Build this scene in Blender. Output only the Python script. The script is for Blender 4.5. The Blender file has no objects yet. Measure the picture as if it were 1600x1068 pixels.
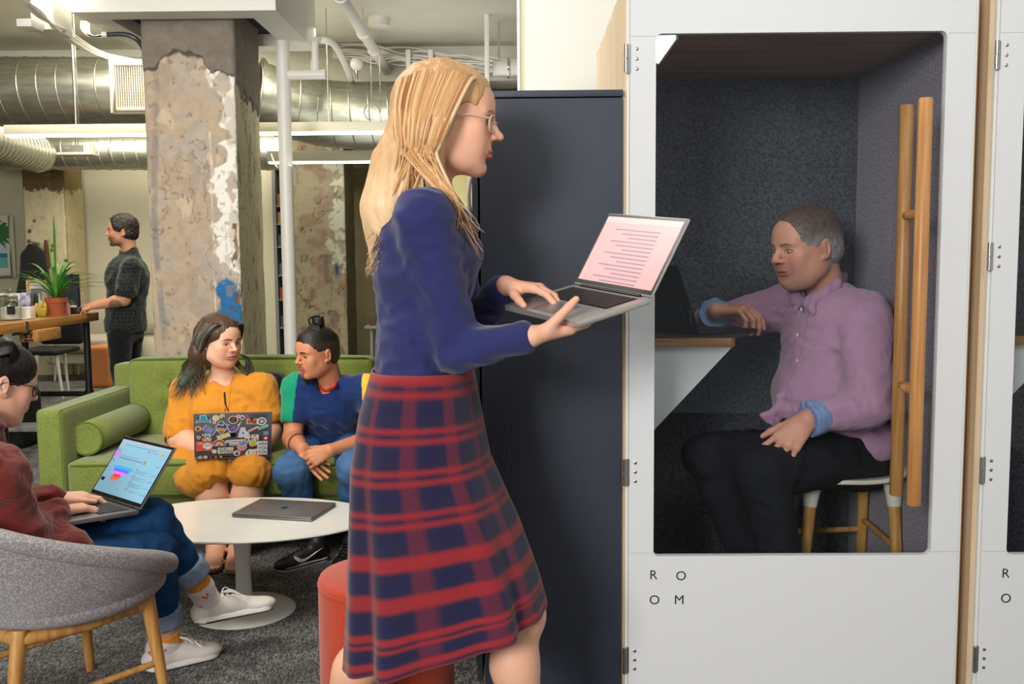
import bpy, bmesh, math, random
import numpy as np
from mathutils import Vector, Matrix
random.seed(7)
RNG = np.random.default_rng(7)
SC = bpy.context.scene
COL = SC.collection
PI = math.pi

# ---------------------------------------------------------------- camera
FOC, EYE = 1480.0, 1.36
_yaw, _pit, _rol = math.atan(14 / FOC), math.atan(132 / FOC), math.radians(.45)
_fw = np.array([-math.sin(_yaw) * math.cos(_pit), math.cos(_yaw) * math.cos(_pit), -math.sin(_pit)])
_r = np.cross(_fw, [0, 0, 1.]); _r /= np.linalg.norm(_r); _u = np.cross(_r, _fw)
CR = _r * math.cos(_rol) - _u * math.sin(_rol)
CU = _u * math.cos(_rol) + _r * math.sin(_rol)
CO = np.array([0, 0, EYE])
cam_d = bpy.data.cameras.new('camera'); cam = bpy.data.objects.new('camera', cam_d); COL.objects.link(cam)
cam_d.sensor_width = 36.0; cam_d.lens = FOC / 1600 * 36
cam_d.clip_start = .05
cam.matrix_world = Matrix(((CR[0], CU[0], -_fw[0], 0), (CR[1], CU[1], -_fw[1], 0), (CR[2], CU[2], -_fw[2], EYE), (0, 0, 0, 1)))
SC.camera = cam
def at(px, py, Y):
    """world point on the vertical plane at depth Y seen at a photograph pixel"""
    d = _fw * FOC + CR * (px - 800) - CU * (py - 534)
    return CO + d * (Y / d[1])
def atz(px, py, Z):
    d = _fw * FOC + CR * (px - 800) - CU * (py - 534)
    return CO + d * ((Z - EYE) / d[2])

# ---------------------------------------------------------------- view, world and lights
SC.view_settings.view_transform = 'Standard'; SC.view_settings.look = 'None'
SC.view_settings.exposure = 0.0; SC.view_settings.gamma = 1.0; SC.view_settings.use_curve_mapping = False
W = bpy.data.worlds.new('world'); SC.world = W; W.use_nodes = True
W.node_tree.nodes['Background'].inputs[0].default_value = (.86, .93, 1., 1)
W.node_tree.nodes['Background'].inputs[1].default_value = .42
def area(name, loc, tgt, size, power, col, sy=None):
    l = bpy.data.lights.new(name, 'AREA'); l.energy = power; l.color = col
    l.shape = 'RECTANGLE'; l.size = size; l.size_y = sy or size
    o = bpy.data.objects.new(name, l); COL.objects.link(o); o.location = loc
    o.rotation_euler = (Vector(tgt) - Vector(loc)).to_track_quat('-Z', 'Y').to_euler()
    return o
# tall windows behind and to the left of the camera, ceiling lights over the lounge and the far room
area('window_light', (-2.3, -2.6, 2.4), (.1, 3.2, 1.1), 1.5, 235, (1., .965, .93), 1.2)
area('ceiling_light_lounge', (-1.6, 3.2, 3.2), (-1.7, 4.2, 0), 1.6, 75, (1., .96, .88))
area('ceiling_light_middle', (-2.9, 7.3, 3.2), (-3.2, 7.6, 0), 2.2, 110, (1., .93, .78))
area('ceiling_light_far', (-3.6, 10.2, 3.1), (-3.8, 11.2, .6), 3.0, 120, (1., .93, .76), 1.2)
area('ceiling_light_booths', (1.1, .6, 3.1), (.8, 2.6, 1.2), 1.2, 20, (.93, .97, 1.))
area('ceiling_fill', (-.75, 7.7, 1.9), (-.75, 7.9, 3.3), 1.8, 14, (1., .98, .9))  # added fill aimed up to brighten the ceiling further back, not a fixture
# added upward fill to brighten the lounge ceiling, no fixture stands here
area('ceiling_fill', (-2.2, 2.2, 2.1), (-2.4, 4.4, 3.3), 1.0, 52, (1., .98, .9))

# ---------------------------------------------------------------- materials
def s2l(c):
    c = np.asarray(c, float) / 255.
    return np.where(c <= .04045, c / 12.92, ((c + .055) / 1.055) ** 2.4)
def rgb(*c):
    v = s2l(c); return (float(v[0]), float(v[1]), float(v[2]), 1.)
_mats = {}
def mat(name, col=(200, 200, 200), rough=.6, metal=0., bump=0., bscale=60., var=0., vscale=8., emit=0., attr=False,
        spec=.5, stretch=None, col2=None, sheen=0., detail=4., coat=0., wave=None):
    """a principled material: colour (or the mesh's pigment attribute), noise variation and noise relief"""
    if name in _mats: return _mats[name]
    m = bpy.data.materials.new(name); m.use_nodes = True; nt = m.node_tree; N = nt.nodes; L = nt.links
    b = N['Principled BSDF']; b.inputs['Roughness'].default_value = rough; b.inputs['Metallic'].default_value = metal
    b.inputs['Specular IOR Level'].default_value = spec
    if sheen: b.inputs['Sheen Weight'].default_value = sheen
    if coat: b.inputs['Coat Weight'].default_value = coat
    tc = N.new('ShaderNodeTexCoord'); mp = N.new('ShaderNodeMapping'); L.new(tc.outputs['Object'], mp.inputs[0])
    if stretch: mp.inputs['Scale'].default_value = stretch
    base = None
    if attr:
        a = N.new('ShaderNodeAttribute'); a.attribute_name = 'Col'; base = a.outputs['Color']
    if var or col2:
        n = N.new('ShaderNodeTexNoise'); n.inputs['Scale'].default_value = vscale; n.inputs['Detail'].default_value = detail
        L.new(mp.outputs[0], n.inputs['Vector'])
        mx = N.new('ShaderNodeMix'); mx.data_type = 'RGBA'
        if col2:
            rp = N.new('ShaderNodeMapRange'); rp.inputs[1].default_value = .38; rp.inputs[2].default_value = .62
            L.new(n.outputs[0], rp.inputs[0]); L.new(rp.outputs[0], mx.inputs[0])
            mx.inputs[6].default_value = rgb(*col); mx.inputs[7].default_value = rgb(*col2)
        else:
            mx.blend_type = 'MULTIPLY'; mx.inputs[0].default_value = 1.
            rp = N.new('ShaderNodeMapRange'); rp.inputs[1].default_value = .3; rp.inputs[2].default_value = .7
            rp.inputs[3].default_value = 1 - var; rp.inputs[4].default_value = 1 + var
            L.new(n.outputs[0], rp.inputs[0]); L.new(rp.outputs[0], mx.inputs[7])
            if base: L.new(base, mx.inputs[6])
            else: mx.inputs[6].default_value = rgb(*col)
        L.new(mx.outputs[2], b.inputs['Base Color'])
    elif base: L.new(base, b.inputs['Base Color'])
    else: b.inputs['Base Color'].default_value = rgb(*col)
    if bump:
        n2 = N.new('ShaderNodeTexNoise'); n2.inputs['Scale'].default_value = bscale; n2.inputs['Detail'].default_value = 3
        L.new(mp.outputs[0], n2.inputs['Vector']); h = n2.outputs[0]
        if wave:
            wv = N.new('ShaderNodeTexWave'); wv.inputs['Scale'].default_value = wave; wv.inputs['Distortion'].default_value = .8
            wv.bands_direction = 'Z'
            L.new(mp.outputs[0], wv.inputs['Vector']); h = wv.outputs[0]
        bp = N.new('ShaderNodeBump'); bp.inputs['Strength'].default_value = min(1., bump); bp.inputs['Distance'].default_value = .004
        L.new(h, bp.inputs['Height']); L.new(bp.outputs[0], b.inputs['Normal'])
    if emit:
        b.inputs['Emission Color'].default_value = rgb(*col); b.inputs['Emission Strength'].default_value = emit
    _mats[name] = m
    return m
def wood(name, c1, c2, axis=2, scale=10., rough=.45):
    """straight grain running along one axis"""
    if name in _mats: return _mats[name]
    m = mat(name, c1, rough); nt = m.node_tree; N = nt.nodes; L = nt.links; b = N['Principled BSDF']
    tc = N.new('ShaderNodeTexCoord'); mp = N.new('ShaderNodeMapping'); L.new(tc.outputs['Object'], mp.inputs[0])
    s = [scale] * 3; s[axis] = scale * .06; mp.inputs['Scale'].default_value = s
    n = N.new('ShaderNodeTexNoise'); n.inputs['Scale'].default_value = 3.5; n.inputs['Detail'].default_value = 8; n.inputs['Distortion'].default_value = .4
    L.new(mp.outputs[0], n.inputs['Vector'])
    r = N.new('ShaderNodeValToRGB'); r.color_ramp.elements[0].position = .36; r.color_ramp.elements[1].position = .64
    r.color_ramp.elements[0].color = rgb(*c2); r.color_ramp.elements[1].color = rgb(*c1)
    L.new(n.outputs[0], r.inputs[0]); L.new(r.outputs[0], b.inputs['Base Color'])
    bp = N.new('ShaderNodeBump'); bp.inputs['Strength'].default_value = .15; bp.inputs['Distance'].default_value = .002
    L.new(n.outputs[0], bp.inputs['Height']); L.new(bp.outputs[0], b.inputs['Normal'])
    return m
def glass(name, tint=(255, 255, 255), through=.9, rough=.0, ior=1.5):
    """thin sheet: tinted see-through body with a fresnel mirror on top"""
    if name in _mats: return _mats[name]
    m = bpy.data.materials.new(name); m.use_nodes = True; nt = m.node_tree; N = nt.nodes; L = nt.links
    N.remove(N['Principled BSDF']); out = N['Material Output']
    t = N.new('ShaderNodeBsdfTransparent'); c = rgb(*tint); t.inputs[0].default_value = (c[0] * through, c[1] * through, c[2] * through, 1)
    g = N.new('ShaderNodeBsdfGlossy'); g.inputs['Roughness'].default_value = rough
    fr = N.new('ShaderNodeFresnel'); fr.inputs[0].default_value = ior
    ge = N.new('ShaderNodeNewGeometry'); iv = N.new('ShaderNodeMath'); iv.operation = 'SUBTRACT'; iv.inputs[0].default_value = 1.; L.new(ge.outputs['Backfacing'], iv.inputs[1])
    mu = N.new('ShaderNodeMath'); mu.operation = 'MULTIPLY'; L.new(fr.outputs[0], mu.inputs[0]); L.new(iv.outputs[0], mu.inputs[1])
    mx = N.new('ShaderNodeMixShader'); L.new(mu.outputs[0], mx.inputs[0]); L.new(t.outputs[0], mx.inputs[1]); L.new(g.outputs[0], mx.inputs[2])
    L.new(mx.outputs[0], out.inputs[0]); _mats[name] = m
    return m
def knit(name, scale=(120, 120, 60), attr=True, col=(120, 20, 20), strength=.5, rough=.85, sheen=.3):
    """woven or knitted cloth: crossed wave relief over the garment's pigment"""
    if name in _mats: return _mats[name]
    m = mat(name, col, rough, attr=attr, var=.12, vscale=14., spec=.2, sheen=sheen); nt = m.node_tree; N = nt.nodes; L = nt.links
    tc = N.new('ShaderNodeTexCoord'); hs = []
    for ax, s in (('X', scale[0]), ('Z', scale[2])):
        w = N.new('ShaderNodeTexWave'); w.bands_direction = ax; w.inputs['Scale'].default_value = s; w.inputs['Distortion'].default_value = 1.5
        w.inputs['Detail Scale'].default_value = 2.; L.new(tc.outputs['Object'], w.inputs['Vector']); hs.append(w.outputs[1])
    ad = N.new('ShaderNodeMath'); ad.operation = 'ADD'; L.new(hs[0], ad.inputs[0]); L.new(hs[1], ad.inputs[1])
    bp = N.new('ShaderNodeBump'); bp.inputs['Strength'].default_value = strength; bp.inputs['Distance'].default_value = .002
    L.new(ad.outputs[0], bp.inputs['Height']); L.new(bp.outputs[0], N['Principled BSDF'].inputs['Normal'])
    return m

# ---------------------------------------------------------------- objects
def tag(o, label=None, cat=None, group=None, kind=None):
    if label: o['label'] = label
    if cat: o['category'] = cat
    if group: o['group'] = group
    if kind: o['kind'] = kind
    return o
def thing(name, loc, label, cat, group=None):
    o = bpy.data.objects.new(name, None); COL.objects.link(o); o.location = Vector([float(v) for v in loc]); o.empty_display_size = .1
    return tag(o, label, cat, group)
def world_loc(o):
    v = Vector((0, 0, 0))
    while o is not None: v = v + o.location; o = o.parent
    return v
def link_mesh(name, me, parent=None, smooth=None, mats=()):
    for m in mats: me.materials.append(m)
    n = len(me.vertices); co = np.empty(n * 3, np.float32); me.vertices.foreach_get('co', co); co = co.reshape(-1, 3)
    lo, hi = co.min(0), co.max(0); base = np.array([(lo[0] + hi[0]) / 2, (lo[1] + hi[1]) / 2, lo[2]], np.float32)
    me.vertices.foreach_set('co', (co - base).ravel()); me.update()
    if smooth is None: pass
    else:
        me.shade_smooth()
        if smooth < 179: me.set_sharp_from_angle(angle=math.radians(smooth))
    o = bpy.data.objects.new(name, me); COL.objects.link(o)
    o.location = Vector([float(v) for v in base])
    if parent is not None:
        o.location = o.location - world_loc(parent); o.parent = parent
    return o
class MB:
    """collects shapes in world coordinates and links them as one mesh"""
    def __init__(s): s.v = []; s.f = []; s.m = []; s.mats = []
    def mi(s, m):
        if m not in s.mats: s.mats.append(m)
        return s.mats.index(m)
    def add(s, vs, fs, m):
        b = len(s.v); s.v.extend([tuple(float(c) for c in v) for v in vs]); s.f.extend([tuple(i + b for i in f) for f in fs]); s.m.extend([s.mi(m)] * len(fs)); return s
    def box(s, lo, hi, m, frame=None, taper=None):
        x0, y0, z0 = lo; x1, y1, z1 = hi
        vs = [(x0, y0, z0), (x1, y0, z0), (x1, y1, z0), (x0, y1, z0), (x0, y0, z1), (x1, y0, z1), (x1, y1, z1), (x0, y1, z1)]
        if frame is not None:
            o, ax = frame; vs = [np.asarray(o) + v[0] * np.asarray(ax[0]) + v[1] * np.asarray(ax[1]) + v[2] * np.asarray(ax[2]) for v in vs]
        return s.add(vs, [(0, 3, 2, 1), (4, 5, 6, 7), (0, 1, 5, 4), (1, 2, 6, 5), (2, 3, 7, 6), (3, 0, 4, 7)], m)
    def tube(s, pts, r, m, n=10, cap=True, closed=False, flat=None):
        P = [np.asarray(p, float) for p in pts]; k = len(P); R = [r] * k if np.isscalar(r) else list(r)
        vs = []; up = None
        for i in range(k):
            a = P[i - 1] if (i or closed) else P[i]; b = P[(i + 1) % k] if (i < k - 1 or closed) else P[i]
            t = b - a; t = t / (np.linalg.norm(t) + 1e-12)
            if up is None:
                up = np.array([0, 0, 1.]) if abs(t[2]) < .9 else np.array([1., 0, 0])
            e1 = up - t * (up @ t); e1 /= np.linalg.norm(e1) + 1e-12; e2 = np.cross(t, e1); up = e1
            fl = 1. if flat is None else flat
            for j in range(n):
                a_ = 2 * PI * j / n; vs.append(P[i] + R[i] * (math.cos(a_) * e1 + fl * math.sin(a_) * e2))
        fs = []
        for i in range(k if closed else k - 1):
            for j in range(n):
                a = i * n + j; b = i * n + (j + 1) % n; c = ((i + 1) % k) * n + (j + 1) % n; d = ((i + 1) % k) * n + j
                fs.append((a, b, c, d))
        if cap and not closed: fs.append(tuple(range(n - 1, -1, -1))); fs.append(tuple((k - 1) * n + j for j in range(n)))
        return s.add(vs, fs, m)
    def cyl(s, a, b, r, m, r2=None, n=20): return s.tube([a, b], [r, r if r2 is None else r2], m, n)
    def lathe(s, c, prof, m, n=32, axes=None, sx=1., sy=1.):
        c = np.asarray(c, float); X, Y, Z = axes if axes is not None else (np.array([1., 0, 0]), np.array([0, 1., 0]), np.array([0, 0, 1.]))
        vs = []
        for (r, z) in prof:
            for j in range(n):
                a = 2 * PI * j / n; vs.append(c + X * (r * sx * math.cos(a)) + Y * (r * sy * math.sin(a)) + Z * z)
        fs = []
        for i in range(len(prof) - 1):
            for j in range(n): fs.append((i * n + j, i * n + (j + 1) % n, (i + 1) * n + (j + 1) % n, (i + 1) * n + j))
        fs.append(tuple(range(n - 1, -1, -1))); fs.append(tuple((len(prof) - 1) * n + j for j in range(n)))
        return s.add(vs, fs, m)
    def prism(s, poly, d, m):
        """polygon of 3-D points pushed along vector d"""
        P = [np.asarray(p, float) for p in poly]; n = len(P); d = np.asarray(d, float)
        fs = [tuple(range(n)), tuple(range(2 * n - 1, n - 1, -1))] + [(i, i + n, (i + 1) % n + n, (i + 1) % n) for i in range(n)]
        return s.add(P + [p + d for p in P], fs, m)
    def ball(s, c, r, m, n=14, k=9):
        r = np.array([r] * 3 if np.isscalar(r) else r); c = np.asarray(c, float); vs = []; fs = []
        for i in range(k + 1):
            th = PI * i / k
            for j in range(n): vs.append(c + r * np.array([math.sin(th) * math.cos(2 * PI * j / n), math.sin(th) * math.sin(2 * PI * j / n), math.cos(th)]))
        for i in range(k):
            for j in range(n): fs.append((i * n + j, (i + 1) * n + j, (i + 1) * n + (j + 1) % n, i * n + (j + 1) % n))
        return s.add(vs, fs, m)
    def build(s, name, parent=None, smooth=None, bevel=0., seg=2, label=None, **kw):
        me = bpy.data.meshes.new(name); me.from_pydata(s.v, [], s.f); me.polygons.foreach_set('material_index', s.m)
        bm = bmesh.new(); bm.from_mesh(me); bmesh.ops.remove_doubles(bm, verts=bm.verts, dist=1e-6); bmesh.ops.recalc_face_normals(bm, faces=bm.faces)
        if bevel:
            ed = [e for e in bm.edges if len(e.link_faces) == 2 and e.calc_face_angle(0) > .5]
            bmesh.ops.bevel(bm, geom=ed, offset=bevel, segments=seg, profile=.5, affect='EDGES', clamp_overlap=True)
        bm.to_mesh(me); bm.free()
        if bevel and smooth is None: smooth = 40
        o = link_mesh(name, me, parent, smooth, s.mats)
        if label: o['label'] = label
        if kw: tag(o, **kw)
        return o
def circle(c, r, ax1, ax2, n=24, a0=0., a1=2 * PI):
    return [np.asarray(c) + r * (math.cos(a0 + (a1 - a0) * i / n) * np.asarray(ax1) + math.sin(a0 + (a1 - a0) * i / n) * np.asarray(ax2)) for i in range(n)]
def bez(pts, n=16):
    """smooth curve through the points (Catmull-Rom)"""
    P = [np.asarray(p, float) for p in pts]; P = [2 * P[0] - P[1]] + P + [2 * P[-1] - P[-2]]; out = []
    for i in range(1, len(P) - 2):
        for k in range(n):
            t = k / n; a, b, c, d = P[i - 1], P[i], P[i + 1], P[i + 2]
            out.append(.5 * (2 * b + (c - a) * t + (2 * a - 5 * b + 4 * c - d) * t * t + (3 * b - a - 3 * c + d) * t ** 3))
    return out + [P[-2]]
def copy_tree(o, parent=None):
    c = o.copy(); COL.objects.link(c); c.parent = parent
    for ch in list(o.children): copy_tree(ch, c)
    return c
def set_col(o, cols, name='Col'):
    me = o.data; a = me.color_attributes.new(name=name, type='FLOAT_COLOR', domain='POINT')
    c4 = np.ones((len(me.vertices), 4), np.float32); c4[:, :3] = cols; a.data.foreach_set('color', c4.ravel())
def text_mesh(name, txt, size, origin, xdir, zdir, m, parent=None, depth=.0006, bold=0.):
    cu = bpy.data.curves.new(name, 'FONT'); cu.body = txt; cu.size = size; cu.extrude = depth; cu.offset = bold; cu.resolution_u = 3
    to = bpy.data.objects.new(name + '_src', cu); COL.objects.link(to); dg = bpy.context.evaluated_depsgraph_get()
    me = bpy.data.meshes.new_from_object(to.evaluated_get(dg)); bpy.data.objects.remove(to)
    x = Vector([float(v) for v in xdir]); z = Vector([float(v) for v in zdir]); n = x.cross(z)
    M = Matrix(((x[0], z[0], n[0], origin[0]), (x[1], z[1], n[1], origin[1]), (x[2], z[2], n[2], origin[2]), (0, 0, 0, 1)))
    me.transform(M); me.materials.clear()
    return link_mesh(name, me, parent, None, (m,))
# value noise for shapes and pigments
_perm = RNG.random((64, 64, 64)).astype(np.float32)
def vnoise(P):
    P = np.asarray(P, np.float32); i = np.floor(P).astype(np.int32); f = P - i; f = f * f * (3 - 2 * f); i &= 63; j = (i + 1) & 63
    x0, y0, z0 = i[..., 0], i[..., 1], i[..., 2]; x1, y1, z1 = j[..., 0], j[..., 1], j[..., 2]; fx, fy, fz = f[..., 0], f[..., 1], f[..., 2]
    a = _perm[x0, y0, z0] * (1 - fx) + _perm[x1, y0, z0] * fx; b = _perm[x0, y1, z0] * (1 - fx) + _perm[x1, y1, z0] * fx
    c = _perm[x0, y0, z1] * (1 - fx) + _perm[x1, y0, z1] * fx; d = _perm[x0, y1, z1] * (1 - fx) + _perm[x1, y1, z1] * fx
    return (a * (1 - fy) + b * fy) * (1 - fz) + (c * (1 - fy) + d * fy) * fz
def fbm(P, o=4):
    P = np.asarray(P, np.float32); s = 0; a = .5; t = 0
    for k in range(o): s = s + a * vnoise(P * (2 ** k) + 11.3 * k); t += a; a *= .55
    return s / t
def sstep(a, b, x):
    t = np.clip((x - a) / (b - a), 0, 1); return t * t * (3 - 2 * t)
# ================================================================ the room
m_white = mat('white_paint', (226, 224, 217), .6, bump=.05, bscale=40)
m_ceil = mat('ceiling_paint', (222, 220, 206), .8, bump=.3, bscale=12, var=.04, vscale=3)
m_beige = mat('beige_wall_paint', (206, 200, 176), .8, bump=.1, bscale=60, var=.03, vscale=2)
m_olive = mat('olive_wall_paint', (120, 112, 84), .8, bump=.1, bscale=60, var=.15, vscale=3)
m_pipe = mat('white_pipe_enamel', (236, 232, 226), .4)
m_black = mat('black_enamel', (20, 20, 22), .4)
m_blackm = mat('matte_black', (14, 14, 16), .8)
m_steel = mat('brushed_steel', (190, 188, 184), .25, metal=1.)
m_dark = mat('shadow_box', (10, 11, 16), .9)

# carpet: charcoal loop pile with broken light threads
def carpet():
    m = mat('carpet_loops', (70, 70, 72), .95, spec=.1, sheen=.1); nt = m.node_tree; N = nt.nodes; L = nt.links; b = N['Principled BSDF']
    tc = N.new('ShaderNodeTexCoord'); mp = N.new('ShaderNodeMapping'); mp.inputs['Rotation'].default_value = (0, 0, .5); mp.inputs['Scale'].default_value = (1, .32, 1)
    L.new(tc.outputs['Object'], mp.inputs[0])
    n1 = N.new('ShaderNodeTexNoise'); n1.inputs['Scale'].default_value = 210; n1.inputs['Detail'].default_value = 3; L.new(mp.outputs[0], n1.inputs['Vector'])
    n2 = N.new('ShaderNodeTexNoise'); n2.inputs['Scale'].default_value = 7; n2.inputs['Detail'].default_value = 5; L.new(tc.outputs['Object'], n2.inputs['Vector'])
    r = N.new('ShaderNodeValToRGB'); r.color_ramp.elements[0].position = .42; r.color_ramp.elements[1].position = .62
    r.color_ramp.elements[0].color = rgb(52, 54, 56); r.color_ramp.elements[1].color = rgb(132, 128, 124)
    L.new(n1.outputs[0], r.inputs[0])
    mx = N.new('ShaderNodeMix'); mx.data_type = 'RGBA'; mx.blend_type = 'MULTIPLY'; mx.inputs[0].default_value = 1
    rp = N.new('ShaderNodeMapRange'); rp.inputs[1].default_value = .35; rp.inputs[2].default_value = .65; rp.inputs[3].default_value = .6; rp.inputs[4].default_value = 1.25
    L.new(n2.outputs[0], rp.inputs[0]); L.new(r.outputs[0], mx.inputs[6]); L.new(rp.outputs[0], mx.inputs[7]); L.new(mx.outputs[2], b.inputs['Base Color'])
    bp = N.new('ShaderNodeBump'); bp.inputs['Strength'].default_value = .8; bp.inputs['Distance'].default_value = .004; L.new(n1.outputs[0], bp.inputs['Height']); L.new(bp.outputs[0], b.inputs['Normal'])
    return m
MB().box((-8.4, -3.0, -.06), (3.6, 12.1, 0), carpet()).build('floor', kind='structure')
MB().box((-8.4, -3.0, 3.3), (3.6, 12.1, 3.4), m_ceil).build('ceiling', kind='structure')
MB().box((-8.4, 11.9, 0), (3.6, 12.05, 3.3), m_beige).build('wall_back', kind='structure')
MB().box((-8.4, -3.0, 0), (-8.25, 11.9, 3.3), m_beige).build('wall_left', kind='structure')
MB().box((3.45, -3.0, 0), (3.6, 11.9, 3.3), m_white).build('wall_right', kind='structure')
MB().box((at(821, 70, 3.62)[0], 3.62, 0), (3.45, 3.77, 3.3), m_white).build('wall_booth_side', kind='structure')
MB().box((at(808, 70, 3.7)[0], 3.69, 0), (at(812, 70, 3.7)[0], 3.74, 3.3), m_white).box((at(812, 70, 3.7)[0], 3.70, 0), (at(822, 70, 3.7)[0], 3.76, 3.3), m_beige).build('trim_1', kind='structure')
MB().box((-2.35, 11.2, 0), (3.4, 11.32, 3.3), m_olive).build('wall_inner', kind='structure')
MB().box((-8.25, 11.86, 0), (-5.98, 11.9, .09), m_beige).box((-5.35, 11.86, 0), (-2.4, 11.9, .09), m_beige).build('baseboard_back', kind='structure')
MB().box((-8.25, 8.9, 2.98), (3.4, 9.3, 3.3), m_ceil).build('ceiling_beam', kind='structure', bevel=.01)
MB().box((-8.25, 4.6, 3.02), (-3.05, 5.0, 3.3), m_ceil).build('ceiling_beam', kind='structure', bevel=.01)
# plaster soffit boxed round the near column
def soffit():
    a = at(110, 24, 6.03); b = at(431, 24, 6.03); z = 2.9
    x0, x1, y0, y1 = a[0], b[0], 6.03, 7.2
    mb = MB(); hx0, hx1, hy0, hy1 = -2.62, -1.70, 6.22, 7.02
    for lo, hi in (((x0, y0, z), (x1, hy0, 3.3)), ((x0, hy1, z), (x1, y1, 3.3)), ((x0, hy0, z), (hx0, hy1, 3.3)), ((hx1, hy0, z), (x1, hy1, 3.3))):
        mb.box(lo, hi, m_white)
    mb.build('ceiling_soffit', kind='structure')
    MB().box((hx0 - .05, hy0 - .05, 2.985), (hx1 + .05, hy1 + .05, 2.995), m_dark).build('ceiling_soffit_shade', kind='structure')  # dark plate added in place of the shade inside the soffit opening
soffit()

# ---- weathered concrete columns
def column(x0, y0, w, z1, res, seed, style, label):
    s_front = np.arange(0, w + 1e-6, res); per = []
    for s in s_front: per.append((x0 + s, y0, s, 0))
    for s in s_front[1:]: per.append((x0 + w, y0 + s, w + s, 1))
    for s in np.linspace(0, w, 8)[1:]: per.append((x0 + w - s, y0 + w, 2 * w + s, 2))
    for s in np.linspace(0, w, 8)[1:-1]: per.append((x0, y0 + w - s, 3 * w + s, 3))
    per = np.array(per); zs = np.arange(0, z1 + 1e-6, res * 1.3); nz, npz = len(zs), len(per)
    X = np.repeat(per[None, :, :], nz, 0); Z = np.repeat(zs[:, None], npz, 1)
    S = X[..., 2]; side = X[..., 3]; P = np.stack([S * 1.0, Z, np.full_like(S, seed)], -1)
    n_big = fbm(P * 3.1, 5); n_med = fbm(P * 9 + 5, 5); n_fin = fbm(P * 45 + 9, 3); rag = fbm(P * 14 + 2, 5) - .5
    # pigments
    def c(*v): return s2l(v)
    base = c(188, 167, 145) * (1 - .55 * sstep(.45, .62, n_med))[..., None] + (.55 * sstep(.45, .62, n_med))[..., None] * c(182, 174, 168)
    base = base * (1 - .6 * sstep(.5, .64, n_big))[..., None] + c(200, 178, 150) * (.6 * sstep(.5, .64, n_big))[..., None]
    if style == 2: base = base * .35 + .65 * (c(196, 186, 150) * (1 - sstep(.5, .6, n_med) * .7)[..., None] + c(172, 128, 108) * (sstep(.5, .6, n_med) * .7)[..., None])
    if style == 3: base = base * .2 + .8 * c(204, 194, 158)
    base = base * (.80 + .4 * fbm(P * 24 + 77, 4))[..., None]
    h = (n_med - .5) * .010 + (n_fin - .5) * .003 + (n_big - .5) * .010
    def layer(mask, colr, hh, var=.06):
        nonlocal base, h
        base = base * (1 - mask[..., None]) + (colr * (1 + var * (n_fin - .5)[..., None] * 4)) * mask[..., None]; h = h + mask * hh
    sf = S / w
    if style == 1:
        # grey upper band whose ragged edge arches over the tan plaster
        et = [(0, 113), (.14, 104), (.22, 90), (.35, 85), (.55, 88), (.66, 94), (.70, 108), (.76, 117), (1.0, 119)]; edge = np.interp(sf, [a_ for a_, b_ in et], [at(300, b_, y0)[2] for a_, b_ in et]) + rag * .10; edge = np.where(side == 1, z1 - .50 - .12 * sstep(1.1, 2, sf) + rag * .25, edge)
        layer(sstep(-.006, .006, Z - edge), c(128, 118, 108) * (.8 + .5 * (fbm(P * 20, 4))[..., None]), .010)
        layer(sstep(.0, .02, .02 - np.abs(Z - edge)) * .8, c(52, 42, 36), -.004)
        tab = [(112, .74), (130, .80), (150, .86), (165, .95), (175, .88), (190, .84), (205, .97), (215, .99), (225, .86), (238, .98), (255, .93), (262, .80), (275, .78), (300, .75), (320, .82), (335, .88), (350, .79), (380, .79), (400, .79), (420, .85), (440, .90), (452, .97), (460, 1.2)]
        wl = np.interp(-Z, [-at(300, a_, y0)[2] for a_, b_ in tab], [b_ for a_, b_ in tab]) + rag * .22 - .06
        top = Z < z1 - .50 + rag * .1
        hole = sstep(.60, .63, fbm(P * 6 + 31, 4))
        layer((sstep(-.012, .012, sf - wl) * (sf < 1.01) * (Z < edge)) * (1 - hole * .85), c(246, 241, 232), .004, .02)
        layer(np.exp(-((sf - .71 - rag * .06) / .012) ** 2) * (fbm(P * np.array([60, 5, 1]), 3) > .5) * (Z < 2.2) * 1., c(226, 216, 200), .002)
        bl = sstep(-.02, .02, .13 - np.abs(sf - .87 + rag * .3)) * sstep(-.02, .02, .155 - np.abs(Z - 1.06 + rag * .12))
        layer(bl, c(48, 116, 172), .002)
        layer(np.exp(-((sf - 1.88) / .04) ** 2) * sstep(0, .03, 1.12 - Z) * (side == 1), c(52, 108, 150), .001)
        fac = (side == 1) * 1.; layer(fac * .85 * (Z < edge), c(214, 208, 172), 0.)
        layer(sstep(.64, .68, fbm(P * np.array([26, 5, 1]) + 3, 4)) * fac * .6 * (Z < edge), c(130, 100, 72), -.004)
        cr = np.abs(fbm(P * 1.7 + 7, 5) - .5); layer(sstep(.0035, .0008, cr) * (side == 0) * .5 * (Z < edge), c(84, 66, 54), -.006)
        layer(sstep(.05, .02, np.abs(sf - .10 - .04 * np.sin(Z * 3))) * (side == 0) * .75 * (Z < edge) * sstep(.35, .55, n_med), c(140, 134, 132), -.003)
        layer(sstep(.58, .63, fbm(P * np.array([7, 5, 1]) + 41, 5)) * (side == 0) * .45 * (Z < edge), c(168, 150, 132), -.004)
        layer(sstep(.60, .64, fbm(P * np.array([7, 4, 1]) + 61, 5)) * (side == 0) * .6 * (Z < edge), c(220, 198, 170), .003)
        layer(sstep(.70, .74, fbm(P * 30 + 71, 3)) * .5 * (Z < edge), c(124, 104, 86), -.003)
        layer(sstep(.62, .66, fbm(P * np.array([30, 9, 1]) + 13, 3)) * sstep(.12, .0, np.abs(sf - .93)) * (Z < 1.6), c(120, 92, 66), -.010)
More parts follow.
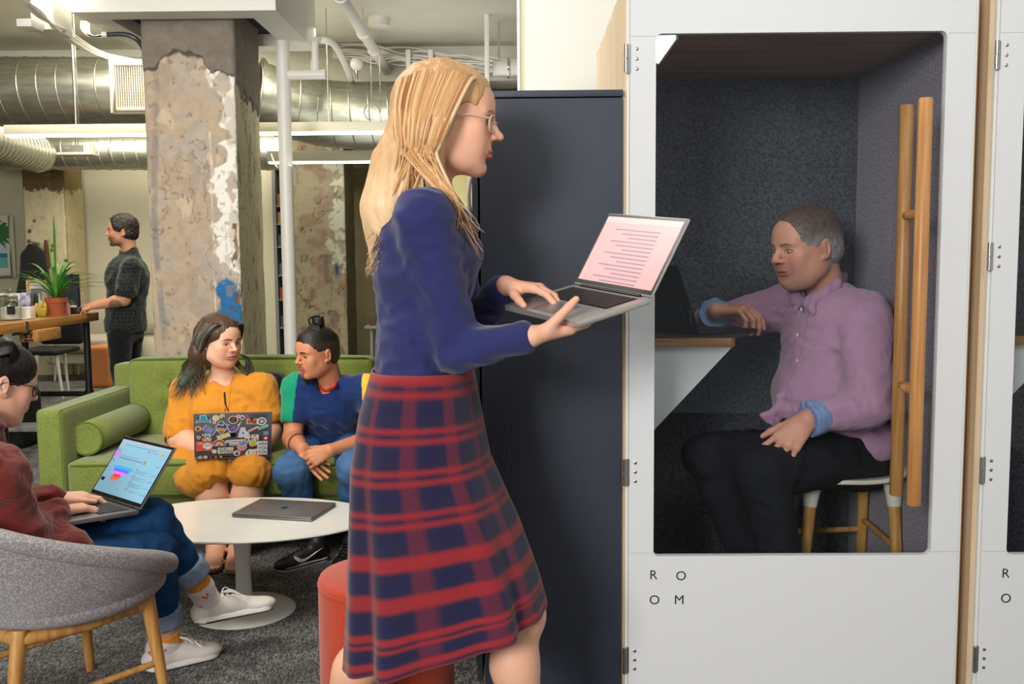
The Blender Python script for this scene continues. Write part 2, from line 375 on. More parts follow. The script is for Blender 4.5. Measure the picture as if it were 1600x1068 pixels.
    if style == 2:
        wl = .74 + rag * .5 + .10 * np.sin(Z * 7)
        layer(sstep(-.012, .012, sf - wl) * (sf < 1) * (Z > 1.25 + rag * .4) * (1 - .9 * sstep(.55, .58, fbm(P * 8 + 3, 4))), c(236, 232, 210), .003)
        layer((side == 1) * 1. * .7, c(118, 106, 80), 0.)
        layer(sstep(.6, .64, fbm(P * np.array([20, 8, 1]) + 4, 4)) * (Z < 1.4) * .6, c(132, 128, 116), -.008)
        cr = np.abs(fbm(P * 3.1 + 17, 5) - .5); layer(sstep(.008, .001, cr) * .8, c(90, 74, 56), -.006)
        layer(np.exp(-((sf - .82) / .05) ** 2 - ((Z - 1.25) / .09) ** 2) * (rag > -.1), c(44, 78, 130), .001)
        layer(sstep(z1 - .35, z1, Z + rag * .3) * .6, c(120, 104, 84), 0)
    if style == 3:
        edge = 2.2 + rag * .3; layer(sstep(-.01, .01, Z - edge), c(112, 92, 60), -.006)
        for q in range(15):
            cx, cz = random.uniform(.05, 1.1), random.uniform(.9, 2.5); layer(sstep(.03, .018, np.hypot((sf - cx) * w, Z - cz) + rag * .03), c(92, 84, 54), -.006)
        layer((side == 1) * .35, c(150, 138, 96), 0.)
        layer(np.exp(-((sf - 1.02) / .03) ** 2) * (rag > -.12) * .8, c(92, 76, 50), -.006)
        layer(sstep(.62, .7, n_med) * .5, c(150, 136, 96), 0.)
    # chipped arrises
    dc = np.minimum(np.abs(sf % 1.0), 1 - np.abs(sf % 1.0)) * w
    h = h - np.exp(-(dc / .012) ** 2) * (.006 + .02 * np.clip(fbm(P * 12 + 40, 3) - .5, 0, 1))
    nx = np.where(side == 1, 1., np.where(side == 3, -1., 0.)); ny = np.where(side == 0, -1., np.where(side == 2, 1., 0.))
    V = np.stack([X[..., 0] + nx * h, X[..., 1] + ny * h, Z], -1).reshape(-1, 3)
    i = np.arange((nz - 1) * npz).reshape(nz - 1, npz); j = np.roll(i, -1, 1)
    Fq = np.stack([i, j, j + npz, i + npz], -1).reshape(-1, 4)
    me = bpy.data.meshes.new('concrete_column'); me.from_pydata(V.tolist(), [], Fq.tolist())
    o = link_mesh('concrete_column', me, None, 179, (mat('weathered_plaster', rough=.85, attr=True, bump=.35, bscale=90, spec=.25),))
    set_col(o, np.clip(base.reshape(-1, 3), 0, 1)); return tag(o, kind='structure', label=label)
ca = at(231, 300, 6.3); cb = at(372, 300, 6.3)
column(ca[0], 6.3, cb[0] - ca[0], 2.99, .0055, 3.3, 1, 'thick raw concrete column with peeling white and blue paint behind the green sofa')
ca = at(457, 400, 10.); cb = at(541, 400, 10.)
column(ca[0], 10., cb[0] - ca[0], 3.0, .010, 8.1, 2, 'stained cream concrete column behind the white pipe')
ca = at(37, 400, 11.2); cb = at(98, 400, 11.2)
column(ca[0], 11.25, cb[0] - ca[0] + .03, 3.0, .012, 12.4, 3, 'yellowed far column with dark round pits beside the framed beach picture')

# ================================================================ ducts, lights and services
m_galv = mat('galvanised_sheet', (182, 182, 168), .38, metal=.9, var=.2, vscale=5, stretch=(1, 6, 6), bump=.12, bscale=14)
def duct(path, r, name, label, pitch=.165, n=40, seams=True):
    t = thing(name, path[0], label, 'duct', None); mb = MB(); mb.tube(path, r, m_galv, n); mb.build('duct_shell', t, 30)
    if seams:
        P = np.array(path); L = np.r_[0, np.cumsum(np.linalg.norm(np.diff(P, axis=0), axis=1))]
        k = int(L[-1] / pitch); k = min(k, 60)
        for i in range(k):
            s = pitch * (i + .3); c = np.array([np.interp(s, L, P[:, a]) for a in range(3)]); c2 = np.array([np.interp(s + .02, L, P[:, a]) for a in range(3)])
            d = c2 - c; d /= np.linalg.norm(d) + 1e-9; u = np.array([0, 0, 1.]) - d * d[2]; u /= np.linalg.norm(u); sd = np.cross(d, u)
            ring = [c + (r + .001) * (math.cos(a) * u + math.sin(a) * sd) + d * (a / (2 * PI) - .5) * pitch for a in np.linspace(0, 2 * PI, 29)]
            MB().tube(ring, .006, m_galv, 5).build('seam', t, 60)
    return t
DY = 8.35
dl = at(-420, 142, DY); dr = at(415, 145, DY); r_d = 52 * DY / FOC * 1.0
duct([dl + (i / 6) * (dr - dl) for i in range(7)], r_d, 'spiral_duct', 'large galvanised spiral duct running left under the ceiling')
e0 = at(400, 150, DY); e1 = at(470, 168, DY + .15); e2 = at(540, 180, DY + .25); e3 = at(760, 182, DY + .3)
duct(bez([e0, e1, e2, e3], 8), r_d, 'spiral_duct', 'galvanised duct bending down to the right of the near column', pitch=.17)
g0 = at(-180, 238, 10.9); g1 = at(700, 240, 10.9)
dt3 = duct([g0, .5 * (g0 + g1), g1], .19, 'spiral_duct', 'thinner spiral duct under the hanging strip lights', pitch=.14)
for gx in (-4.6, -3.3, -1.5):
    zc_ = g0[2]; MB().tube([(gx, 10.9 + .2 * math.cos(a), zc_ + .2 * math.sin(a)) for a in np.linspace(PI * .5, PI * 2.5, 25)] + [(gx, 10.9, 3.3)], .006, m_steel, 5).build('strap', dt3)
h0 = at(-60, 205, 9.2); h1 = at(10, 225, 9.9); h2 = at(60, 241, 10.5)
duct(bez([h0, h1, h2], 6), .2, 'spiral_duct', 'ribbed branch duct at the far left of the room', pitch=.07)
# air grille on the big duct
def grille():
    a = at(170, 94, 8.02); b = at(250, 176, 8.02); Y = 8.02; t = thing('air_grille', (a[0], Y, b[2]), 'cream air grille with thin vertical louvres on the large duct', 'vent')
    m = mat('cream_grille_enamel', (214, 206, 184), .5); x0, x1, z0, z1 = a[0], b[0], b[2], a[2]; f = .045
    mb = MB()
    for lo, hi in (((x0, Y - .01, z0), (x0 + f, Y + .06, z1)), ((x1 - f, Y - .01, z0), (x1, Y + .06, z1)), ((x0 + f, Y - .01, z0), (x1 - f, Y + .06, z0 + f)), ((x0 + f, Y - .01, z1 - f), (x1 - f, Y + .06, z1))): mb.box(lo, hi, m)
    mb.build('frame', t, bevel=.003)
    MB().box((x0 + f, Y + .04, z0 + f), (x1 - f, Y + .05, z1 - f), m_dark).build('backing', t)
    n = 17
    for i in range(n):
        x = x0 + f + (i + .5) * (x1 - x0 - 2 * f) / n; MB().box((x - .004, Y, z0 + f), (x + .004, Y + .02, z1 - f), m).build('slat', t)
    for i in range(14):
        z = z0 + f + (i + .5) * (z1 - z0 - 2 * f) / 14; MB().box((x0 + f, Y + .022, z - .003), (x1 - f, Y + .03, z + .003), m).build('cross_bar', t)
    MB().box((x0, Y + .06, z0 + .02), (x1, Y + .16, z1 - .02), m).build('neck', t)
grille()
# long linear pendant lights
m_lamp = mat('lamp_diffuser', (250, 255, 246), .5, emit=7.)
m_fix = mat('lamp_housing', (226, 222, 200), .5)
def linear(px0, px1, py_top, py_bot, Y, label, hang):
    a = at(px0, py_top, Y); b = at(px1, py_top, Y); z1 = a[2]; z0 = at(px0, py_bot, Y)[2]; t = thing('linear_light', ((a[0] + b[0]) / 2, Y, z0), label, 'light', 'long strip lights hanging under the ducts')
    MB().box((a[0], Y, z0 + .016), (b[0], Y + .09, z1), m_fix).build('housing', t, bevel=.004)
    MB().box((a[0] + .01, Y + .004, z0), (b[0] - .01, Y + .086, z0 + .016), m_lamp).build('diffuser', t)
    for h in hang: MB().cyl((at(h, 200, Y)[0], Y + .045, z1), (at(h, 200, Y)[0], Y + .045, 3.3), .004, m_steel, n=6).build('cable', t)
    return t
linear(5, 622, 195, 213, 7.5, 'long strip light passing behind the near column', (119, 512))
low_light = linear(417, 626, 236, 255, 9.6, 'shorter strip light in front of the cream column, lower of the two', (520,))
# small ceiling-hung sensor plate
def hung():
    c = at(121, 241, 7.9); t = thing('hanging_sensor', c, 'small grey device on a thin drop rod under the strip light', 'sensor')
    w = .005 * 8.6
    MB().box((c[0] - .14, c[1] - .08, c[2] - .012), (c[0] + .15, c[1] + .08, c[2] + .01), mat('sensor_plate', (206, 196, 176), .5)).build('plate', t, bevel=.004)
    MB().box((c[0] - .04, c[1] - .05, c[2] + .01), (c[0] + .07, c[1] + .05, c[2] + .07), mat('sensor_box', (120, 122, 112), .5)).box((c[0] + .071, c[1] - .05, c[2] + .01), (c[0] + .13, c[1] + .05, c[2] + .08), m_fix).build('body', t, bevel=.003)
    MB().cyl((c[0], c[1], c[2] + .07), (c[0], c[1], 3.3), .012, m_steel, n=8).build('rod', t, 60)
hung()
# vertical white drain pipe with its branch
def pipes():
    top = at(440, 66, 6.87); Yp = 6.87; X = top[0] + .005; t = thing('drain_pipe', (X, Yp, 0), 'white vertical pipe standing beside the near column', 'pipe')
    r = .048; MB().cyl((X, Yp, 0), (X, Yp, 2.9), r, m_pipe, n=20).build('riser', t, 40)
    MB().cyl((X, Yp, top[2] - .4), (X, Yp, top[2] - .36), r * 1.1, m_pipe).build('collar', t, 40); 
    b = at(447, 117, Yp); e = at(509, 118, Yp); f = at(493, 112, Yp); g = at(493, 68, Yp)
    MB().cyl((X, Yp, b[2]), (e[0], Yp, b[2]), .034, m_pipe, n=16).build('branch', t, 40)
    MB().cyl((f[0], Yp, b[2]), (f[0], Yp, g[2]), .026, m_pipe, n=14).cyl((f[0], Yp, b[2] + .02), (f[0], Yp, b[2] + .1), .034, m_pipe, n=14).build('elbow_pipe', t, 40)
    q = at(555, 128, 9.0)
    MB().tube(bez([(f[0], Yp, g[2]), (f[0] + .02, Yp + .05, g[2] + .035), (f[0] + .1, Yp + .3, g[2] + .03), (q[0], q[1], g[2] + .05)], 6), .024, m_pipe, 12).build('sprinkler_run', t, 60)
    # steeper sprinkler main on the ceiling
    a = at(468, -20, 5.2); c = at(604, 132, 8.6)
    t2 = thing('sprinkler_pipe', a, 'slanting white sprinkler pipe crossing the ceiling', 'pipe')
    a[2] = 3.13; c[2] = 3.1; a = np.array([at(470, -14, 5.3)[0], 5.3, 3.14]); c = np.array([at(604, 110, 8.9)[0], 8.9, 3.08])
    MB().cyl(a, c, .042, m_pipe, n=16).build('main', t2, 40)
    for s in (.35, .62, .78):
        p = a + (c - a) * s; MB().cyl(p - (c - a) / 3.6 * .03, p + (c - a) / 3.6 * .03, .052, m_pipe, n=14).build('clamp', t2, 40)
        MB().cyl(p, (p[0], p[1], 3.3), .006, m_steel, n=6).build('hanger', t2)
    h = at(557, 100, 8.2); MB().ball(h, .055, m_pipe).cyl(h, (h[0], h[1], h[2] - .12), .012, m_steel, n=8).build('sprinkler_head', t2, 60)
    return t
pipes()
def detector(px, py, Y, label, cord):
    p = at(px, py, Y); z = 3.3; p = atz(px, py, 3.26); t = thing('smoke_detector', (p[0], p[1], 3.22), label, 'detector', 'round ceiling fittings')
    MB().lathe((p[0], p[1], 0), [(.07, 3.225), (.085, 3.235), (.088, 3.28), (.088, 3.3)], m_white, 24).build('cup', t, 40)
    MB().lathe((p[0], p[1], 0), [(.08, 3.285), (.08, 3.3)], mat('dark_ring', (70, 74, 80), .4), 24).build('ring', t)
    if cord: MB().cyl((p[0], p[1], 3.23), (p[0], p[1], 2.45), .0025, m_steel, n=5).build('cord', t)
detector(592, 36, 6., 'round white canopy on the ceiling with a thin cord', True)
detector(634, 112, 6., 'smaller round canopy beyond it close above the right hand duct', False)
# unistrut posts and cable tray bundle on the right
def tray():
    t = thing('cable_bundle', at(670, 100, 8.7), 'bundle of white cables strapped below the ceiling beam', 'cables')
    for k in range(16):
        y0 = 85 + random.uniform(-8, 16); pts = [at(px, 82 + (px - 520) * .09 + random.uniform(-5, 6) + (y0 - 92), 8.7 + random.uniform(-.06, .06)) for px in range(520, 830, 34)]
        MB().tube(bez(pts, 4), .008, m_pipe, 5).build('cable', t, 60)
    for px in (638, 673):
        a = at(px - 4, 78, 8.62); b = at(px + 4, 108, 8.62); MB().box((a[0], 8.6, b[2]), (b[0], 8.63, a[2]), m_pipe).build('bracket', t, bevel=.002)
    t2 = thing('ceiling_strut', at(761, 96, 8.0), 'slim white strut hanging from the ceiling near the white wall', 'strut')
    a = at(757, 60, 7.8); b = at(765, 131, 7.8); MB().box((a[0], 7.78, b[2]), (b[0], 7.82, 3.3), m_pipe).build('post', t2, bevel=.002)
    t3 = thing('stub_pipe', at(790, 106, 8.0), 'short fat white pipe end beside the white wall', 'pipe')
    MB().cyl(at(770, 107, 8.0), at(812, 106, 8.0), .06, m_pipe).build('tube', t3, 40); MB().cyl(at(793, 106, 8.0), at(796, 106, 8.0), .08, m_steel).build('collar', t3, 40); q_ = at(780, 106, 8.0); MB().cyl(q_, (q_[0], q_[1], 3.3), .008, m_steel, n=6).build('hanger', t3)
    # cables on the left: loom, loops and grey conduit going into the soffit
    t4 = thing('cable_loom', at(120, 60, 5.6), 'loose white cable loom crossing the ceiling at the upper left', 'cables')
    for k in range(18):
        o = random.uniform(-9, 9); w = random.uniform(-4, 4)
        pts = [at(20 + o, -12 + o * .3, 5.0), at(62 + w, 22 + o * .5, 5.5), at(100 + o, 52 + w, 6.2), at(150 + o * .6, 82 + w, 7.2), at(215, 100 + w + o * .4, 8.2)]
        for q in pts: q[2] = min(q[2], 3.285)
        MB().tube(bez(pts, 5), .0055, m_pipe, 5).build('cable', t4, 60)
    for k in range(5):
        o = k * 3; pts = [at(127 + o, 33, 6.4), at(128 + o, 46 + o * .4, 6.4), at(142 + o * .4, 57, 6.4), at(165, 54 + o * .3, 6.4)]
        MB().tube(bez(pts, 6), .007, m_pipe, 6).build('loop_cable', t4, 60)
    t5 = thing('flexible_conduit', at(200, 60, 6.4), 'dark grey flexible conduit curving under the white soffit', 'conduit')
    MB().tube(bez([at(164, 54, 6.4), at(196, 54, 6.4), at(215, 63, 6.42), at(229, 84, 6.5)], 8), .016, mat('conduit_grey', (92, 92, 92), .4, metal=.6), 10).build('hose', t5, 60)
    MB().cyl(at(160, 54, 6.4), at(168, 54, 6.4), .02, m_pipe).build('fitting', t5, 40)
    t6 = thing('junction_box', at(37, 35, 6.0), 'white junction box on the ceiling at the upper left', 'box')
    a = at(25, 29, 5.8); b = at(49, 41, 5.8); MB().box((a[0], 5.8, b[2]), (b[0], 5.95, a[2]), m_white).build('body', t6, bevel=.003); MB().box((a[0] + .01, 5.96, b[2] + .02), (b[0] + .06, 6.2, 3.3), m_ceil).build('mount', t6)
    t7 = low_light
    MB().tube(bez([at(424, 240, 9.6), at(430, 256, 9.4), at(436, 262, 9.2), at(452, 256, 9.2), at(462, 262, 9.2), at(464, 286, 9.2)], 6), .011, m_pipe, 6).build('loose_cable', t7, 60)
    t8 = thing('wire_ring', at(581, 175, 8.1), 'thin wire ring hanging in front of the bent duct', 'ring')
    MB().tube(circle(at(581, 175, 8.05), .065, (1, 0, 0), (0, 0, 1), 24), .004, m_steel, 5, closed=True).build('hoop', t8, 60); q_ = at(581, 168, 8.05); MB().cyl(q_, (q_[0], q_[1], 3.3), .002, m_steel, n=5).build('wire', t8)
tray()
# ================================================================ phone booths
m_door = mat('booth_white_laminate', (222, 223, 225), .38)
m_oakv = wood('oak_edge', (214, 176, 128), (196, 152, 104), 2, 9.)
m_ashv = wood('ash_panel', (226, 204, 172), (208, 182, 148), 2, 6.)
m_rod = wood('oak_rod', (206, 152, 92), (178, 120, 64), 2, 16., .4)
m_walnut = wood('walnut_panel', (182, 144, 114), (144, 108, 82), 0, 9.)
m_desk = wood('oak_desk', (176, 128, 78), (138, 96, 54), 0, 12.)
m_felt = mat('charcoal_felt', (80, 82, 90), .95, var=.55, vscale=130, bump=.9, bscale=220, spec=.1, sheen=.15)
m_pane = glass('booth_glass', (250, 252, 252), .985)
def booth(label):
    Y = 2.574; Xl, Xr = .288, 1.213; zt = 2.055
    t = thing('phone_booth', ((Xl + Xr) / 2, Y + .42, 0), label, 'phone booth', 'white phone booths in a row')
    # carcass
    MB().box((Xl - .012, Y + .022, .01), (Xl, 3.41, zt), m_ashv).build('side_panel', t)
    MB().box((Xr, Y + .022, .01), (Xr + .012, 3.41, zt), m_oakv).build('side_panel', t)
    MB().box((Xl - .012, 3.41, .01), (Xr + .012, 3.43, zt), m_ashv).build('back_panel', t)
    MB().box((Xl - .012, Y + .022, zt), (Xr + .012, 3.43, zt + .02), m_ashv).build('roof_panel', t)
    MB().box((Xl, Y + .03, .01), (Xr, 3.41, .06), mat('booth_floor', (40, 40, 42), .9)).build('booth_floor', t)
    MB().box((Xl, Y + .03, .06), (.322, 3.37, 1.975), m_felt).build('felt_lining', t)
    MB().box((1.182, Y + .03, .06), (Xr, 3.37, 1.975), mat('charcoal_felt_lit', (140, 132, 148), .95, var=.5, vscale=130, bump=.9, bscale=220, spec=.1, sheen=.15)).build('felt_lining', t)  # right lining: light from the left put into a paler felt colour
    MB().box((Xl, 3.37, .06), (Xr, 3.41, 1.975), m_felt).build('felt_lining', t)
    MB().box((Xl, Y + .03, 1.975), (Xr, 3.41, zt), m_walnut).build('ceiling_lining', t)
    lp = MB().box((.335, 2.70, 1.962), (.435, 3.03, 1.976), mat('booth_lamp', (255, 250, 236), .4, emit=10.)).build('ceiling_lamp', t)
    MB().box((.435, 2.69, 1.958), (.442, 3.04, 1.976), m_white).build('lamp_trim', lp)
    # white casing strip between side panel and door
    MB().box((Xl - .002, Y + .004, .01), (Xl + .006, Y + .022, zt), m_white).box((Xr - .004, Y + .004, .01), (Xr + .001, Y + .022, zt), m_white).build('casing', t)
    # desk on the left wall with its slanting side plate
    e = at(1152, 528, 2.80); zd = e[2]
    d = MB()
    k = [np.array([.322, 2.80, zd])] + [np.array([e[0] - .03 + .03 * math.sin(a), 2.80 + .03 - .03 * math.cos(a), zd]) for a in np.linspace(0, PI / 2, 5)] + [np.array([e[0], 3.37, zd]), np.array([.322, 3.37, zd])]
    d.prism(k, (0, 0, -.026), m_desk); dk = d.build('desk', t)
    MB().box((.322, 2.803, zd), (e[0] - .004, 3.37, zd + .0015), mat('desk_laminate', (70, 52, 42), .4)).build('desk_pad', dk)
    a = at(1150, 541, 2.82); b = at(1018, 681, 2.82)
    MB().prism([(.322, 2.82, zd - .026), (e[0] - .008, 2.82, zd - .026), (e[0] - .012, 2.82, zd - .03), (.322, 2.82, zd - .026 - (a[2] - b[2]) * (e[0] - .33) / (a[0] - b[0]))], (0, .018, 0), m_door).build('desk_bracket', dk)
    # the door: a slab with a rounded window
    xl, xr, zb, zt2 = Xl + .007, Xr - .006, .02, zt - .006; wl, wr, wb, wt = .364, 1.132, .530, 1.947; R = .016
    inner = []
    for cx, cz, a0 in ((wr - R, wb + R, -PI / 2), (wr - R, wt - R, 0), (wl + R, wt - R, PI / 2), (wl + R, wb + R, PI)):
        for i in range(6): a = a0 + i / 5 * PI / 2; inner.append((cx + R * math.cos(a), cz + R * math.sin(a)))
    cx, cz = (wl + wr) / 2, (wb + wt) / 2; outer = []
    corner = [(xr, zb), (xr, zt2), (xl, zt2), (xl, zb)]
    for q in range(4):
        for i in range(6): outer.append(corner[q])
    vs = []; fs = []
    n = 24
    def ring(pts, y): vs.extend([(x, y, z) for x, z in pts])
    Yf, Yb = Y, Y + .022
    ring(outer, Yf); ring(inner, Yf); ring(inner, Yb); ring(outer, Yb)
    for i in range(n):
        j = (i + 1) % n
        for q in range(3): fs.append((q * n + i, q * n + j, (q + 1) * n + j, (q + 1) * n + i))
        fs.append((3 * n + i, 3 * n + j, j, i))
    door = MB().add(vs, fs, m_door).build('door', t)
    MB().box((wl - .004, Y + .013, wb - .004), (wr + .004, Y + .017, wt + .004), m_pane).build('glass_pane', door)
    m_seam = mat('door_seam', (176, 176, 174), .7)
    for z in (at(1000, 57, Y)[2], at(1000, 864, Y)[2]):
        MB().box((xl, Y - .0004, z), (wl - .001, Y, z + .0012), m_seam).box((wr + .001, Y - .0004, z), (xr, Y, z + .0012), m_seam).build('seam', door)
    # rod handles, one on each side of the glass
    zc = [at(1437, 333, 2.5)[2], at(1437, 612, 2.5)[2]]
    for nm, yy, z1, z0 in (('handle', Y - .07, at(1437, 153, Y - .07)[2], at(1425, 789, Y - .07)[2]), ('inner_handle', Y + .09, at(1411, 164, Y + .09)[2], at(1405, 773, Y + .09)[2])):
        xx = at(1437, 460, Y - .07)[0] if yy < Y else at(1409, 460, Y + .09)[0]
        mb = MB(); mb.lathe((xx, yy, 0), [(.016, z0), (.0185, z0 + .003), (.0185, z1 - .003), (.016, z1)], m_rod, 24)
        for z in zc: mb.cyl((xx, yy, z), (xx, Y + (.012 if yy < Y else .018), z), .0125, m_rod, n=16)
        mb.build(nm, door, 40)
    # hinges with three screws each
    for py in (92, 405, 737, 1030):
        z = at(980, py, Y)[2]; h = .037; x = Xl - .004
        hg = MB().cyl((x, Y - .008, z - h), (x, Y - .008, z - .001), .0055, m_steel, n=12).cyl((x, Y - .008, z + .001), (x, Y - .008, z + h), .0055, m_steel, n=12).box((x, Y - .0035, z - h), (x + .012, Y - .001, z + h), m_steel).build('hinge', door, 40)
        for k in (-1, 0, 1):
            MB().lathe((x + .029, Y, z + k * .026), [(.0048, .0), (.0046, .0018), (.002, .003)], m_steel, 12, axes=(np.array([1., 0, 0]), np.array([0, 0, 1.]), np.array([0, -1., 0]))).build('screw', hg, 40)
    # lettering
    m_ink = mat('black_ink', (22, 22, 24), .6)
    for ch, px, py in (('R', 1014.5, 904.5), ('O', 1055.5, 906), ('O', 1014, 943.5), ('M', 1053, 943.5)):
        p = at(px, py, Y - .0003); text_mesh('letter', ch, .0375, p, (1, 0, 0), (0, 0, 1), m_ink, door, .0004, 0.)
    return t
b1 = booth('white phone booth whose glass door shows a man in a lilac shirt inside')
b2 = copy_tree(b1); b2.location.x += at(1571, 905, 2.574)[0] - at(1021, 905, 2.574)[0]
b2['label'] = 'empty white phone booth cut off by the right edge of the photo'

# ---- dark steel cabinet standing against the booth
def cabinet():
    m = mat('navy_black_steel', (56, 61, 74), .5, bump=.12, bscale=400, metal=.1); Y = 2.585
    x0 = at(752, 500, Y)[0]; x1 = at(973, 300, Y)[0]; zt = at(860, 141, Y)[2]
    t = thing('steel_cabinet', ((x0 + x1) / 2, Y + .4, 0), 'tall dark navy steel cabinet standing against the phone booth', 'cabinet')
    MB().box((x0, Y, .04), (x1, Y + .8, zt - .02), m).build('side_panel', t, bevel=.003)
    MB().box((x0 - .008, Y - .004, zt - .018), (x1, Y + .8, zt), m).build('top_cap', t, bevel=.002)
    dx0 = at(740, 500, Y + .03)[0]; zd = at(745, 1059, Y + .03)[2]
    d = MB().box((dx0, Y + .01, zd), (x0 - .006, Y + .79, zt - .02), m).build('door', t, bevel=.003)
    p = at(742, 272, Y + .06); q = at(742, 342, Y + .06); m_h = mat('pale_handle', (226, 222, 214), .3)
    MB().tube(bez([(dx0, Y + .06, p[2]), (dx0 - .008, Y + .06, p[2] - .02), (dx0 - .012, Y + .06, (p[2] + q[2]) / 2), (dx0 - .008, Y + .06, q[2] + .02), (dx0, Y + .06, q[2])], 5), .006, m_h, 8).build('handle', d, 60, label='pale bow handle')
    MB().box((x0, Y + .02, .0), (x1, Y + .78, .04), m_blackm).build('plinth', t)
    sc_ = MB(); m_s = mat('scratch_metal', (88, 92, 100), .5)
    for (a, b, c, d_) in ((795, 655, 786, 720), (797, 700, 790, 748), (776, 720, 770, 762), (772, 690, 768, 740), (782, 735, 778, 765), (852, 640, 838, 668), (905, 742, 899, 778)):
        P = at(a, b, Y - .0002); Q = at(c, d_, Y - .0002); sc_.tube([P, .5 * (P + Q) + np.array([.002, 0, 0]), Q], .0005, m_s, 4)
    sc_.build('scratch', t)
cabinet()
# ================================================================ lounge furniture
def cushion(name, lo, hi, r, m, parent, puff=(0, 0, 0), disp=None, seg=26, xform=None):
    """soft rounded block: a gridded box pulled onto a rounded box, then puffed"""
    lo = np.asarray(lo, float); hi = np.asarray(hi, float); c = (lo + hi) / 2; hs = (hi - lo) / 2; n = seg
    g = np.linspace(-1, 1, n); g = np.sign(g) * np.abs(g) ** .85; V = []; Fc = []; b = 0
    for ax in range(3):
        for sg in (-1, 1):
            u, v = np.meshgrid(g, g, indexing='ij'); p = np.zeros((n, n, 3)); p[..., ax] = sg; p[..., (ax + 1) % 3] = u; p[..., (ax + 2) % 3] = v
            V.append(p.reshape(-1, 3)); i = np.arange(n * n).reshape(n, n) + b
            q = np.stack([i[:-1, :-1], i[1:, :-1], i[1:, 1:], i[:-1, 1:]], -1).reshape(-1, 4)
            Fc.append(q if sg > 0 else q[:, ::-1]); b += n * n
    V = np.concatenate(V); Fc = np.concatenate(Fc); P = V * hs; inner = np.clip(P, -(hs - r), hs - r); d = P - inner
    L = np.linalg.norm(d, axis=1, keepdims=True); nrm = d / np.maximum(L, 1e-9); Q = inner + nrm * np.minimum(L, r) ; Q = inner + nrm * r * (L > 1e-9)
    Q = np.where(L > 1e-9, Q, P)
    for ax in range(3):
        o1, o2 = (ax + 1) % 3, (ax + 2) % 3
        Q[:, ax] += np.sign(V[:, ax]) * puff[ax] * np.clip(1 - V[:, o1] ** 2, 0, 1) * np.clip(1 - V[:, o2] ** 2, 0, 1) * (np.abs(V[:, ax]) > .98)
    Q = Q + c
    if disp is not None: Q = disp(Q, V)
    if xform is not None: Q = xform(Q)
    me = bpy.data.meshes.new(name); me.from_pydata(Q.tolist(), [], Fc.tolist())
    bm = bmesh.new(); bm.from_mesh(me); bmesh.ops.remove_doubles(bm, verts=bm.verts, dist=1e-5); bm.to_mesh(me); bm.free()
    return link_mesh(name, me, parent, 179, (m,))
m_green = knit('green_wool', (230, 230, 230), attr=False, col=(106, 118, 48), strength=.35)
def melange(m, c2, sc=260):
    nt = m.node_tree; N = nt.nodes; L = nt.links; b = N['Principled BSDF']; src = b.inputs['Base Color'].links[0].from_socket if b.inputs['Base Color'].links else None
    tc = N.new('ShaderNodeTexCoord'); n = N.new('ShaderNodeTexNoise'); n.inputs['Scale'].default_value = sc; n.inputs['Detail'].default_value = 2; L.new(tc.outputs['Object'], n.inputs['Vector'])
    mx = N.new('ShaderNodeMix'); mx.data_type = 'RGBA'; rp = N.new('ShaderNodeMapRange'); rp.inputs[1].default_value = .45; rp.inputs[2].default_value = .62
    L.new(n.outputs[0], rp.inputs[0]); L.new(rp.outputs[0], mx.inputs[0])
    if src: L.new(src, mx.inputs[6])
    else: mx.inputs[6].default_value = b.inputs['Base Color'].default_value
    mx.inputs[7].default_value = rgb(*c2); L.new(mx.outputs[2], b.inputs['Base Color'])
melange(m_green, (134, 146, 70))
m_pipg = mat('green_piping', (84, 104, 34), .8)
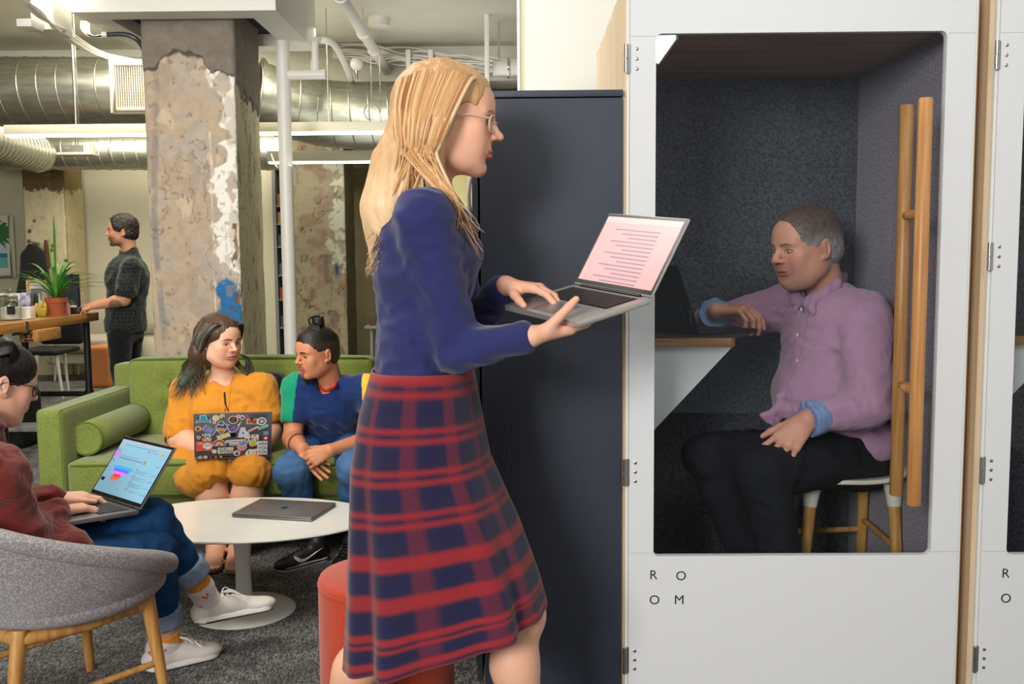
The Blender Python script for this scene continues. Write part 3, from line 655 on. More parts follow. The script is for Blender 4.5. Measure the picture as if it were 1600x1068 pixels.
def sofa():
    xl = at(60, 700, 4.3)[0]; xa = xl + .125; yf, yb = 4.28, 5.06; zarm = at(80, 640, 4.3)[2]; zback = at(300, 560, 5.02)[2]; xs = at(586, 640, 5.02)[0]; xr = xs + (xs - xa)
    xR = xr + .125
    t = thing('sofa', ((xl + xR) / 2, 4.75, 0), 'long green button-tufted wool sofa standing before the concrete column', 'sofa')
    for a, b in ((xl, xa), (xr, xR)):
        o = cushion('arm', (a, yf, .13), (b, yb + .12, zarm), .018, m_green, t, (.004, .006, .004))
        for x in (a + .012, b - .012):
            MB().tube([(x, yf + .004, .15), (x, yf + .002, zarm - .012), (x, yf + .015, zarm - .003), (x, yb + .1, zarm - .003)], .0045, m_pipg, 6).build('piping', o, 60)
    cushion('base', (xa - .01, yf + .03, .13), (xr + .01, yb + .16, .27), .02, m_green, t)
    cushion('backrest', (xl + .01, yb + .04, .2), (xR - .01, yb + .20, zback - .03), .03, m_green, t)
    zs = .435
    for a, b in ((xa + .004, xs - .004), (xs + .004, xr - .004)):
        o = cushion('seat_cushion', (a, yf, .265), (b, yb - .06, zs), .03, m_green, t, (.0, .012, .018))
        MB().tube([(a + .02, yf + .008, zs - .018), (a + .06, yf - .001, zs - .014), ((a + b) / 2, yf - .004, zs - .008), (b - .06, yf - .001, zs - .014), (b - .02, yf + .008, zs - .018)], .005, m_pipg, 6).build('piping', o, 60)
        MB().tube([(a + .02, yf + .008, .288), ((a + b) / 2, yf - .008, .285), (b - .02, yf + .008, .288)], .005, m_pipg, 6).build('piping', o, 60)
        zb0, zb1 = .40, zback; w = b - a; bx = [a + w * q for q in (.165, .5, .835)]; bz = [zb0 + (zb1 - zb0) * q for q in (.38, .70)]
        yface = yb - .07
        def tuft(Q, V):
            f = (V[:, 1] < -.6)
            for x in bx:
                f_ = f * np.exp(-((Q[:, 0] - x) / .010) ** 2) * .010; Q[:, 1] += f_
                for z in bz: Q[:, 1] += f * .030 * np.exp(-(((Q[:, 0] - x) / .05) ** 2 + ((Q[:, 2] - z) / .05) ** 2))
            Q[:, 1] += (Q[:, 2] - zb0) * .05; return Q
        o = cushion('back_cushion', (a, yface, zb0), (b, yb + .08, zb1), .035, m_green, t, (.0, .03, .012), tuft, 64)
        for x in bx:
            for z in bz: MB().ball((x, yface + .005 + (z - zb0) * .05, z), (.013, .007, .013), m_green, 12, 7).build('button', o, 60)
        MB().tube([(a + .012, yface + .02, zb0 + .03), (a + .012, yface + .035, zb1 - .02), (a + .035, yface + .03, zb1 - .003), ((a + b) / 2, yface + .025, zb1 + .006), (b - .035, yface + .03, zb1 - .003), (b - .012, yface + .035, zb1 - .02), (b - .012, yface + .02, zb0 + .03)], .005, m_pipg, 6).build('piping', o, 60)
    mw = wood('dark_leg_wood', (60, 38, 26), (40, 24, 16))
    for x in (xl + .08, xs, xR - .08):
        for y in (yf + .08, yb + .1): MB().cyl((x, y, 0), (x, y, .135), .014, mw, r2=.022, n=12).build('leg', t, 40)
    # bolster lying along the arm
    c = at(128, 695, yf + .12); r = .079; y1 = yb - .09; c[0] += .02; c[2] = zs + r + .008
    m_b = m_green; tb = thing('bolster', (c[0], 4.7, zs), 'round green bolster cushion lying inside the left sofa arm', 'cushion')
    prof = [(0.001, .004), (r * .5, .003), (r * .9, .0), (r, .008), (r * 1.01, .3 * (y1 - c[1])), (r * 1.01, .7 * (y1 - c[1])), (r, y1 - c[1] - .008), (r * .9, y1 - c[1]), (.001, y1 - c[1] - .004)]
    MB().lathe(c, prof, m_b, 40, axes=(np.array([1., 0, 0]), np.array([0, 0, 1.]), np.array([0, 1., 0]))).build('bolster_body', tb, 50)
    for yy in (c[1] + .003, y1 - .003): MB().tube(circle((c[0], yy, c[2]), r * .985, (1, 0, 0), (0, 0, 1), 40), .004, m_pipg, 6, closed=True).build('piping', tb, 60)
    p = at(428, 628, 4.93); tp = cushion('black_cushion', (p[0] - .16, 4.86, .46), (p[0] + .06, 4.97, .46 + .31), .03, mat('black_cloth', (20, 20, 24), .9, sheen=.2), None, (.0, .02, 0))
    tag(tp, 'black cushion standing between the woman in mustard and the man', 'cushion')
    return xs
sofa()
# ---- oval pedestal table
m_tulip = mat('white_gloss_lacquer', (236, 234, 228), .25, coat=.3)
def tulip():
    c = np.array([-1.085, 3.575, 0]); zt = .345; t = thing('coffee_table', c, 'white oval pedestal coffee table between the sofa and the grey chair', 'table')
    ctr = (atz(578, 815, zt)[0] - .505, 3.655, 0)
    ctr = np.array([ctr[0], 3.655, 0])
    MB().lathe(ctr, [(.001, zt - .018), (.86, zt - .018), (.97, zt - .012), (1., zt - .005), (.997, zt), (.9, zt), (.001, zt)], m_tulip, 96, sx=.505, sy=.322).build('tabletop', t, 40)
    MB().lathe(c, [(.05, zt - .018), (.048, zt - .03), (.036, zt - .06), (.031, zt - .11), (.029, .16), (.030, .11), (.033, .07), (.040, .042), (.055, .024), (.085, .015), (.14, .010), (.188, .006), (.196, 0)], m_tulip, 64).build('pedestal', t, 60)
    return zt
ZT = tulip()
# ---- drum stool
def pouf():
    c = np.array([at(603, 900, 2.68)[0], 2.68, 0]); r = .194; zt = .452; m = mat('orange_red_wool', (188, 66, 38), .9, var=.18, vscale=220, bump=.5, bscale=300, spec=.2, sheen=.3)
    t = thing('pouf', c, 'orange-red cylindrical wool pouf beside the pedestal table', 'pouf')
    MB().lathe(c, [(r - .006, .0), (r, .01), (r + .001, .2), (r, zt - .022)], m, 64).build('drum', t, 60)
    MB().lathe(c, [(r - .001, zt - .021), (r, zt - .012), (r - .004, zt - .004), (r - .014, zt), (r * .5, zt + .004), (.001, zt + .005)], m, 64).build('seat_pad', t, 60)
    MB().tube(circle((c[0], c[1], zt - .022), r, (1, 0, 0), (0, 1, 0), 64), .0025, m, 5, closed=True).build('piping', t, 60)
pouf()
# ---- laptops
m_alu = mat('space_grey_aluminium', (112, 108, 108), .38, metal=.4)
m_alus = mat('silver_aluminium', (200, 198, 196), .35, metal=.7)
m_keys = mat('black_keys', (26, 26, 28), .5)
m_bez = mat('black_bezel', (14, 14, 16), .25)
def laptop(h0, h1, yv, zv, phi, d, label, body, keys=True, screen=None, base=True, lid_extra=None):
    """h0,h1: hinge ends; yv: towards the user; zv: normal of the base"""
    h0 = np.asarray(h0, float); h1 = np.asarray(h1, float); w = np.linalg.norm(h1 - h0); x = (h1 - h0) / w
    y = np.asarray(yv, float); y = y - x * (x @ y); y /= np.linalg.norm(y); z = np.cross(x, y)
    if z @ np.asarray(zv, float) < 0: z = -z
    o = (h0 + h1) / 2; t = thing('laptop', o, label, 'laptop')
    fr = (o, (x, y, z)); MB().box((-w / 2, 0, -.007), (w / 2, d, .007), body, fr).build('base', t, bevel=.003)
    if keys:
        kb = MB().box((-w * .42, .018, .0071), (w * .42, d * .53, .0078), m_keys, fr).build('keyboard_well', t)
        kk = MB(); mk = mat('key_caps', (40, 40, 42), .5)
        for r_ in range(6):
            for c_ in range(14):
                kx = -w * .41 + (c_ + .5) * w * .82 / 14; ky = .022 + (r_ + .5) * (d * .53 - .026) / 6
                hw = w * .82 / 14 * .43; hh = (d * .53 - .026) / 6 * .42
                kk.box((kx - hw, ky - hh, .0078), (kx + hw, ky + hh, .0092), mk, fr)
        kk.build('keys', t, kind='stuff')
        MB().box((-w * .19, d * .6, .0071), (w * .19, d * .94, .0075), mat('trackpad', (148, 146, 148), .3, metal=.5), fr).build('trackpad', t)
    ly = y * math.cos(phi) + z * math.sin(phi); ln = np.cross(x, ly)
    if ln @ y < 0: ln = -ln  # faces the user
    fl = (o + z * .006, (x, ly, ln)); lid = MB().box((-w / 2, .003, -.006), (w / 2, d, .0), body, fl).build('lid', t, bevel=.0025)
    MB().box((-w / 2 + .003, .008, .0), (w / 2 - .003, d - .003, .0008), m_bez, fl).build('bezel', lid)
    MB().cyl(o + z * .006 - x * w * .38, o + z * .006 + x * w * .38, .006, m_bez, n=10).build('hinge', t, 40)
    if screen: screen(fl, w, d, lid)
    if lid_extra: lid_extra(fl, w, d, lid)
    return t
def flat(mb, fl, pts, m, h):
    """flat patch on a lid, pts in lid coordinates (metres)"""
    o, (x, y, n) = fl; P = [o + x * p[0] + y * p[1] + n * h for p in pts]; mb.add(P, [tuple(range(len(P)))], m)
def rect(mb, fl, x0, y0, x1, y1, m, h): flat(mb, fl, [(x0, y0), (x1, y0), (x1, y1), (x0, y1)], m, h)
def emis(name, c, e=.8): return mat(name, c, .3, emit=e)
def screen_board(fl, w, d, lid):
    """whiteboard-like web page: pale blue with a stepped funnel of coloured bars and grey text lines"""
    x0, x1, y0, y1 = -w / 2 + .009, w / 2 - .009, .02, d - .012; W_, H_ = x1 - x0, y1 - y0
    # u runs along the picture's left-right seen from the user: the user's left is the far end
    s = MB(); rect(s, fl, x0, y0, x1, y1, emis('screen_blue', (120, 166, 192), .30), .0012); sc_ = s.build('screen', lid)
    q = MB()
    def R(u0, v0, u1, v1, m): rect(q, fl, x1 - u0 * W_, y1 - v1 * H_, x1 - u1 * W_, y1 - v0 * H_, m, .0016)
    gr = emis('screen_text', (96, 122, 138), .4); pl = emis('screen_pale', (176, 198, 208), .6)
    R(0, 0, 1, .055, emis('screen_bar', (140, 158, 176), .5))
    R(.03, .03, .5, .036, gr); R(.1, .085, .75, .094, gr); R(.03, .145, .1, .165, emis('screen_amber', (190, 150, 40), .5)); R(.88, .11, .9, .13, emis('screen_red', (190, 60, 60), .5))
    R(.0, .20, .08, .215, emis('screen_link', (50, 120, 190), .5)); R(.0, .23, .10, .33, emis('screen_violet', (180, 100, 210), .6)); R(.02, .38, .06, .42, gr)
    R(.60, .12, .65, .15, emis('screen_mauve', (150, 90, 160), .5)); R(.83, .12, .89, .155, emis('screen_amber', (190, 150, 40), .5)); R(.72, .125, .80, .135, gr)
    R(.13, .29, .5, .297, gr); R(.13, .325, .62, .345, gr); R(.64, .30, .675, .365, emis('screen_olive', (130, 130, 40), .5))
    for i, (a, b, c_) in enumerate(((.14, .52, (40, 150, 205)), (.16, .47, (90, 90, 215)), (.17, .42, (205, 100, 215)), (.21, .36, (190, 60, 50)), (.19, .34, (200, 90, 45)))):
        R(a, .485 + i * .052, b, .535 + i * .052, emis('screen_step_%s' % 'abcde'[i], c_, .6))
    R(.245, .755, .255, .80, emis('screen_step_e', (200, 90, 45), .6)); R(.02, .74, .09, .80, m_bez); R(.0, .53, .03, .56, emis('screen_mauve', (150, 90, 160), .5))
    for b0, k in ((.46, 4), (.575, 4), (.69, 5), (.82, 2)):
        R(.57, b0, .62, b0 + .014, gr)
        for i in range(k): R(.57, b0 + .026 + i * .017, .86 - .07 * (i % 3), b0 + .031 + i * .017, gr)
    for b0 in (.34, .50, .62, .74, .86):
        R(.90, b0, .92, b0 + .02, emis('screen_link', (50, 120, 190), .5)); R(.93, b0 + .004, .99, b0 + .012, gr)
    q.build('screen_content', lid)
def screen_doc(fl, w, d, lid):
    x0, x1, y0, y1 = -w / 2 + .009, w / 2 - .009, .018, d - .010; W_, H_ = x1 - x0, y1 - y0
    s = MB(); rect(s, fl, x0, y0, x1, y1, emis('screen_pink', (206, 150, 152), .5), .0012); s.build('screen', lid)
    q = MB(); ln = emis('screen_doc_line', (150, 116, 136), .3)
    rect(q, fl, x0, y1 - .016, x1, y1, emis('screen_doc_bar', (190, 170, 168), .4), .0016)
    for i in range(14): rect(q, fl, x0 + .06, y1 - .035 - i * .0105, x1 - .05 - .03 * (i % 3), y1 - .0315 - i * .0105, ln, .0016)
    q.build('screen_content', lid)
k_ = .93
def K(p): return CO + (np.array(p) - CO) * k_
LW1 = dict(A=K([-1.291, 3.121, .514]), B=K([-1.562, 3.342, .515]), Fa=K([-1.443, 2.935, .528]), Fb=K([-1.714, 3.156, .530]))
laptop(LW1['A'], LW1['B'], LW1['Fa'] - LW1['A'], (0, 0, 1), 2.15, .223, 'open grey laptop with a pale blue board on its screen at the lower left', m_alu, screen=screen_board)
k_ = .90
LW3 = dict(A=K([.320, 2.329, 1.250]), B=K([.145, 2.602, 1.278]), Fa=K([.133, 2.214, 1.201]), Fb=K([-.042, 2.487, 1.229]))
laptop(LW3['A'], LW3['B'], LW3['Fa'] - LW3['A'], (0, 0, 1), 2.30, .203, 'silver laptop with a pink screen carried open by the walking woman', m_alus, screen=screen_doc)
# closed laptop on the table
def closed():
    P = [atz(x, y, ZT + .008) for x, y in ((369, 804), (487, 811), (523, 788), (402, 783))]
    c = sum(P) / 4; x = P[1] - P[0]; w = np.linalg.norm(x); x /= w; x[2] = 0; y = np.array([-x[1], x[0], 0]); d = .235; w = .34
    t = thing('laptop', (c[0], c[1], ZT), 'closed dark grey laptop lying on the white oval table', 'laptop'); fr = ((c[0], c[1], ZT + .0015), (x, y, np.array([0, 0, 1.])))
    MB().box((-w / 2, -d / 2, 0), (w / 2, d / 2, .009), m_alu, fr).build('base', t, bevel=.002)
    ld = MB().box((-w / 2, -d / 2, .010), (w / 2, d / 2, .0155), m_alu, fr).build('lid', t, bevel=.002)
    fruit(ld, (fr[0] + np.array([0, 0, .0157]), (x, y, np.array([0, 0, 1.]))), (0, 0), .03, m_bez)
    for sx in (-1, 1): MB().box((sx * w * .4 - .01, -d * .4, -.0015), (sx * w * .4 + .01, d * .4, 0), m_bez, fr).build('foot', t)
def fruit(parent, fl, c, s, m):
    """a round bitten fruit mark with a leaf"""
    mb = MB(); pts = []
    for i in range(26):
        a = 2 * PI * i / 26; r = s * .5 * (1 + .05 * math.cos(2 * a)) ; p = [c[0] + r * math.cos(a), c[1] + r * 1.02 * math.sin(a) - s * .05 * (abs(math.cos(a)) < .3) * (math.sin(a) > 0)]
        dx = p[0] - (c[0] + s * .58); dy = p[1] - (c[1] + s * .08); L = math.hypot(dx, dy)
        if L < s * .24: p = [c[0] + s * .58 + dx / L * s * .24, c[1] + s * .08 + dy / L * s * .24]
        pts.append(p)
    flat(mb, fl, pts, m, .0003)
    flat(mb, fl, [(c[0], c[1] + s * .58), (c[0] + s * .12, c[1] + s * .62), (c[0] + s * .2, c[1] + s * .8), (c[0] + s * .05, c[1] + s * .74)], m, .0003)
    mb.build('mark', parent)
closed()
# laptop seen from behind on the mustard woman's lap, its lid full of stickers
def stickers(fl, w, d, lid):
    o, (x, y, n) = fl; back = (o - n * .0063, (x, y, -n))   # outside of the lid; u,v: 0..1 from upper left as the camera sees it
    # find which way is left for the camera
    sgn = 1 if (x @ CR) > 0 else -1
    def uv(u, v): return (sgn * (u - .5) * w, d * (1 - v))
    lay = [0.0003]
    def poly(name, pts, c, border=True):
        mb = MB(); lay[0] += .00006
        P = [uv(*p) for p in pts]
        if border:
            cx = sum(p[0] for p in P) / len(P); cy = sum(p[1] for p in P) / len(P)
            B = [(cx + (p[0] - cx) * 1.0 + (p[0] - cx) / (math.hypot(p[0] - cx, p[1] - cy) + 1e-9) * .0035, cy + (p[1] - cy) + (p[1] - cy) / (math.hypot(p[0] - cx, p[1] - cy) + 1e-9) * .0035) for p in P]
            flat(mb, back, B, mat('sticker_white', (236, 234, 230), .5), lay[0]); lay[0] += .00006
        flat(mb, back, P, mat('sticker_%d_%d_%d' % c, c, .5), lay[0]); mb.build(name, lid)
    def disc(u, v, r, c, border=True, sx=1., a0=0, a1=2 * PI, n=18, name='sticker'):
        poly(name, [(u + r * sx * math.cos(a0 + (a1 - a0) * i / n), v + r * w / d * math.sin(a0 + (a1 - a0) * i / n)) for i in range(n + (a1 - a0 < 6))], c, border)
    def rc(u0, v0, u1, v1, c, border=True, rot=0., name='sticker'):
        cu, cv = (u0 + u1) / 2, (v0 + v1) / 2; P = []
        for a, b in ((u0, v0), (u1, v0), (u1, v1), (u0, v1)):
            du, dv = (a - cu) * w, (b - cv) * d; P.append((cu + (du * math.cos(rot) - dv * math.sin(rot)) / w, cv + (du * math.sin(rot) + dv * math.cos(rot)) / d))
        poly(name, P, c, border)
    def txt(s, u, v, size, c):
        lay[0] += .00006; p = uv(u, v); q = back[0] + x * p[0] + y * p[1] - n * (lay[0] + .0003)
        text_mesh('lettering', s, size, q, x * sgn, y, mat('ink_%d_%d_%d' % c, c, .5), lid, .0002, .0002)
    # blue horned creature shape simplified to its hat-like outline
    poly('sticker', [(.03, .20), (.05, .14), (.08, .15), (.085, .05), (.15, .03), (.165, .14), (.20, .13), (.21, .20), (.16, .18), (.10, .17)], (52, 168, 208))
    disc(.06, .09, .014, (48, 60, 130), False); disc(.185, .09, .014, (48, 60, 130), False)
    disc(.28, .10, .036, (240, 226, 180)); disc(.36, .06, .022, (240, 190, 70)); disc(.375, .10, .012, (30, 70, 60), False); disc(.26, .20, .012, (220, 110, 50))
    disc(.50, .15, .052, (52, 30, 40))
    for i in range(16):
        a = i * 2.4; r = .043 * math.sqrt(i / 16); disc(.50 + r * math.cos(a), .15 + r * w / d * math.sin(a) * 1.0, .006, ((230, 60, 50), (60, 160, 90), (240, 170, 60), (220, 90, 130))[i % 4], False, n=8)
    disc(.565, .07, .016, (214, 120, 150)); disc(.615, .10, .022, (120, 70, 140)); disc(.615, .06, .014, (236, 232, 236), False)
    disc(.675, .05, .011, (240, 106, 106), False, n=12); disc(.66, .085, .011, (240, 106, 106), False, n=12); disc(.69, .085, .011, (240, 106, 106), False, n=12)
    txt('asana', .735, .105, .032, (62, 62, 120))
    # crate of puppies, round badge
    rc(.68, .14, .80, .25, (150, 84, 50), True, .05); disc(.70, .15, .017, (214, 160, 90), False); disc(.735, .14, .017, (40, 30, 30), False); disc(.775, .15, .017, (190, 130, 90), False); rc(.68, .21, .74, .25, (220, 110, 130), False)
    disc(.865, .20, .052, (232, 222, 204)); disc(.865, .20, .043, (30, 28, 30), False); disc(.865, .20, .030, (196, 190, 184), False)
    # fruit hat, tilted blue card, pine apple
    disc(.055, .32, .028, (222, 92, 52)); disc(.045, .32, .018, (76, 96, 50), False); rc(.03, .36, .085, .385, (226, 100, 60), False, .0)
    rc(.12, .30, .27, .42, (106, 112, 198), True, .62); rc(.15, .32, .24, .40, (150, 156, 220), False, .62)
    disc(.058, .52, .018, (214, 112, 44), sx=.9); poly('sticker', [(.05, .48), (.058, .43), (.068, .48)], (40, 120, 70), False)
    # striped heart
    poly('sticker', [(.28, .30), (.30, .25), (.34, .25), (.365, .28), (.40, .24), (.42, .28), (.41, .34), (.35, .45), (.30, .37)], (40, 84, 150)); rc(.285, .315, .40, .34, (236, 150, 170), False, .12); rc(.30, .35, .39, .38, (244, 214, 80), False, .12); rc(.32, .385, .37, .41, (230, 96, 70), False, .1)
    disc(.345, .21, .024, (72, 120, 60), True, sx=1.4)
    # violet whale with horn
    poly('sticker', [(.43, .30), (.47, .34), (.52, .31), (.55, .25), (.57, .26), (.56, .34), (.53, .39), (.49, .42), (.45, .39)], (122, 92, 178)); poly('sticker', [(.565, .26), (.61, .15), (.58, .27)], (244, 226, 160), True); poly('sticker', [(.40, .21), (.45, .25), (.43, .26)], (100, 84, 170), True)
    # yellow script, bear-like grey shape, pink and teal scripts
    rc(.30, .46, .45, .55, (240, 226, 130), True, -.35)
    for i in range(5): rc(.32 + i * .024, .50 - i * .018, .335 + i * .024, .52 - i * .018, (200, 176, 80), False, -.35)
    poly('sticker', [(.60, .33), (.645, .33), (.665, .45), (.68, .55), (.64, .53), (.60, .54), (.565, .53), (.585, .43)], (214, 218, 232)); disc(.63, .45, .016, (90, 130, 200), False)
    rc(.70, .34, .82, .38, (240, 170, 160), True, -.5); rc(.83, .30, .94, .35, (96, 200, 190), True, -.4); poly('sticker', [(.65, .46), (.69, .42), (.70, .50), (.72, .55), (.68, .58), (.64, .53)], (238, 214, 232))
    # slack-like coloured dashes
    for (a, b, c_, d_, cc, rr) in ((.11, .46, .14, .485, (224, 30, 90), .6), (.14, .44, .17, .465, (54, 197, 240), .6), (.17, .50, .205, .53, (46, 182, 125), -.6), (.11, .53, .15, .56, (224, 30, 90), -.6), (.16, .56, .20, .585, (236, 178, 46), .6), (.19, .45, .205, .47, (54, 197, 240), 0), (.195, .55, .215, .57, (46, 182, 125), 0), (.13, .58, .15, .60, (236, 178, 46), 0)): rc(a, b, c_, d_, cc, True, rr)
    # red card, bubble, rainbow
    rc(.022, .60, .235, .83, (236, 98, 84), False); txt('Hello', .045, .67, .011, (250, 230, 220))
    disc(.165, .72, .052, (240, 238, 234), False, sx=1.1); rc(.13, .69, .20, .71, (90, 170, 160), False, -.1); rc(.12, .76, .15, .785, (90, 170, 160), False)
    for r, cc in ((.078, (60, 50, 130)), (.066, (232, 96, 110)), (.052, (240, 170, 110)), (.038, (244, 226, 100)), (.022, (120, 116, 118))):
        poly('sticker', [(.318 + r * math.cos(a), .715 + r * 1.15 * math.sin(a) * w / d * 1.0) for a in np.linspace(PI, 2 * PI, 14)], cc, r > .07)
    # lettered stickers
    rc(.40, .59, .63, .66, (232, 230, 228), False, -.03); rc(.45, .66, .57, .73, (232, 230, 228), False); txt('CHAMPAGNE', .405, .655, .0135, (150, 150, 156)); txt('MAMI', .46, .725, .0135, (150, 150, 156))
    rc(.30, .76, .50, .90, (240, 238, 226), False); txt('STAY', .315, .82, .017, (40, 90, 80)); rc(.44, .775, .49, .81, (236, 214, 100), False); txt('WOKE', .315, .885, .020, (22, 84, 74))
    disc(.255, .845, .033, (232, 232, 232), False); disc(.61, .76, .068, (232, 160, 164), False, sx=1.); poly('sticker', [(.57, .70), (.62, .66), (.68, .62), (.70, .60), (.71, .63), (.66, .70), (.60, .73)], (50, 170, 200)); disc(.67, .60, .022, (214, 70, 90))
    disc(.545, .905, .046, (226, 228, 236), False); disc(.545, .92, .024, (40, 90, 160), False); disc(.55, .88, .014, (226, 110, 90), False)
    disc(.755, .685, .043, (206, 204, 40)); disc(.775, .76, .014, (150, 30, 70), False)
    rc(.73, .48, .83, .62, (214, 210, 206), False); disc(.78, .50, .02, (180, 150, 120), False); disc(.75, .58, .016, (214, 150, 90), False); disc(.80, .59, .014, (226, 120, 80), False)
    rc(.885, .41, .955, .51, (60, 160, 214), False); disc(.92, .46, .018, (230, 110, 110), False); rc(.885, .53, .955, .62, (216, 40, 44), False); disc(.92, .575, .019, (236, 236, 236), False)
    poly('sticker', [(.66, .93), (.68, .86), (.71, .83), (.76, .84), (.81, .82), (.83, .87), (.82, .96), (.74, .97), (.68, .98)], (226, 240, 236)); disc(.70, .87, .014, (90, 200, 190), False); disc(.755, .90, .016, (240, 180, 70), False); disc(.80, .88, .014, (236, 110, 120), False); rc(.69, .88, .71, .94, (90, 200, 190), False); rc(.79, .90, .81, .95, (236, 110, 120), False)
    rc(.81, .64, .945, .96, (238, 238, 236), False)
    for i, s in enumerate(('ARE', 'YOU', 'YOU')): txt(s, .822, .735 + i * .098, .0225, (24, 24, 28))
    for i, cc in enumerate(((214, 130, 150), (236, 176, 80), (200, 50, 70), (220, 150, 120), (236, 200, 120))): disc(.075 + i * .066, .965, .016, cc, i < 2, n=10)
    fruit(lid, back, uv(.495, .50), .026, m_bez)
pA, pB = at(304, 716, 4.17), at(424, 711, 4.27)
pT, pU = at(300, 648, 4.09), at(425, 644, 4.19)
wv = (pT + pU) / 2 - (pA + pB) / 2; dl_ = np.linalg.norm(wv)
_phi = math.atan2(wv[2], -(wv[1]) * -1)  # lid angle measured from the side of the user (towards +Y)
LW2 = laptop(pB, pA, (-.3, .95, 0), (0, 0, 1), math.atan2(wv[2], -math.hypot(wv[0], wv[1])), dl_, 'laptop covered in stickers on the lap of the woman in mustard', m_alu, lid_extra=stickers)
# black laptop on the booth desk
zd_ = at(1152, 528, 2.80)[2] + .0095
ha = np.array([at(1093, 525, 2.88)[0], 2.88, zd_]); hb = ha + np.array([-.115, .27, 0]); 
laptop(ha, hb, np.array([1., .42, 0]), (0, 0, 1), 1.93, .215, 'black laptop with small stickers on the booth desk', mat('black_laptop_shell', (26, 26, 28), .4, metal=.3), lid_extra=lambda fl, w, d, lid: [
    (lambda mb, b: (flat(mb, b, [(-.10, .05), (-.085, .045), (-.08, .08), (-.1, .085)], mat('sticker_grey_teal', (70, 96, 96), .5), .0006), flat(mb, b, [(-.125, .02), (-.115, .018), (-.135, .07), (-.145, .07)], mat('sticker_cream', (176, 160, 120), .5), .0006), mb.build('sticker', lid)))(MB(), (fl[0] - fl[1][2] * .0063, (fl[1][0], fl[1][1], -fl[1][2])))])

# ---- grey shell chair at the lower left
m_grey = knit('grey_tweed', (200, 200, 200), attr=False, col=(134, 130, 132), strength=.5); melange(m_grey, (178, 172, 172), 200)
m_oakl = wood('oak_leg', (208, 158, 90), (178, 124, 62), 2, 14., .45)
CF = np.array([.62, .785, 0]); CF /= np.linalg.norm(CF); CRt = np.array([CF[1], -CF[0], 0]); CC = np.array([-1.385, 2.74, 0])
def shell_chair():
    t = thing('shell_chair', CC, 'grey tweed shell armchair with oak legs at the lower left', 'chair')
    th = np.radians(np.linspace(-138, 138, 61)); vs = []; nprof = 0
    for a in th:
        d = -CF * math.cos(a) + CRt * math.sin(a) * 1.02; k = abs(a) / math.radians(138)
        rim = float(np.interp(k, [0, .15, .3, .5, .65, .85, 1], [.70, .685, .65, .595, .555, .50, .455])); ro = .325 + .02 * math.cos(a) + .01 * k; rb = .20
        prof = []
        for s in np.linspace(0, 1, 9): prof.append((rb + (ro - rb) * (s ** .55), .345 + (rim - .36 - .01) * (s ** 1.25) + .0))
        zr = prof[-1][1]; w_ = .040 + .022 * k
        for b in np.linspace(0, PI, 8)[1:-1]: prof.append((ro + .012 - w_ * (1 - math.cos(b)) * .9 + .0, zr + .030 * math.sin(b)))
        for s in np.linspace(1, 0, 7): prof.append((rb + (ro - rb) * (s ** .6) - w_ * 1.35, .40 + (rim - .41) * (s ** 1.2) - .01))
        nprof = len(prof); vs.extend([CC + d * r + np.array([0, 0, z]) for r, z in prof])
    fs = []; n = nprof
    for i in range(len(th) - 1):
        for j in range(n): fs.append((i * n + j, (i + 1) * n + j, (i + 1) * n + (j + 1) % n, i * n + (j + 1) % n))
    fs.append(tuple(range(n))); fs.append(tuple((len(th) - 1) * n + j for j in range(n - 1, -1, -1)))
    o = MB().add(vs, fs, m_grey).build('shell', t, 50); sub = o.modifiers.new('soft', 'SUBSURF'); sub.levels = 1; sub.render_levels = 1
    rp = []
    for a in th:
        d = -CF * math.cos(a) + CRt * math.sin(a) * 1.02; k = abs(a) / math.radians(138); rim = float(np.interp(k, [0, .15, .3, .5, .65, .85, 1], [.70, .685, .65, .595, .555, .50, .455])); rp.append(CC + d * (.325 + .02 * math.cos(a) + .01 * k - .008) + np.array([0, 0, rim - .008]))
    MB().tube(rp, [.022 + .010 * abs(a) / math.radians(138) for a in th], m_grey, 12).build('rim_pad', t, 60)
    MB().lathe(CC + CF * .02, [(.001, .335), (.19, .34), (.26, .355), (.285, .38), (.28, .41), (.23, .43), (.001, .44)], m_grey, 48).build('seat', t, 60)
    zr = .335
    def pt(f, r, z): return CC + CF * f + CRt * r + np.array([0, 0, z])
    L = {'fr': ((.20, .235, .0), (.165, .20, .37)), 'fl': ((.20, -.235, 0), (.165, -.20, .37)), 'rr': ((-.27, .235, 0), (-.19, .17, .36)), 'rl': ((-.27, -.235, 0), (-.19, -.17, .36))}
    for k, (a, b) in L.items(): MB().tube([pt(*a), pt(*b)], [.013, .021], m_oakl, 12, flat=1.3).build('leg', t, 40)
    for a, b in ((('fr', .93), ('rr', .93)), (('fl', .93), ('rl', .93)), (('fr', .93), ('fl', .93)), (('rr', .93), ('rl', .93))):
        P = [np.array(pt(*L[k[0]][0])) * (1 - k[1]) + np.array(pt(*L[k[0]][1])) * k[1] for k in (a, b)]
        MB().tube([P[0], .5 * (P[0] + P[1]) - np.array([0, 0, .012]), P[1]], [.02, .022, .02], m_oakl, 10).build('rail', t, 60)
    for a, b in ((('fr', .42), ('rr', .42)), (('fl', .42), ('rl', .42)), (('rr', .5), ('rl', .5))):
        P = [np.array(pt(*L[k[0]][0])) * (1 - k[1]) + np.array(pt(*L[k[0]][1])) * k[1] for k in (a, b)]
        MB().tube(P, .010, m_oakl, 10).build('stretcher', t, 40)
shell_chair()
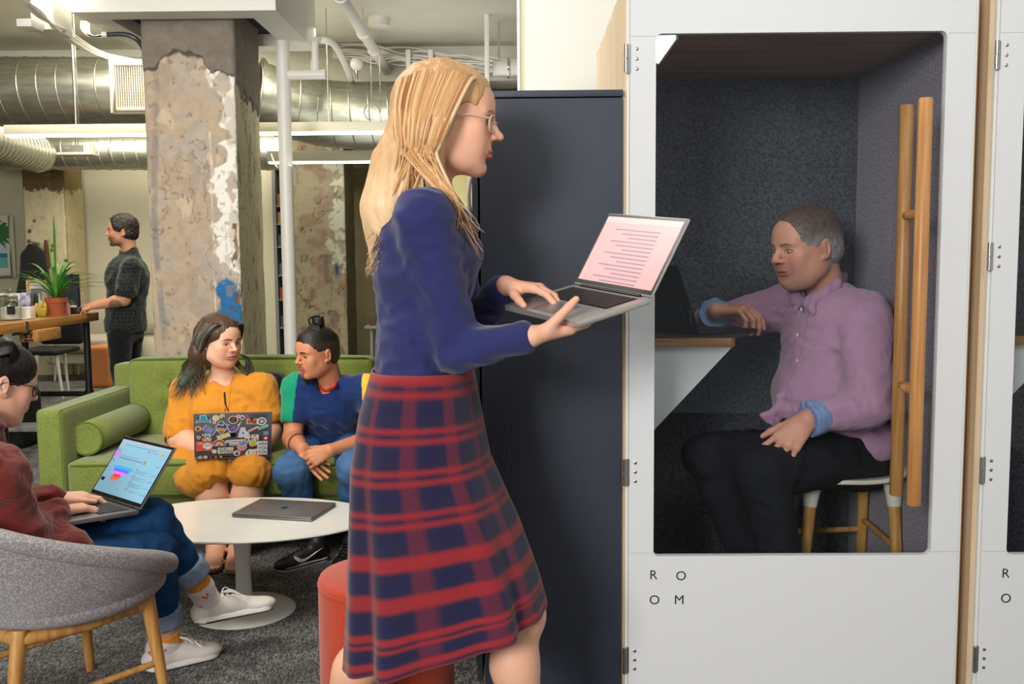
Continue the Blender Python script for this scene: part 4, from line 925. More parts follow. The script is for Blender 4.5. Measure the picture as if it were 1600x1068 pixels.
# ---- counter stool inside the booth
def stool():
    c = np.array([at(1316, 740, 3.03)[0], 3.03, 0]); zs = at(1316, 737, 3.03)[2]; m = mat('pale_shell_plastic', (216, 212, 196), .4)
    t = thing('bar_stool', c, 'pale plastic shell stool with oak legs under the man in the booth', 'stool')
    vs = []; fs = []; nu, nv = 28, 18
    for i in range(nu):
        for j in range(nv):
            a = i / (nu - 1) * 2 - 1; b = j / (nv - 1) * 2 - 1      # a: front(-x) to back(+x), b across
            x = c[0] + .205 * a + (.02 if a > 0 else 0) * a; y = c[1] + .20 * b * (1 - .12 * a * a); z = zs + .012 * (b * b) + .004 * a * a - (.012 * max(0, -a - .6) / .4)
            k = max(0, a - .45) / .55; z += .17 * k ** 2.2; x -= .02 * k ** 2; z += .05 * (b * b) * max(0, a) ** 2
            vs.append((x, y, z))
    for i in range(nu - 1):
        for j in range(nv - 1): fs.append((i * nv + j, (i + 1) * nv + j, (i + 1) * nv + j + 1, i * nv + j + 1))
    o = MB().add(vs, fs, m).build('seat', t, 179); s = o.modifiers.new('thick', 'SOLIDIFY'); s.thickness = .012; s.offset = 0
    B = {}
    for sx, sy in ((-1, -1), (1, -1), (-1, 1), (1, 1)):
        tp = np.array([c[0] + sx * (.115 if sx > 0 else .135), c[1] + sy * .125, zs - .006]); ft = np.array([c[0] + sx * (.135 if sx > 0 else .205), c[1] + sy * .19, .06]); B[sx, sy] = (tp, ft)
        q = tp + (ft - tp) * .12
        MB().tube([tp, q], [.030, .021], m, 14).build('socket', t, 40); MB().tube([q, ft], [.019, .014], m_oakl, 14).build('leg', t, 40)
    for a, b, s in (((-1, -1), (1, -1), .40), ((-1, 1), (1, 1), .40), ((-1, -1), (-1, 1), .48), ((1, -1), (1, 1), .34)):
        MB().tube([B[a][0] + (B[a][1] - B[a][0]) * s, B[b][0] + (B[b][1] - B[b][0]) * (s - .02)], .010, m_oakl, 10).build('footrest', t, 40)
    return c, zs
SC_, SZ_ = stool()
# ================================================================ far part of the room
m_slab = wood('butcher_slab', (190, 138, 76), (150, 98, 46), 1, 10., .35)
m_crate = wood('crate_wood', (206, 150, 84), (172, 116, 56), 0, 12.)
ZW = at(150, 488, 7.45)[2]
def workbench():
    xr = at(150, 488, 7.45)[0]; y0, y1 = 6.05, 7.5; xl = xr - 1.35; t = thing('high_table', ((xl + xr) / 2, 6.8, 0), 'high wooden slab table on black pipe legs at the far left', 'table')
    for i in range(5):
        a, b = xl + (xr - xl) * i / 5, xl + (xr - xl) * (i + 1) / 5; MB().box((a + .0008, y0, ZW - .065), (b - .0008, y1, ZW), m_slab).build('board', t, bevel=.004)
    MB().box((xr - .03, y0 + .32, ZW - .075), (xr + .004, y0 + .36, ZW + .001), m_steel).build('clamp_strap', t)
    for x in (xr - .07, xl + .9 - .0 - .02):
        pass
    P = [(xr - .06, y1 - .1), (xr - .06, y0 + .1), (xr - .55, y1 - .1), (xr - 1.25, y1 - .1), (xr - 1.25, y0 + .1)]
    for x, y in P:
        lg = MB().cyl((x, y, 0), (x, y, ZW - .066), .026, m_black, n=12).build('leg', t, 40); MB().cyl((x, y, 0), (x, y, .015), .055, m_black, n=14).build('flange', lg, 40); MB().cyl((x, y, .28), (x, y, .35), .033, m_black, n=12).build('coupling', lg, 40)
    MB().cyl((xr - .06, y1 - .1, .315), (xr - 1.25, y1 - .1, .315), .022, m_black, n=10).build('stretcher', t, 40)
    MB().cyl((xr - 1.25, y0 + .1, .315), (xr - 1.25, y1 - .1, .315), .022, m_black, n=10).build('stretcher', t, 40)
    # crate drawer hung below
    a = at(29, 509, 6.47); b = at(60, 534, 6.47); a[2] = ZW - .066; cr = MB().box((a[0], 6.47, b[2]), (b[0], 6.80, a[2]), m_crate).build('crate_drawer', t, bevel=.004)
    ink = mat('burnt_ink', (66, 36, 14), .8); mb = MB(); cx, cz = (a[0] + b[0]) / 2, (a[2] + b[2]) / 2
    fl = ((cx, 6.469, cz), (np.array([1., 0, 0]), np.array([0, 0, 1.]), np.array([0, -1., 0]))); fl = (np.array(fl[0]), fl[1])
    flat(mb, fl, [(-.004, .035), (.004, .035), (.012, .01), (-.012, .01)], ink, .0004)
    for k in (-1, 1):
        flat(mb, fl, [(k * .012, .012), (k * .03, .02), (k * .026, 0), (k * .012, .0)], ink, .0004); flat(mb, fl, [(k * .004, .0), (k * .028, -.004), (k * .022, -.018), (k * .004, -.014)], ink, .0004)
    flat(mb, fl, [(-.032, -.022), (.032, -.022), (.034, -.036), (-.034, -.036)], ink, .0004); mb.build('burnt_mark', cr)
    return xr
XR = workbench()
def on(px, Y): return np.array([at(px, 490, Y)[0], Y, ZW])
def lobj(name, c, prof, m, label, cat, n=28, extra=None):
    t = thing(name, c, label, cat); MB().lathe(c, prof, m, n).build('body', t, 50)
    if extra: extra(t, c)
    return t
# glass jar with glass lid
c = on(17, 6.55); c[0] = at(16, 480, 6.55)[0]
m_jar = glass('jar_glass', (236, 240, 236), .93, ior=1.5)
def _jar(t, c):
    MB().lathe(c, [(.03, .160), (.05, .168), (.03, .185), (.012, .19), (.02, .205), (.013, .215), (.001, .217)], m_jar, 24).build('lid', t, 60)
    MB().lathe(c, [(.001, .006), (.062, .008), (.064, .09), (.001, .1)], mat('white_tissue', (222, 220, 212), .9, var=.2, vscale=40), 20).build('contents', t, 60)
    MB().box((c[0] + .015, c[1] - .0735, .045 + c[2]), (c[0] + .055, c[1] - .0705 + .03, .10 + c[2]), mat('chalk_label', (30, 32, 36), .8)).build('label_plate', t)
lobj('glass_jar', c, [(.001, 0), (.066, 0), (.070, .008), (.070, .12), (.062, .14), (.040, .150), (.040, .160)], m_jar, 'round glass jar with a small dark label at the front of the high table', 'jar', extra=_jar)
# terracotta pot and spider-leaf plant
c = on(89, 7.05)
m_terra = mat('terracotta', (176, 92, 54), .8, var=.08, vscale=20); m_leaf = mat('blade_leaf_green', (58, 128, 44), .5, var=.3, vscale=30); m_leaf2 = mat('blade_leaf_light', (112, 160, 70), .5, var=.25, vscale=30)
tp = thing('potted_plant', c, 'spiky green plant in a terracotta pot on the high table', 'plant')
MB().lathe(c, [(.050, .0), (.053, .01), (.066, .10), (.078, .10), (.080, .135), (.072, .135), (.066, .12), (.001, .12)], m_terra, 28).build('pot', tp, 40)
MB().lathe(c, [(.072, .0), (.075, .012), (.001, .012)], m_terra, 24).build('saucer', tp, 40)
for k in range(64):
    a = random.uniform(0, 2 * PI); up = random.uniform(.12, .46) if k > 3 else random.uniform(.5, .62); out = random.uniform(.16, .48) if k > 3 else .05; w = random.uniform(.007, .011)
    d = np.array([math.cos(a), math.sin(a) * .8, 0]); s = np.array([-d[1], d[0], 0]); vs = []; n = 9
    for i in range(n + 1):
        u = i / n; p = c + np.array([0, 0, .12]) + d * (out * u ** 1.2 * 1.0 + .01) + np.array([0, 0, up * (1.5 * u - (.9 if k > 3 else .45) * u * u)]); ww = w * math.sin(PI * min(1, .15 + .85 * u)) ** .6 + .0004
        vs += [p - s * ww, p + np.array([0, 0, -.002]), p + s * ww]
    fs = []
    for i in range(n):
        for q in (0, 1): fs.append((i * 3 + q, i * 3 + q + 1, i * 3 + q + 4, i * 3 + q + 3))
    MB().add(vs, fs, m_leaf if k % 3 else m_leaf2).build('leaf', tp, 179)
# framed photo leaning behind the plant
def frame(px0, px1, py0, py1, Y, label, mf, paint, name='picture_frame', w=.018, z=None, kind_parent=None):
    a = at(px0, py0, Y); b = at(px1, py1, Y); z0 = b[2] if z is None else z
    t = thing(name, ((a[0] + b[0]) / 2, Y, z0), label, 'picture')
    x0, x1, z1 = a[0], b[0], a[2]; m = MB()
    for lo, hi in (((x0, Y - .02, z0), (x0 + w, Y, z1)), ((x1 - w, Y - .02, z0), (x1, Y, z1)), ((x0 + w, Y - .02, z0), (x1 - w, Y, z0 + w)), ((x0 + w, Y - .02, z1 - w), (x1 - w, Y, z1))): m.box(lo, hi, mf)
    m.build('frame', t, bevel=.002)
    MB().box((x0 + w, Y - .006, z0 + w), (x1 - w, Y - .002, z1 - w), mat('mount_board', (226, 222, 212), .7)).build('mount', t)
    fl = (np.array([x0 + w, Y - .0062, z0 + w]), (np.array([1., 0, 0]), np.array([0, 0, 1.]), np.array([0, -1., 0]))); paint(t, fl, x1 - x0 - 2 * w, z1 - z0 - 2 * w); return t
def P(t, fl, name, pts, c, h): mb = MB(); flat(mb, fl, pts, mat('print_%d_%d_%d' % c, c, .5), h); return mb.build(name, t)
def photo(t, fl, W_, H_):
    P(t, fl, 'print', [(.05 * W_, .04 * H_), (.95 * W_, .04 * H_), (.95 * W_, .80 * H_), (.05 * W_, .80 * H_)], (120, 124, 118), .0004)
    P(t, fl, 'print', [(.1 * W_, .04 * H_), (.45 * W_, .04 * H_), (.40 * W_, .5 * H_), (.22 * W_, .66 * H_)], (60, 60, 58), .0008); P(t, fl, 'print', [(.55 * W_, .1 * H_), (.8 * W_, .1 * H_), (.8 * W_, .6 * H_), (.55 * W_, .7 * H_)], (190, 180, 150), .0008)
frame(42, 86, 438, 478, 7.35, 'oak framed photograph leaning behind the plant on the high table', wood('frame_oak', (206, 162, 108), (180, 134, 82)), photo, z=ZW)
def beach(t, fl, W_, H_):
    P(t, fl, 'print', [(0, .1 * H_), (W_ * .9, .1 * H_), (W_ * .9, .36 * H_), (0, .36 * H_)], (110, 190, 186), .0004)
    P(t, fl, 'print', [(0, .30 * H_), (W_ * .9, .30 * H_), (W_ * .9, .38 * H_), (0, .38 * H_)], (40, 130, 176), .0008)
    P(t, fl, 'print', [(0, .38 * H_), (W_ * .9, .38 * H_), (W_ * .9, .55 * H_), (0, .55 * H_)], (206, 220, 228), .0004); P(t, fl, 'print', [(0, .55 * H_), (W_ * .9, .55 * H_), (W_ * .9, .94 * H_), (0, .94 * H_)], (150, 186, 222), .0004)
    for k in range(7):
        a = -.9 + k * .33; x0, z0 = W_ * .45, H_ * .76; P(t, fl, 'palm_leaf', [(x0, z0), (x0 + .16 * math.cos(a) + .02, z0 + .16 * math.sin(a) + .03), (x0 + .26 * math.cos(a), z0 + .22 * math.sin(a) - .03), (x0 + .12 * math.cos(a), z0 + .1 * math.sin(a) - .03)], (60, 120, 60), .0010 + k * .0002)
frame(-40, 26, 337, 434, 11.86, 'white framed seaside picture on the far left wall', mat('white_frame', (220, 214, 200), .5), beach, w=.06)
# dark blue painting beside the plant
a = at(83, 429, 8.0); b = at(127, 474, 8.0)
def sunflower(t, fl, W_, H_):
    P(t, fl, 'print', [(0, 0), (W_, 0), (W_, H_), (0, H_)], (30, 44, 84), .0004); P(t, fl, 'print', [(.3 * W_, 0), (W_, 0), (W_, .6 * H_), (.5 * W_, .7 * H_)], (56, 76, 92), .0006); P(t, fl, 'print', [(.5 * W_, 0), (.9 * W_, 0), (.8 * W_, .3 * H_), (.6 * W_, .35 * H_)], (120, 126, 60), .0008)
frame(84, 127, 429, 490, 7.42, 'dark blue painted board standing behind the potted plant', m_blackm, sunflower, z=ZW, w=.006)
# tabletop bits and pieces
c = on(43, 6.7); t = thing('paper_box', c, 'white open carton beside the glass jar', 'box'); MB().box((c[0] - .045, c[1] - .04, ZW), (c[0] + .04, c[1] + .04, ZW + .085), mat('white_card', (226, 218, 206), .7)).build('carton', t, bevel=.003); MB().lathe((c[0], c[1] - .07, ZW), [(.001, .001), (.05, .002), (.056, .010), (.001, .008)], m_white, 24).build('dish', t, 50)
c = on(53, 6.95); t = thing('tape_dispenser', c, 'red angled tape dispenser in front of the yellow basket', 'dispenser'); MB().prism([(c[0] - .045, c[1], ZW), (c[0] + .03, c[1], ZW), (c[0] + .005, c[1], ZW + .075), (c[0] - .012, c[1], ZW + .085), (c[0] - .008, c[1], ZW + .02), (c[0] - .045, c[1], ZW + .015)], (0, .04, 0), mat('red_plastic', (226, 74, 50), .4)).build('body', t, bevel=.002)
c = on(66, 7.0); t = thing('basket', c, 'yellow tray basket left of the terracotta pot', 'basket'); my = mat('yellow_card', (224, 196, 72), .6)
MB().prism([(c[0] - .06, c[1] - .05, ZW + .065), (c[0] + .06, c[1] - .05, ZW + .065), (c[0] + .045, c[1] - .05, ZW), (c[0] - .045, c[1] - .05, ZW)], (0, .006, 0), my).prism([(c[0] - .06, c[1] + .05, ZW + .065), (c[0] + .06, c[1] + .05, ZW + .065), (c[0] + .045, c[1] + .05, ZW), (c[0] - .045, c[1] + .05, ZW)], (0, -.006, 0), my).box((c[0] - .045, c[1] - .05, ZW), (c[0] + .045, c[1] + .05, ZW + .004), my).build('tray', t)
for k, (dx, dz) in enumerate(((-.03, .09), (.0, .11), (.025, .095), (-.012, .085))): MB().ball((c[0] + dx, c[1] + .01 * k - .02, ZW + dz - .02), (.012, .012, .03), my, 10, 7).build('wrapped_sweet', t, 60)
c = on(50, 6.9); t = thing('bottle', (c[0], c[1] + .12, ZW), 'clear narrow-necked squeeze bottle behind the red dispenser', 'bottle'); MB().lathe((c[0], c[1] + .12, ZW), [(.001, 0), (.022, .002), (.023, .06), (.018, .08), (.009, .10), (.004, .17), (.001, .172)], mat('pale_bottle', (196, 206, 220), .25), 20).build('body', t, 60)
c = on(38, 7.2); t = thing('snack_bag', c, 'blue and white snack bag behind the jar', 'bag'); MB().box((c[0] - .035, c[1], ZW), (c[0] + .045, c[1] + .03, ZW + .17), mat('blue_white_print', (70, 84, 170), .4, col2=(214, 214, 226), vscale=22)).build('bag', t, bevel=.012)
c = on(12, 7.2); t = thing('small_frame', c, 'small white framed photo behind the glass jar', 'picture'); MB().box((c[0] - .09, c[1], ZW), (c[0] + .10, c[1] + .02, ZW + .165), m_white).build('frame', t, bevel=.003); MB().box((c[0] - .075, c[1] - .002, ZW + .015), (c[0] + .085, c[1], ZW + .15), mat('photo_dark', (70, 74, 66), .5, col2=(150, 150, 130), vscale=20)).build('print', t)
c = on(105, 7.2); t = thing('bottle', c, 'small pink and white bottle right of the terracotta pot', 'bottle'); MB().lathe(c, [(.001, 0), (.024, .002), (.024, .07), (.012, .09), (.012, .115), (.001, .118)], mat('pink_bottle', (200, 150, 150), .4), 20).build('body', t, 60)
c = on(116, 7.3); t = thing('camera_bag', c, 'black camera-like device with a pale top near the man\'s hands', 'device'); MB().box((c[0] - .04, c[1] - .04, ZW), (c[0] + .06, c[1] + .04, ZW + .05), m_black).build('body', t, bevel=.008); MB().lathe((c[0] - .01, c[1], ZW + .05), [(.03, 0), (.03, .012), (.001, .016)], m_white, 20).build('dial', t, 40)
# black coat on a peg against the far column
def coat():
    a = at(52, 381, 11.1); b = at(55, 520, 11.1); t = thing('coat', (a[0], 11.1, b[2]), 'black coat hanging on the pitted far column', 'coat'); m = mat('black_wool', (16, 16, 18), .9, sheen=.2)
    vs = []; n = 26; L = 22
    for i in range(L + 1):
        u = i / L; z = a[2] + (b[2] - a[2]) * u; hw = .05 + .10 * sstep(0, .12, u) + .13 * sstep(.1, .9, u); hd = .05 + .04 * u
        for j in range(n):
            q = 2 * PI * j / n; f = 1 + .12 * math.sin(5 * q + 2.2 * u) * sstep(.1, .8, u); vs.append((a[0] - .02 + .05 * u + hw * f * math.cos(q) - .05 * u, 11.12 + hd * f * math.sin(q), z + (.03 * math.sin(q * 3) if i == L else 0)))
    fs = [(i * n + j, i * n + (j + 1) % n, (i + 1) * n + (j + 1) % n, (i + 1) * n + j) for i in range(L) for j in range(n)]; fs += [tuple(range(n)), tuple(L * n + j for j in range(n - 1, -1, -1))]
    MB().add(vs, fs, m).build('coat_body', t, 60)
    MB().cyl((a[0], 11.25, a[2] + .01), (a[0], 11.05, a[2] + .02), .012, m_steel, n=8).build('peg', t, 40)
    c = at(74, 396, 11.2); t2 = thing('wooden_bar', (c[0], 11.2, c[2] - .16), 'thin brown wooden bar fixed to the pitted column beside the coat', 'bar'); MB().box((c[0] - .014, 11.16, c[2] - .16), (c[0] + .014, 11.24, c[2] + .16), wood('brown_bar', (92, 58, 34), (70, 40, 22))).build('bar', t2, bevel=.003)
coat()
# beige armchair, tan block, white storage by the wall
def armchair():
    m = mat('oatmeal_fabric', (172, 166, 150), .9, var=.1, vscale=90, bump=.4, bscale=160, sheen=.2); a = at(88, 530, 10.8); b = at(190, 530, 10.8); x0, x1 = a[0], b[0] ; y0, y1 = 10.6, 11.3
    zs = at(120, 527, 10.7)[2]; zb = at(120, 478, 11.1)[2]; t = thing('armchair', ((x0 + x1) / 2, 10.95, 0), 'oatmeal armchair behind the high table near the far wall', 'armchair')
    cushion('base', (x0, y0, zs - .3), (x1, y1, zs - .18), .02, m, t, seg=12); cushion('seat_cushion', (x0 + .06, y0 - .02, zs - .175), (x1 - .06, y1 - .15, zs), .05, m, t, (0, .01, .02), seg=18)
    cushion('backrest', (x0 + .02, y1 - .16, zs - .18), (x1 - .02, y1, zb), .05, m, t, (0, .02, .01), seg=18)
    cushion('arm', (x0 - .05, y0 + .02, zs - .3), (x0 + .05, y1, zb - .05), .03, m, t, seg=14); cushion('arm', (x1 - .05, y0 + .02, zs - .3), (x1 + .05, y1, zs + .16), .03, m, t, seg=14)
    for x in (x0 + .05, x1 - .05):
        for y in (y0 + .06, y1 - .06): MB().cyl((x + (.02 if x > x0 + .1 else -.02) , y, 0), (x, y, zs - .3), .014, m_white, r2=.02, n=10).build('leg', t, 40)
armchair()
c = at(168, 592, 10.3); x = c[0]; tt = thing('tan_block', (x, 10.3, 0), 'tan leather block seat beside the standing man\'s legs', 'seat'); zt_ = at(168, 540, 10.1)[2]; cushion('block', (x - .10, 10.05, 0), (x + .14, 10.45, zt_), .02, mat('tan_leather', (190, 118, 62), .6), tt, seg=12)
a = at(213, 511, 11.5); b = at(262, 590, 11.5); tt = thing('low_cabinet', ((a[0] + b[0]) / 2, 11.6, 0), 'low white cabinet along the far wall behind the standing man', 'cabinet'); MB().box((a[0] - .1, 11.5, 0), (b[0], 11.85, a[2] - .08), m_fix).build('body', tt, bevel=.004); MB().box((a[0] - .12, 11.48, a[2] - .08), (b[0], 11.86, a[2]), mat('grey_ledge', (150, 144, 122), .6)).build('worktop', tt, bevel=.003)
# white plastic chair legs and dark chair under the high table
def small_chair():
    m = mat('white_plastic', (214, 210, 198), .4); t = thing('side_chair', at(68, 560, 9.4), 'dark chair on white legs behind the high table', 'chair'); x = at(68, 560, 9.4)[0]; zf = 0
    for px, Y, d in ((42, 9.7, -.03), (58, 9.2, -.05), (88, 9.3, .05), (100, 9.8, .03)):
        p = at(px, 560, Y); MB().tube([(p[0] + d, Y, 0), (p[0], Y, .44)], [.012, .02], m, 8).build('leg', t, 40)
    cushion('seat', (x - .22, 9.2, .43), (x + .22, 9.75, .49), .025, m_blackm, t, seg=10); cushion('backrest', (x - .2, 9.72, .5), (x + .24, 9.8, .86), .035, m_blackm, t, seg=10)
small_chair()
# wheeled whiteboard foot and black backpack behind the seated woman
def caster_base():
    p = atz(19, 719, 0); t = thing('rolling_stand', (p[0], p[1], 0), 'pale wheeled stand foot at the left edge behind the green sofa', 'stand'); x, y = p[0], p[1]; g = mat('stand_grey', (150, 150, 146), .4)
    MB().cyl((x - .015, y, .05), (x + .015, y, .05), .043, m_black, n=20).build('wheel', t, 40); MB().box((x - .02, y - .015, .05), (x + .02, y + .015, .12), m_black).build('fork', t, bevel=.003)
    MB().cyl((x - .035, y, .1), (x - .035, y, .62), .017, m_black, n=10).build('post', t, 40); MB().box((x - .75, y + .25, .15), (x + .09, y + .38, .20), g).build('foot_bar', t, bevel=.01)
    q = at(42, 645, 6.9); t2 = thing('backpack', (q[0], 6.9, 0), 'black bag on the floor under the high table', 'bag'); cushion('bag_body', (q[0] - .08, 6.75, 0), (q[0] + .05, 7.05, at(42, 610, 6.8)[2]), .05, mat('black_nylon', (18, 18, 20), .7), t2, (.01, .02, .01), seg=14)
    MB().tube(bez([(q[0] - .03, 6.9, .36), (q[0] - .02, 6.9, .44), (q[0] + .02, 6.9, .36)], 5), .008, m_black, 6).build('strap', t2, 60)
caster_base()
# dark bookshelf in the doorway between the columns
def shelf():
    a = at(431, 262, 11.8); b = at(466, 560, 11.8); t = thing('bookshelf', ((a[0] + b[0]) / 2, 11.8, 0), 'narrow dark shelf unit glimpsed behind the white pipe', 'shelf'); fr = mat('grey_door_frame', (120, 122, 120), .5)
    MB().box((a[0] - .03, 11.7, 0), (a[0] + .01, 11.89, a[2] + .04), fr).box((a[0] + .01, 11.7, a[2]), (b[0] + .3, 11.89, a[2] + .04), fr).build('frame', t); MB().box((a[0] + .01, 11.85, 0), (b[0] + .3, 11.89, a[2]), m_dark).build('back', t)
    for k, (z, cc) in enumerate(((.5, (60, 74, 92)), (.85, (150, 60, 36)), (1.15, (70, 84, 100)), (1.5, (60, 74, 90)), (1.78, (150, 120, 60)), (2.0, (130, 96, 50)))):
        MB().box((a[0] + .01, 11.72, z), (b[0] + .3, 11.85, z + .02), fr).build('board', t); MB().box((a[0] + .02, 11.74, z + .02), (b[0] + .28, 11.85, z + .16), mat('file_%d_%d_%d' % cc, cc, .7)).build('file_row', t)
shelf()
# wall shelf with carton and dark straps beside the second column
def wshelf():
    a = at(572, 508, 10.6); b = at(640, 508, 10.6); t = thing('wall_shelf', ((a[0] + b[0]) / 2, 10.7, a[2]), 'small white shelf on the dark wall right of the second column', 'shelf'); MB().box((a[0], 10.5, a[2] - .03), (b[0], 11.2, a[2]), m_white).build('board', t)
    for x in (a[0] + .05, b[0] - .05): MB().box((x, 10.55, 0), (x + .03, 10.58, a[2] - .03), m_white).build('upright', t)
    c = at(585, 500, 10.55); t2 = thing('carton', (c[0], 10.6, a[2]), 'brown carton on the small white shelf', 'box'); MB().box((c[0] - .06, 10.55, a[2]), (c[0] + .05, 10.68, a[2] + .1), mat('kraft', (150, 120, 92), .8)).build('carton', t2, bevel=.002)
    p = at(592, 492, 10.3); q = at(606, 565, 10.3); m = mat('blue_black_tube', (26, 30, 60), .4); t3 = thing('folded_easel', (p[0], 10.3, 0), 'dark blue folded easel leaning on the small white shelf', 'easel'); MB().tube([p, (q[0], 10.3, 0)], .03, m, 8).build('leg', t3, 40); MB().tube([p, (q[0] + .2, 10.3, 0)], .03, m, 8).build('leg', t3, 40); MB().tube([p, p + np.array([-.02, 0, .1])], .02, m, 8).build('hook', t3, 40)
wshelf()
a = at(688, 262, 8.4); b = at(760, 262, 8.4); tt = thing('tall_cupboard', ((a[0] + b[0]) / 2, 8.6, 0), 'tall olive cupboard behind the walking woman with a paper note', 'cupboard'); mo = mat('olive_cupboard', (176, 166, 112), .6)
MB().box((a[0], 8.4, .02), (b[0], 8.9, a[2]), mo).build('carcass', tt, bevel=.005); z_ = at(720, 329, 8.4)[2]; MB().box((a[0] + .01, 8.39, z_), (b[0] - .01, 8.4, z_ + .012), m_white).build('rail', tt)
p = at(718, 345, 8.39); q = at(741, 379, 8.39); MB().box((p[0], 8.386, q[2]), (q[0], 8.392, p[2]), mat('paper_note', (236, 240, 248), .6)).build('note', tt)
# ================================================================ bodies: smooth implicit solids turned into one surface
def V3(*a): return np.array(a, float)
def unit(v): v = np.asarray(v, float); return v / (np.linalg.norm(v) + 1e-12)
def mixp(a, b, t): return np.asarray(a) * (1 - t) + np.asarray(b) * t
class S:
    """list of primitives joined with smooth unions, cuts and limits"""
    def __init__(s): s.p = []
    def copy(s): n = S(); n.p = list(s.p); return n
    def _a(s, c, R, f, k, op): s.p.append((np.asarray(c, float), float(R), f, k, op)); return s
    def cap(s, a, b, ra, rb, k=.02, op='u', flat=None):
        a = np.asarray(a, float); b = np.asarray(b, float); ab = b - a; L2 = ab @ ab + 1e-12
        if flat is not None: fn = unit(flat[0]); fs = flat[1]
        def f(P):
            q = P - a; t = np.clip(q @ ab / L2, 0, 1); q = q - t[:, None] * ab
            if flat is not None:
                c = q @ fn; q = q + fn * (c * (1 / fs - 1))[:, None]
                return (np.sqrt((q * q).sum(1)) - (ra + (rb - ra) * t)) * min(1., fs)
            return np.sqrt((q * q).sum(1)) - (ra + (rb - ra) * t)
        return s._a((a + b) / 2, math.sqrt(L2) / 2 + max(ra, rb) * (max(1, flat[1]) if flat is not None else 1), f, k, op)
    def ell(s, c, r, ax=None, k=.02, op='u'):
        c = np.asarray(c, float); r = np.asarray(r, float); A = np.eye(3) if ax is None else np.array(ax, float)
        def f(P):
            q = (P - c) @ A.T; k0 = np.sqrt(((q / r) ** 2).sum(1)); k1 = np.sqrt(((q / (r * r)) ** 2).sum(1)); return k0 * (k0 - 1) / (k1 + 1e-9)
        return s._a(c, max(r), f, k, op)
    def box(s, c, h, rr, ax=None, k=.02, op='u'):
        c = np.asarray(c, float); h = np.asarray(h, float); A = np.eye(3) if ax is None else np.array(ax, float)
        def f(P):
            q = np.abs((P - c) @ A.T) - (h - rr); return np.sqrt((np.maximum(q, 0) ** 2).sum(1)) + np.minimum(q.max(1), 0) - rr
        return s._a(c, float(np.linalg.norm(h)), f, k, op)
    def path(s, pts, rs, k=.01, op='u', flat=None):
        rs = [rs] * len(pts) if np.isscalar(rs) else rs
        for i in range(len(pts) - 1): s.cap(pts[i], pts[i + 1], rs[i], rs[i + 1], k, op, flat)
        return s
    def plane(s, c, n, k=.004, op='x'):
        """keep only the side the normal points away from"""
        c = np.asarray(c, float); n = unit(n); return s._a(c, 1e6, lambda P: (P - c) @ n, k, op)
    def warp(s, f, amp): s.p.append((V3(0, 0, 0), 1e6, f, amp, 'w')); return s
    def ev(s, P, sel=None):
        d = np.full(len(P), .25)
        for i in (range(len(s.p)) if sel is None else sel):
            c, R, f, k, op = s.p[i]; x = f(P)
            if op == 'u': h = np.clip(.5 + .5 * (x - d) / k, 0, 1); d = x * (1 - h) + d * h - k * h * (1 - h)
            elif op == 's': x = -x; h = np.clip(.5 - .5 * (x - d) / k, 0, 1); d = x * (1 - h) + d * h + k * h * (1 - h)
            elif op == 'x': h = np.clip(.5 - .5 * (x - d) / k, 0, 1); d = x * (1 - h) + d * h + k * h * (1 - h)
            elif op == 'w': d = d + x
        return d
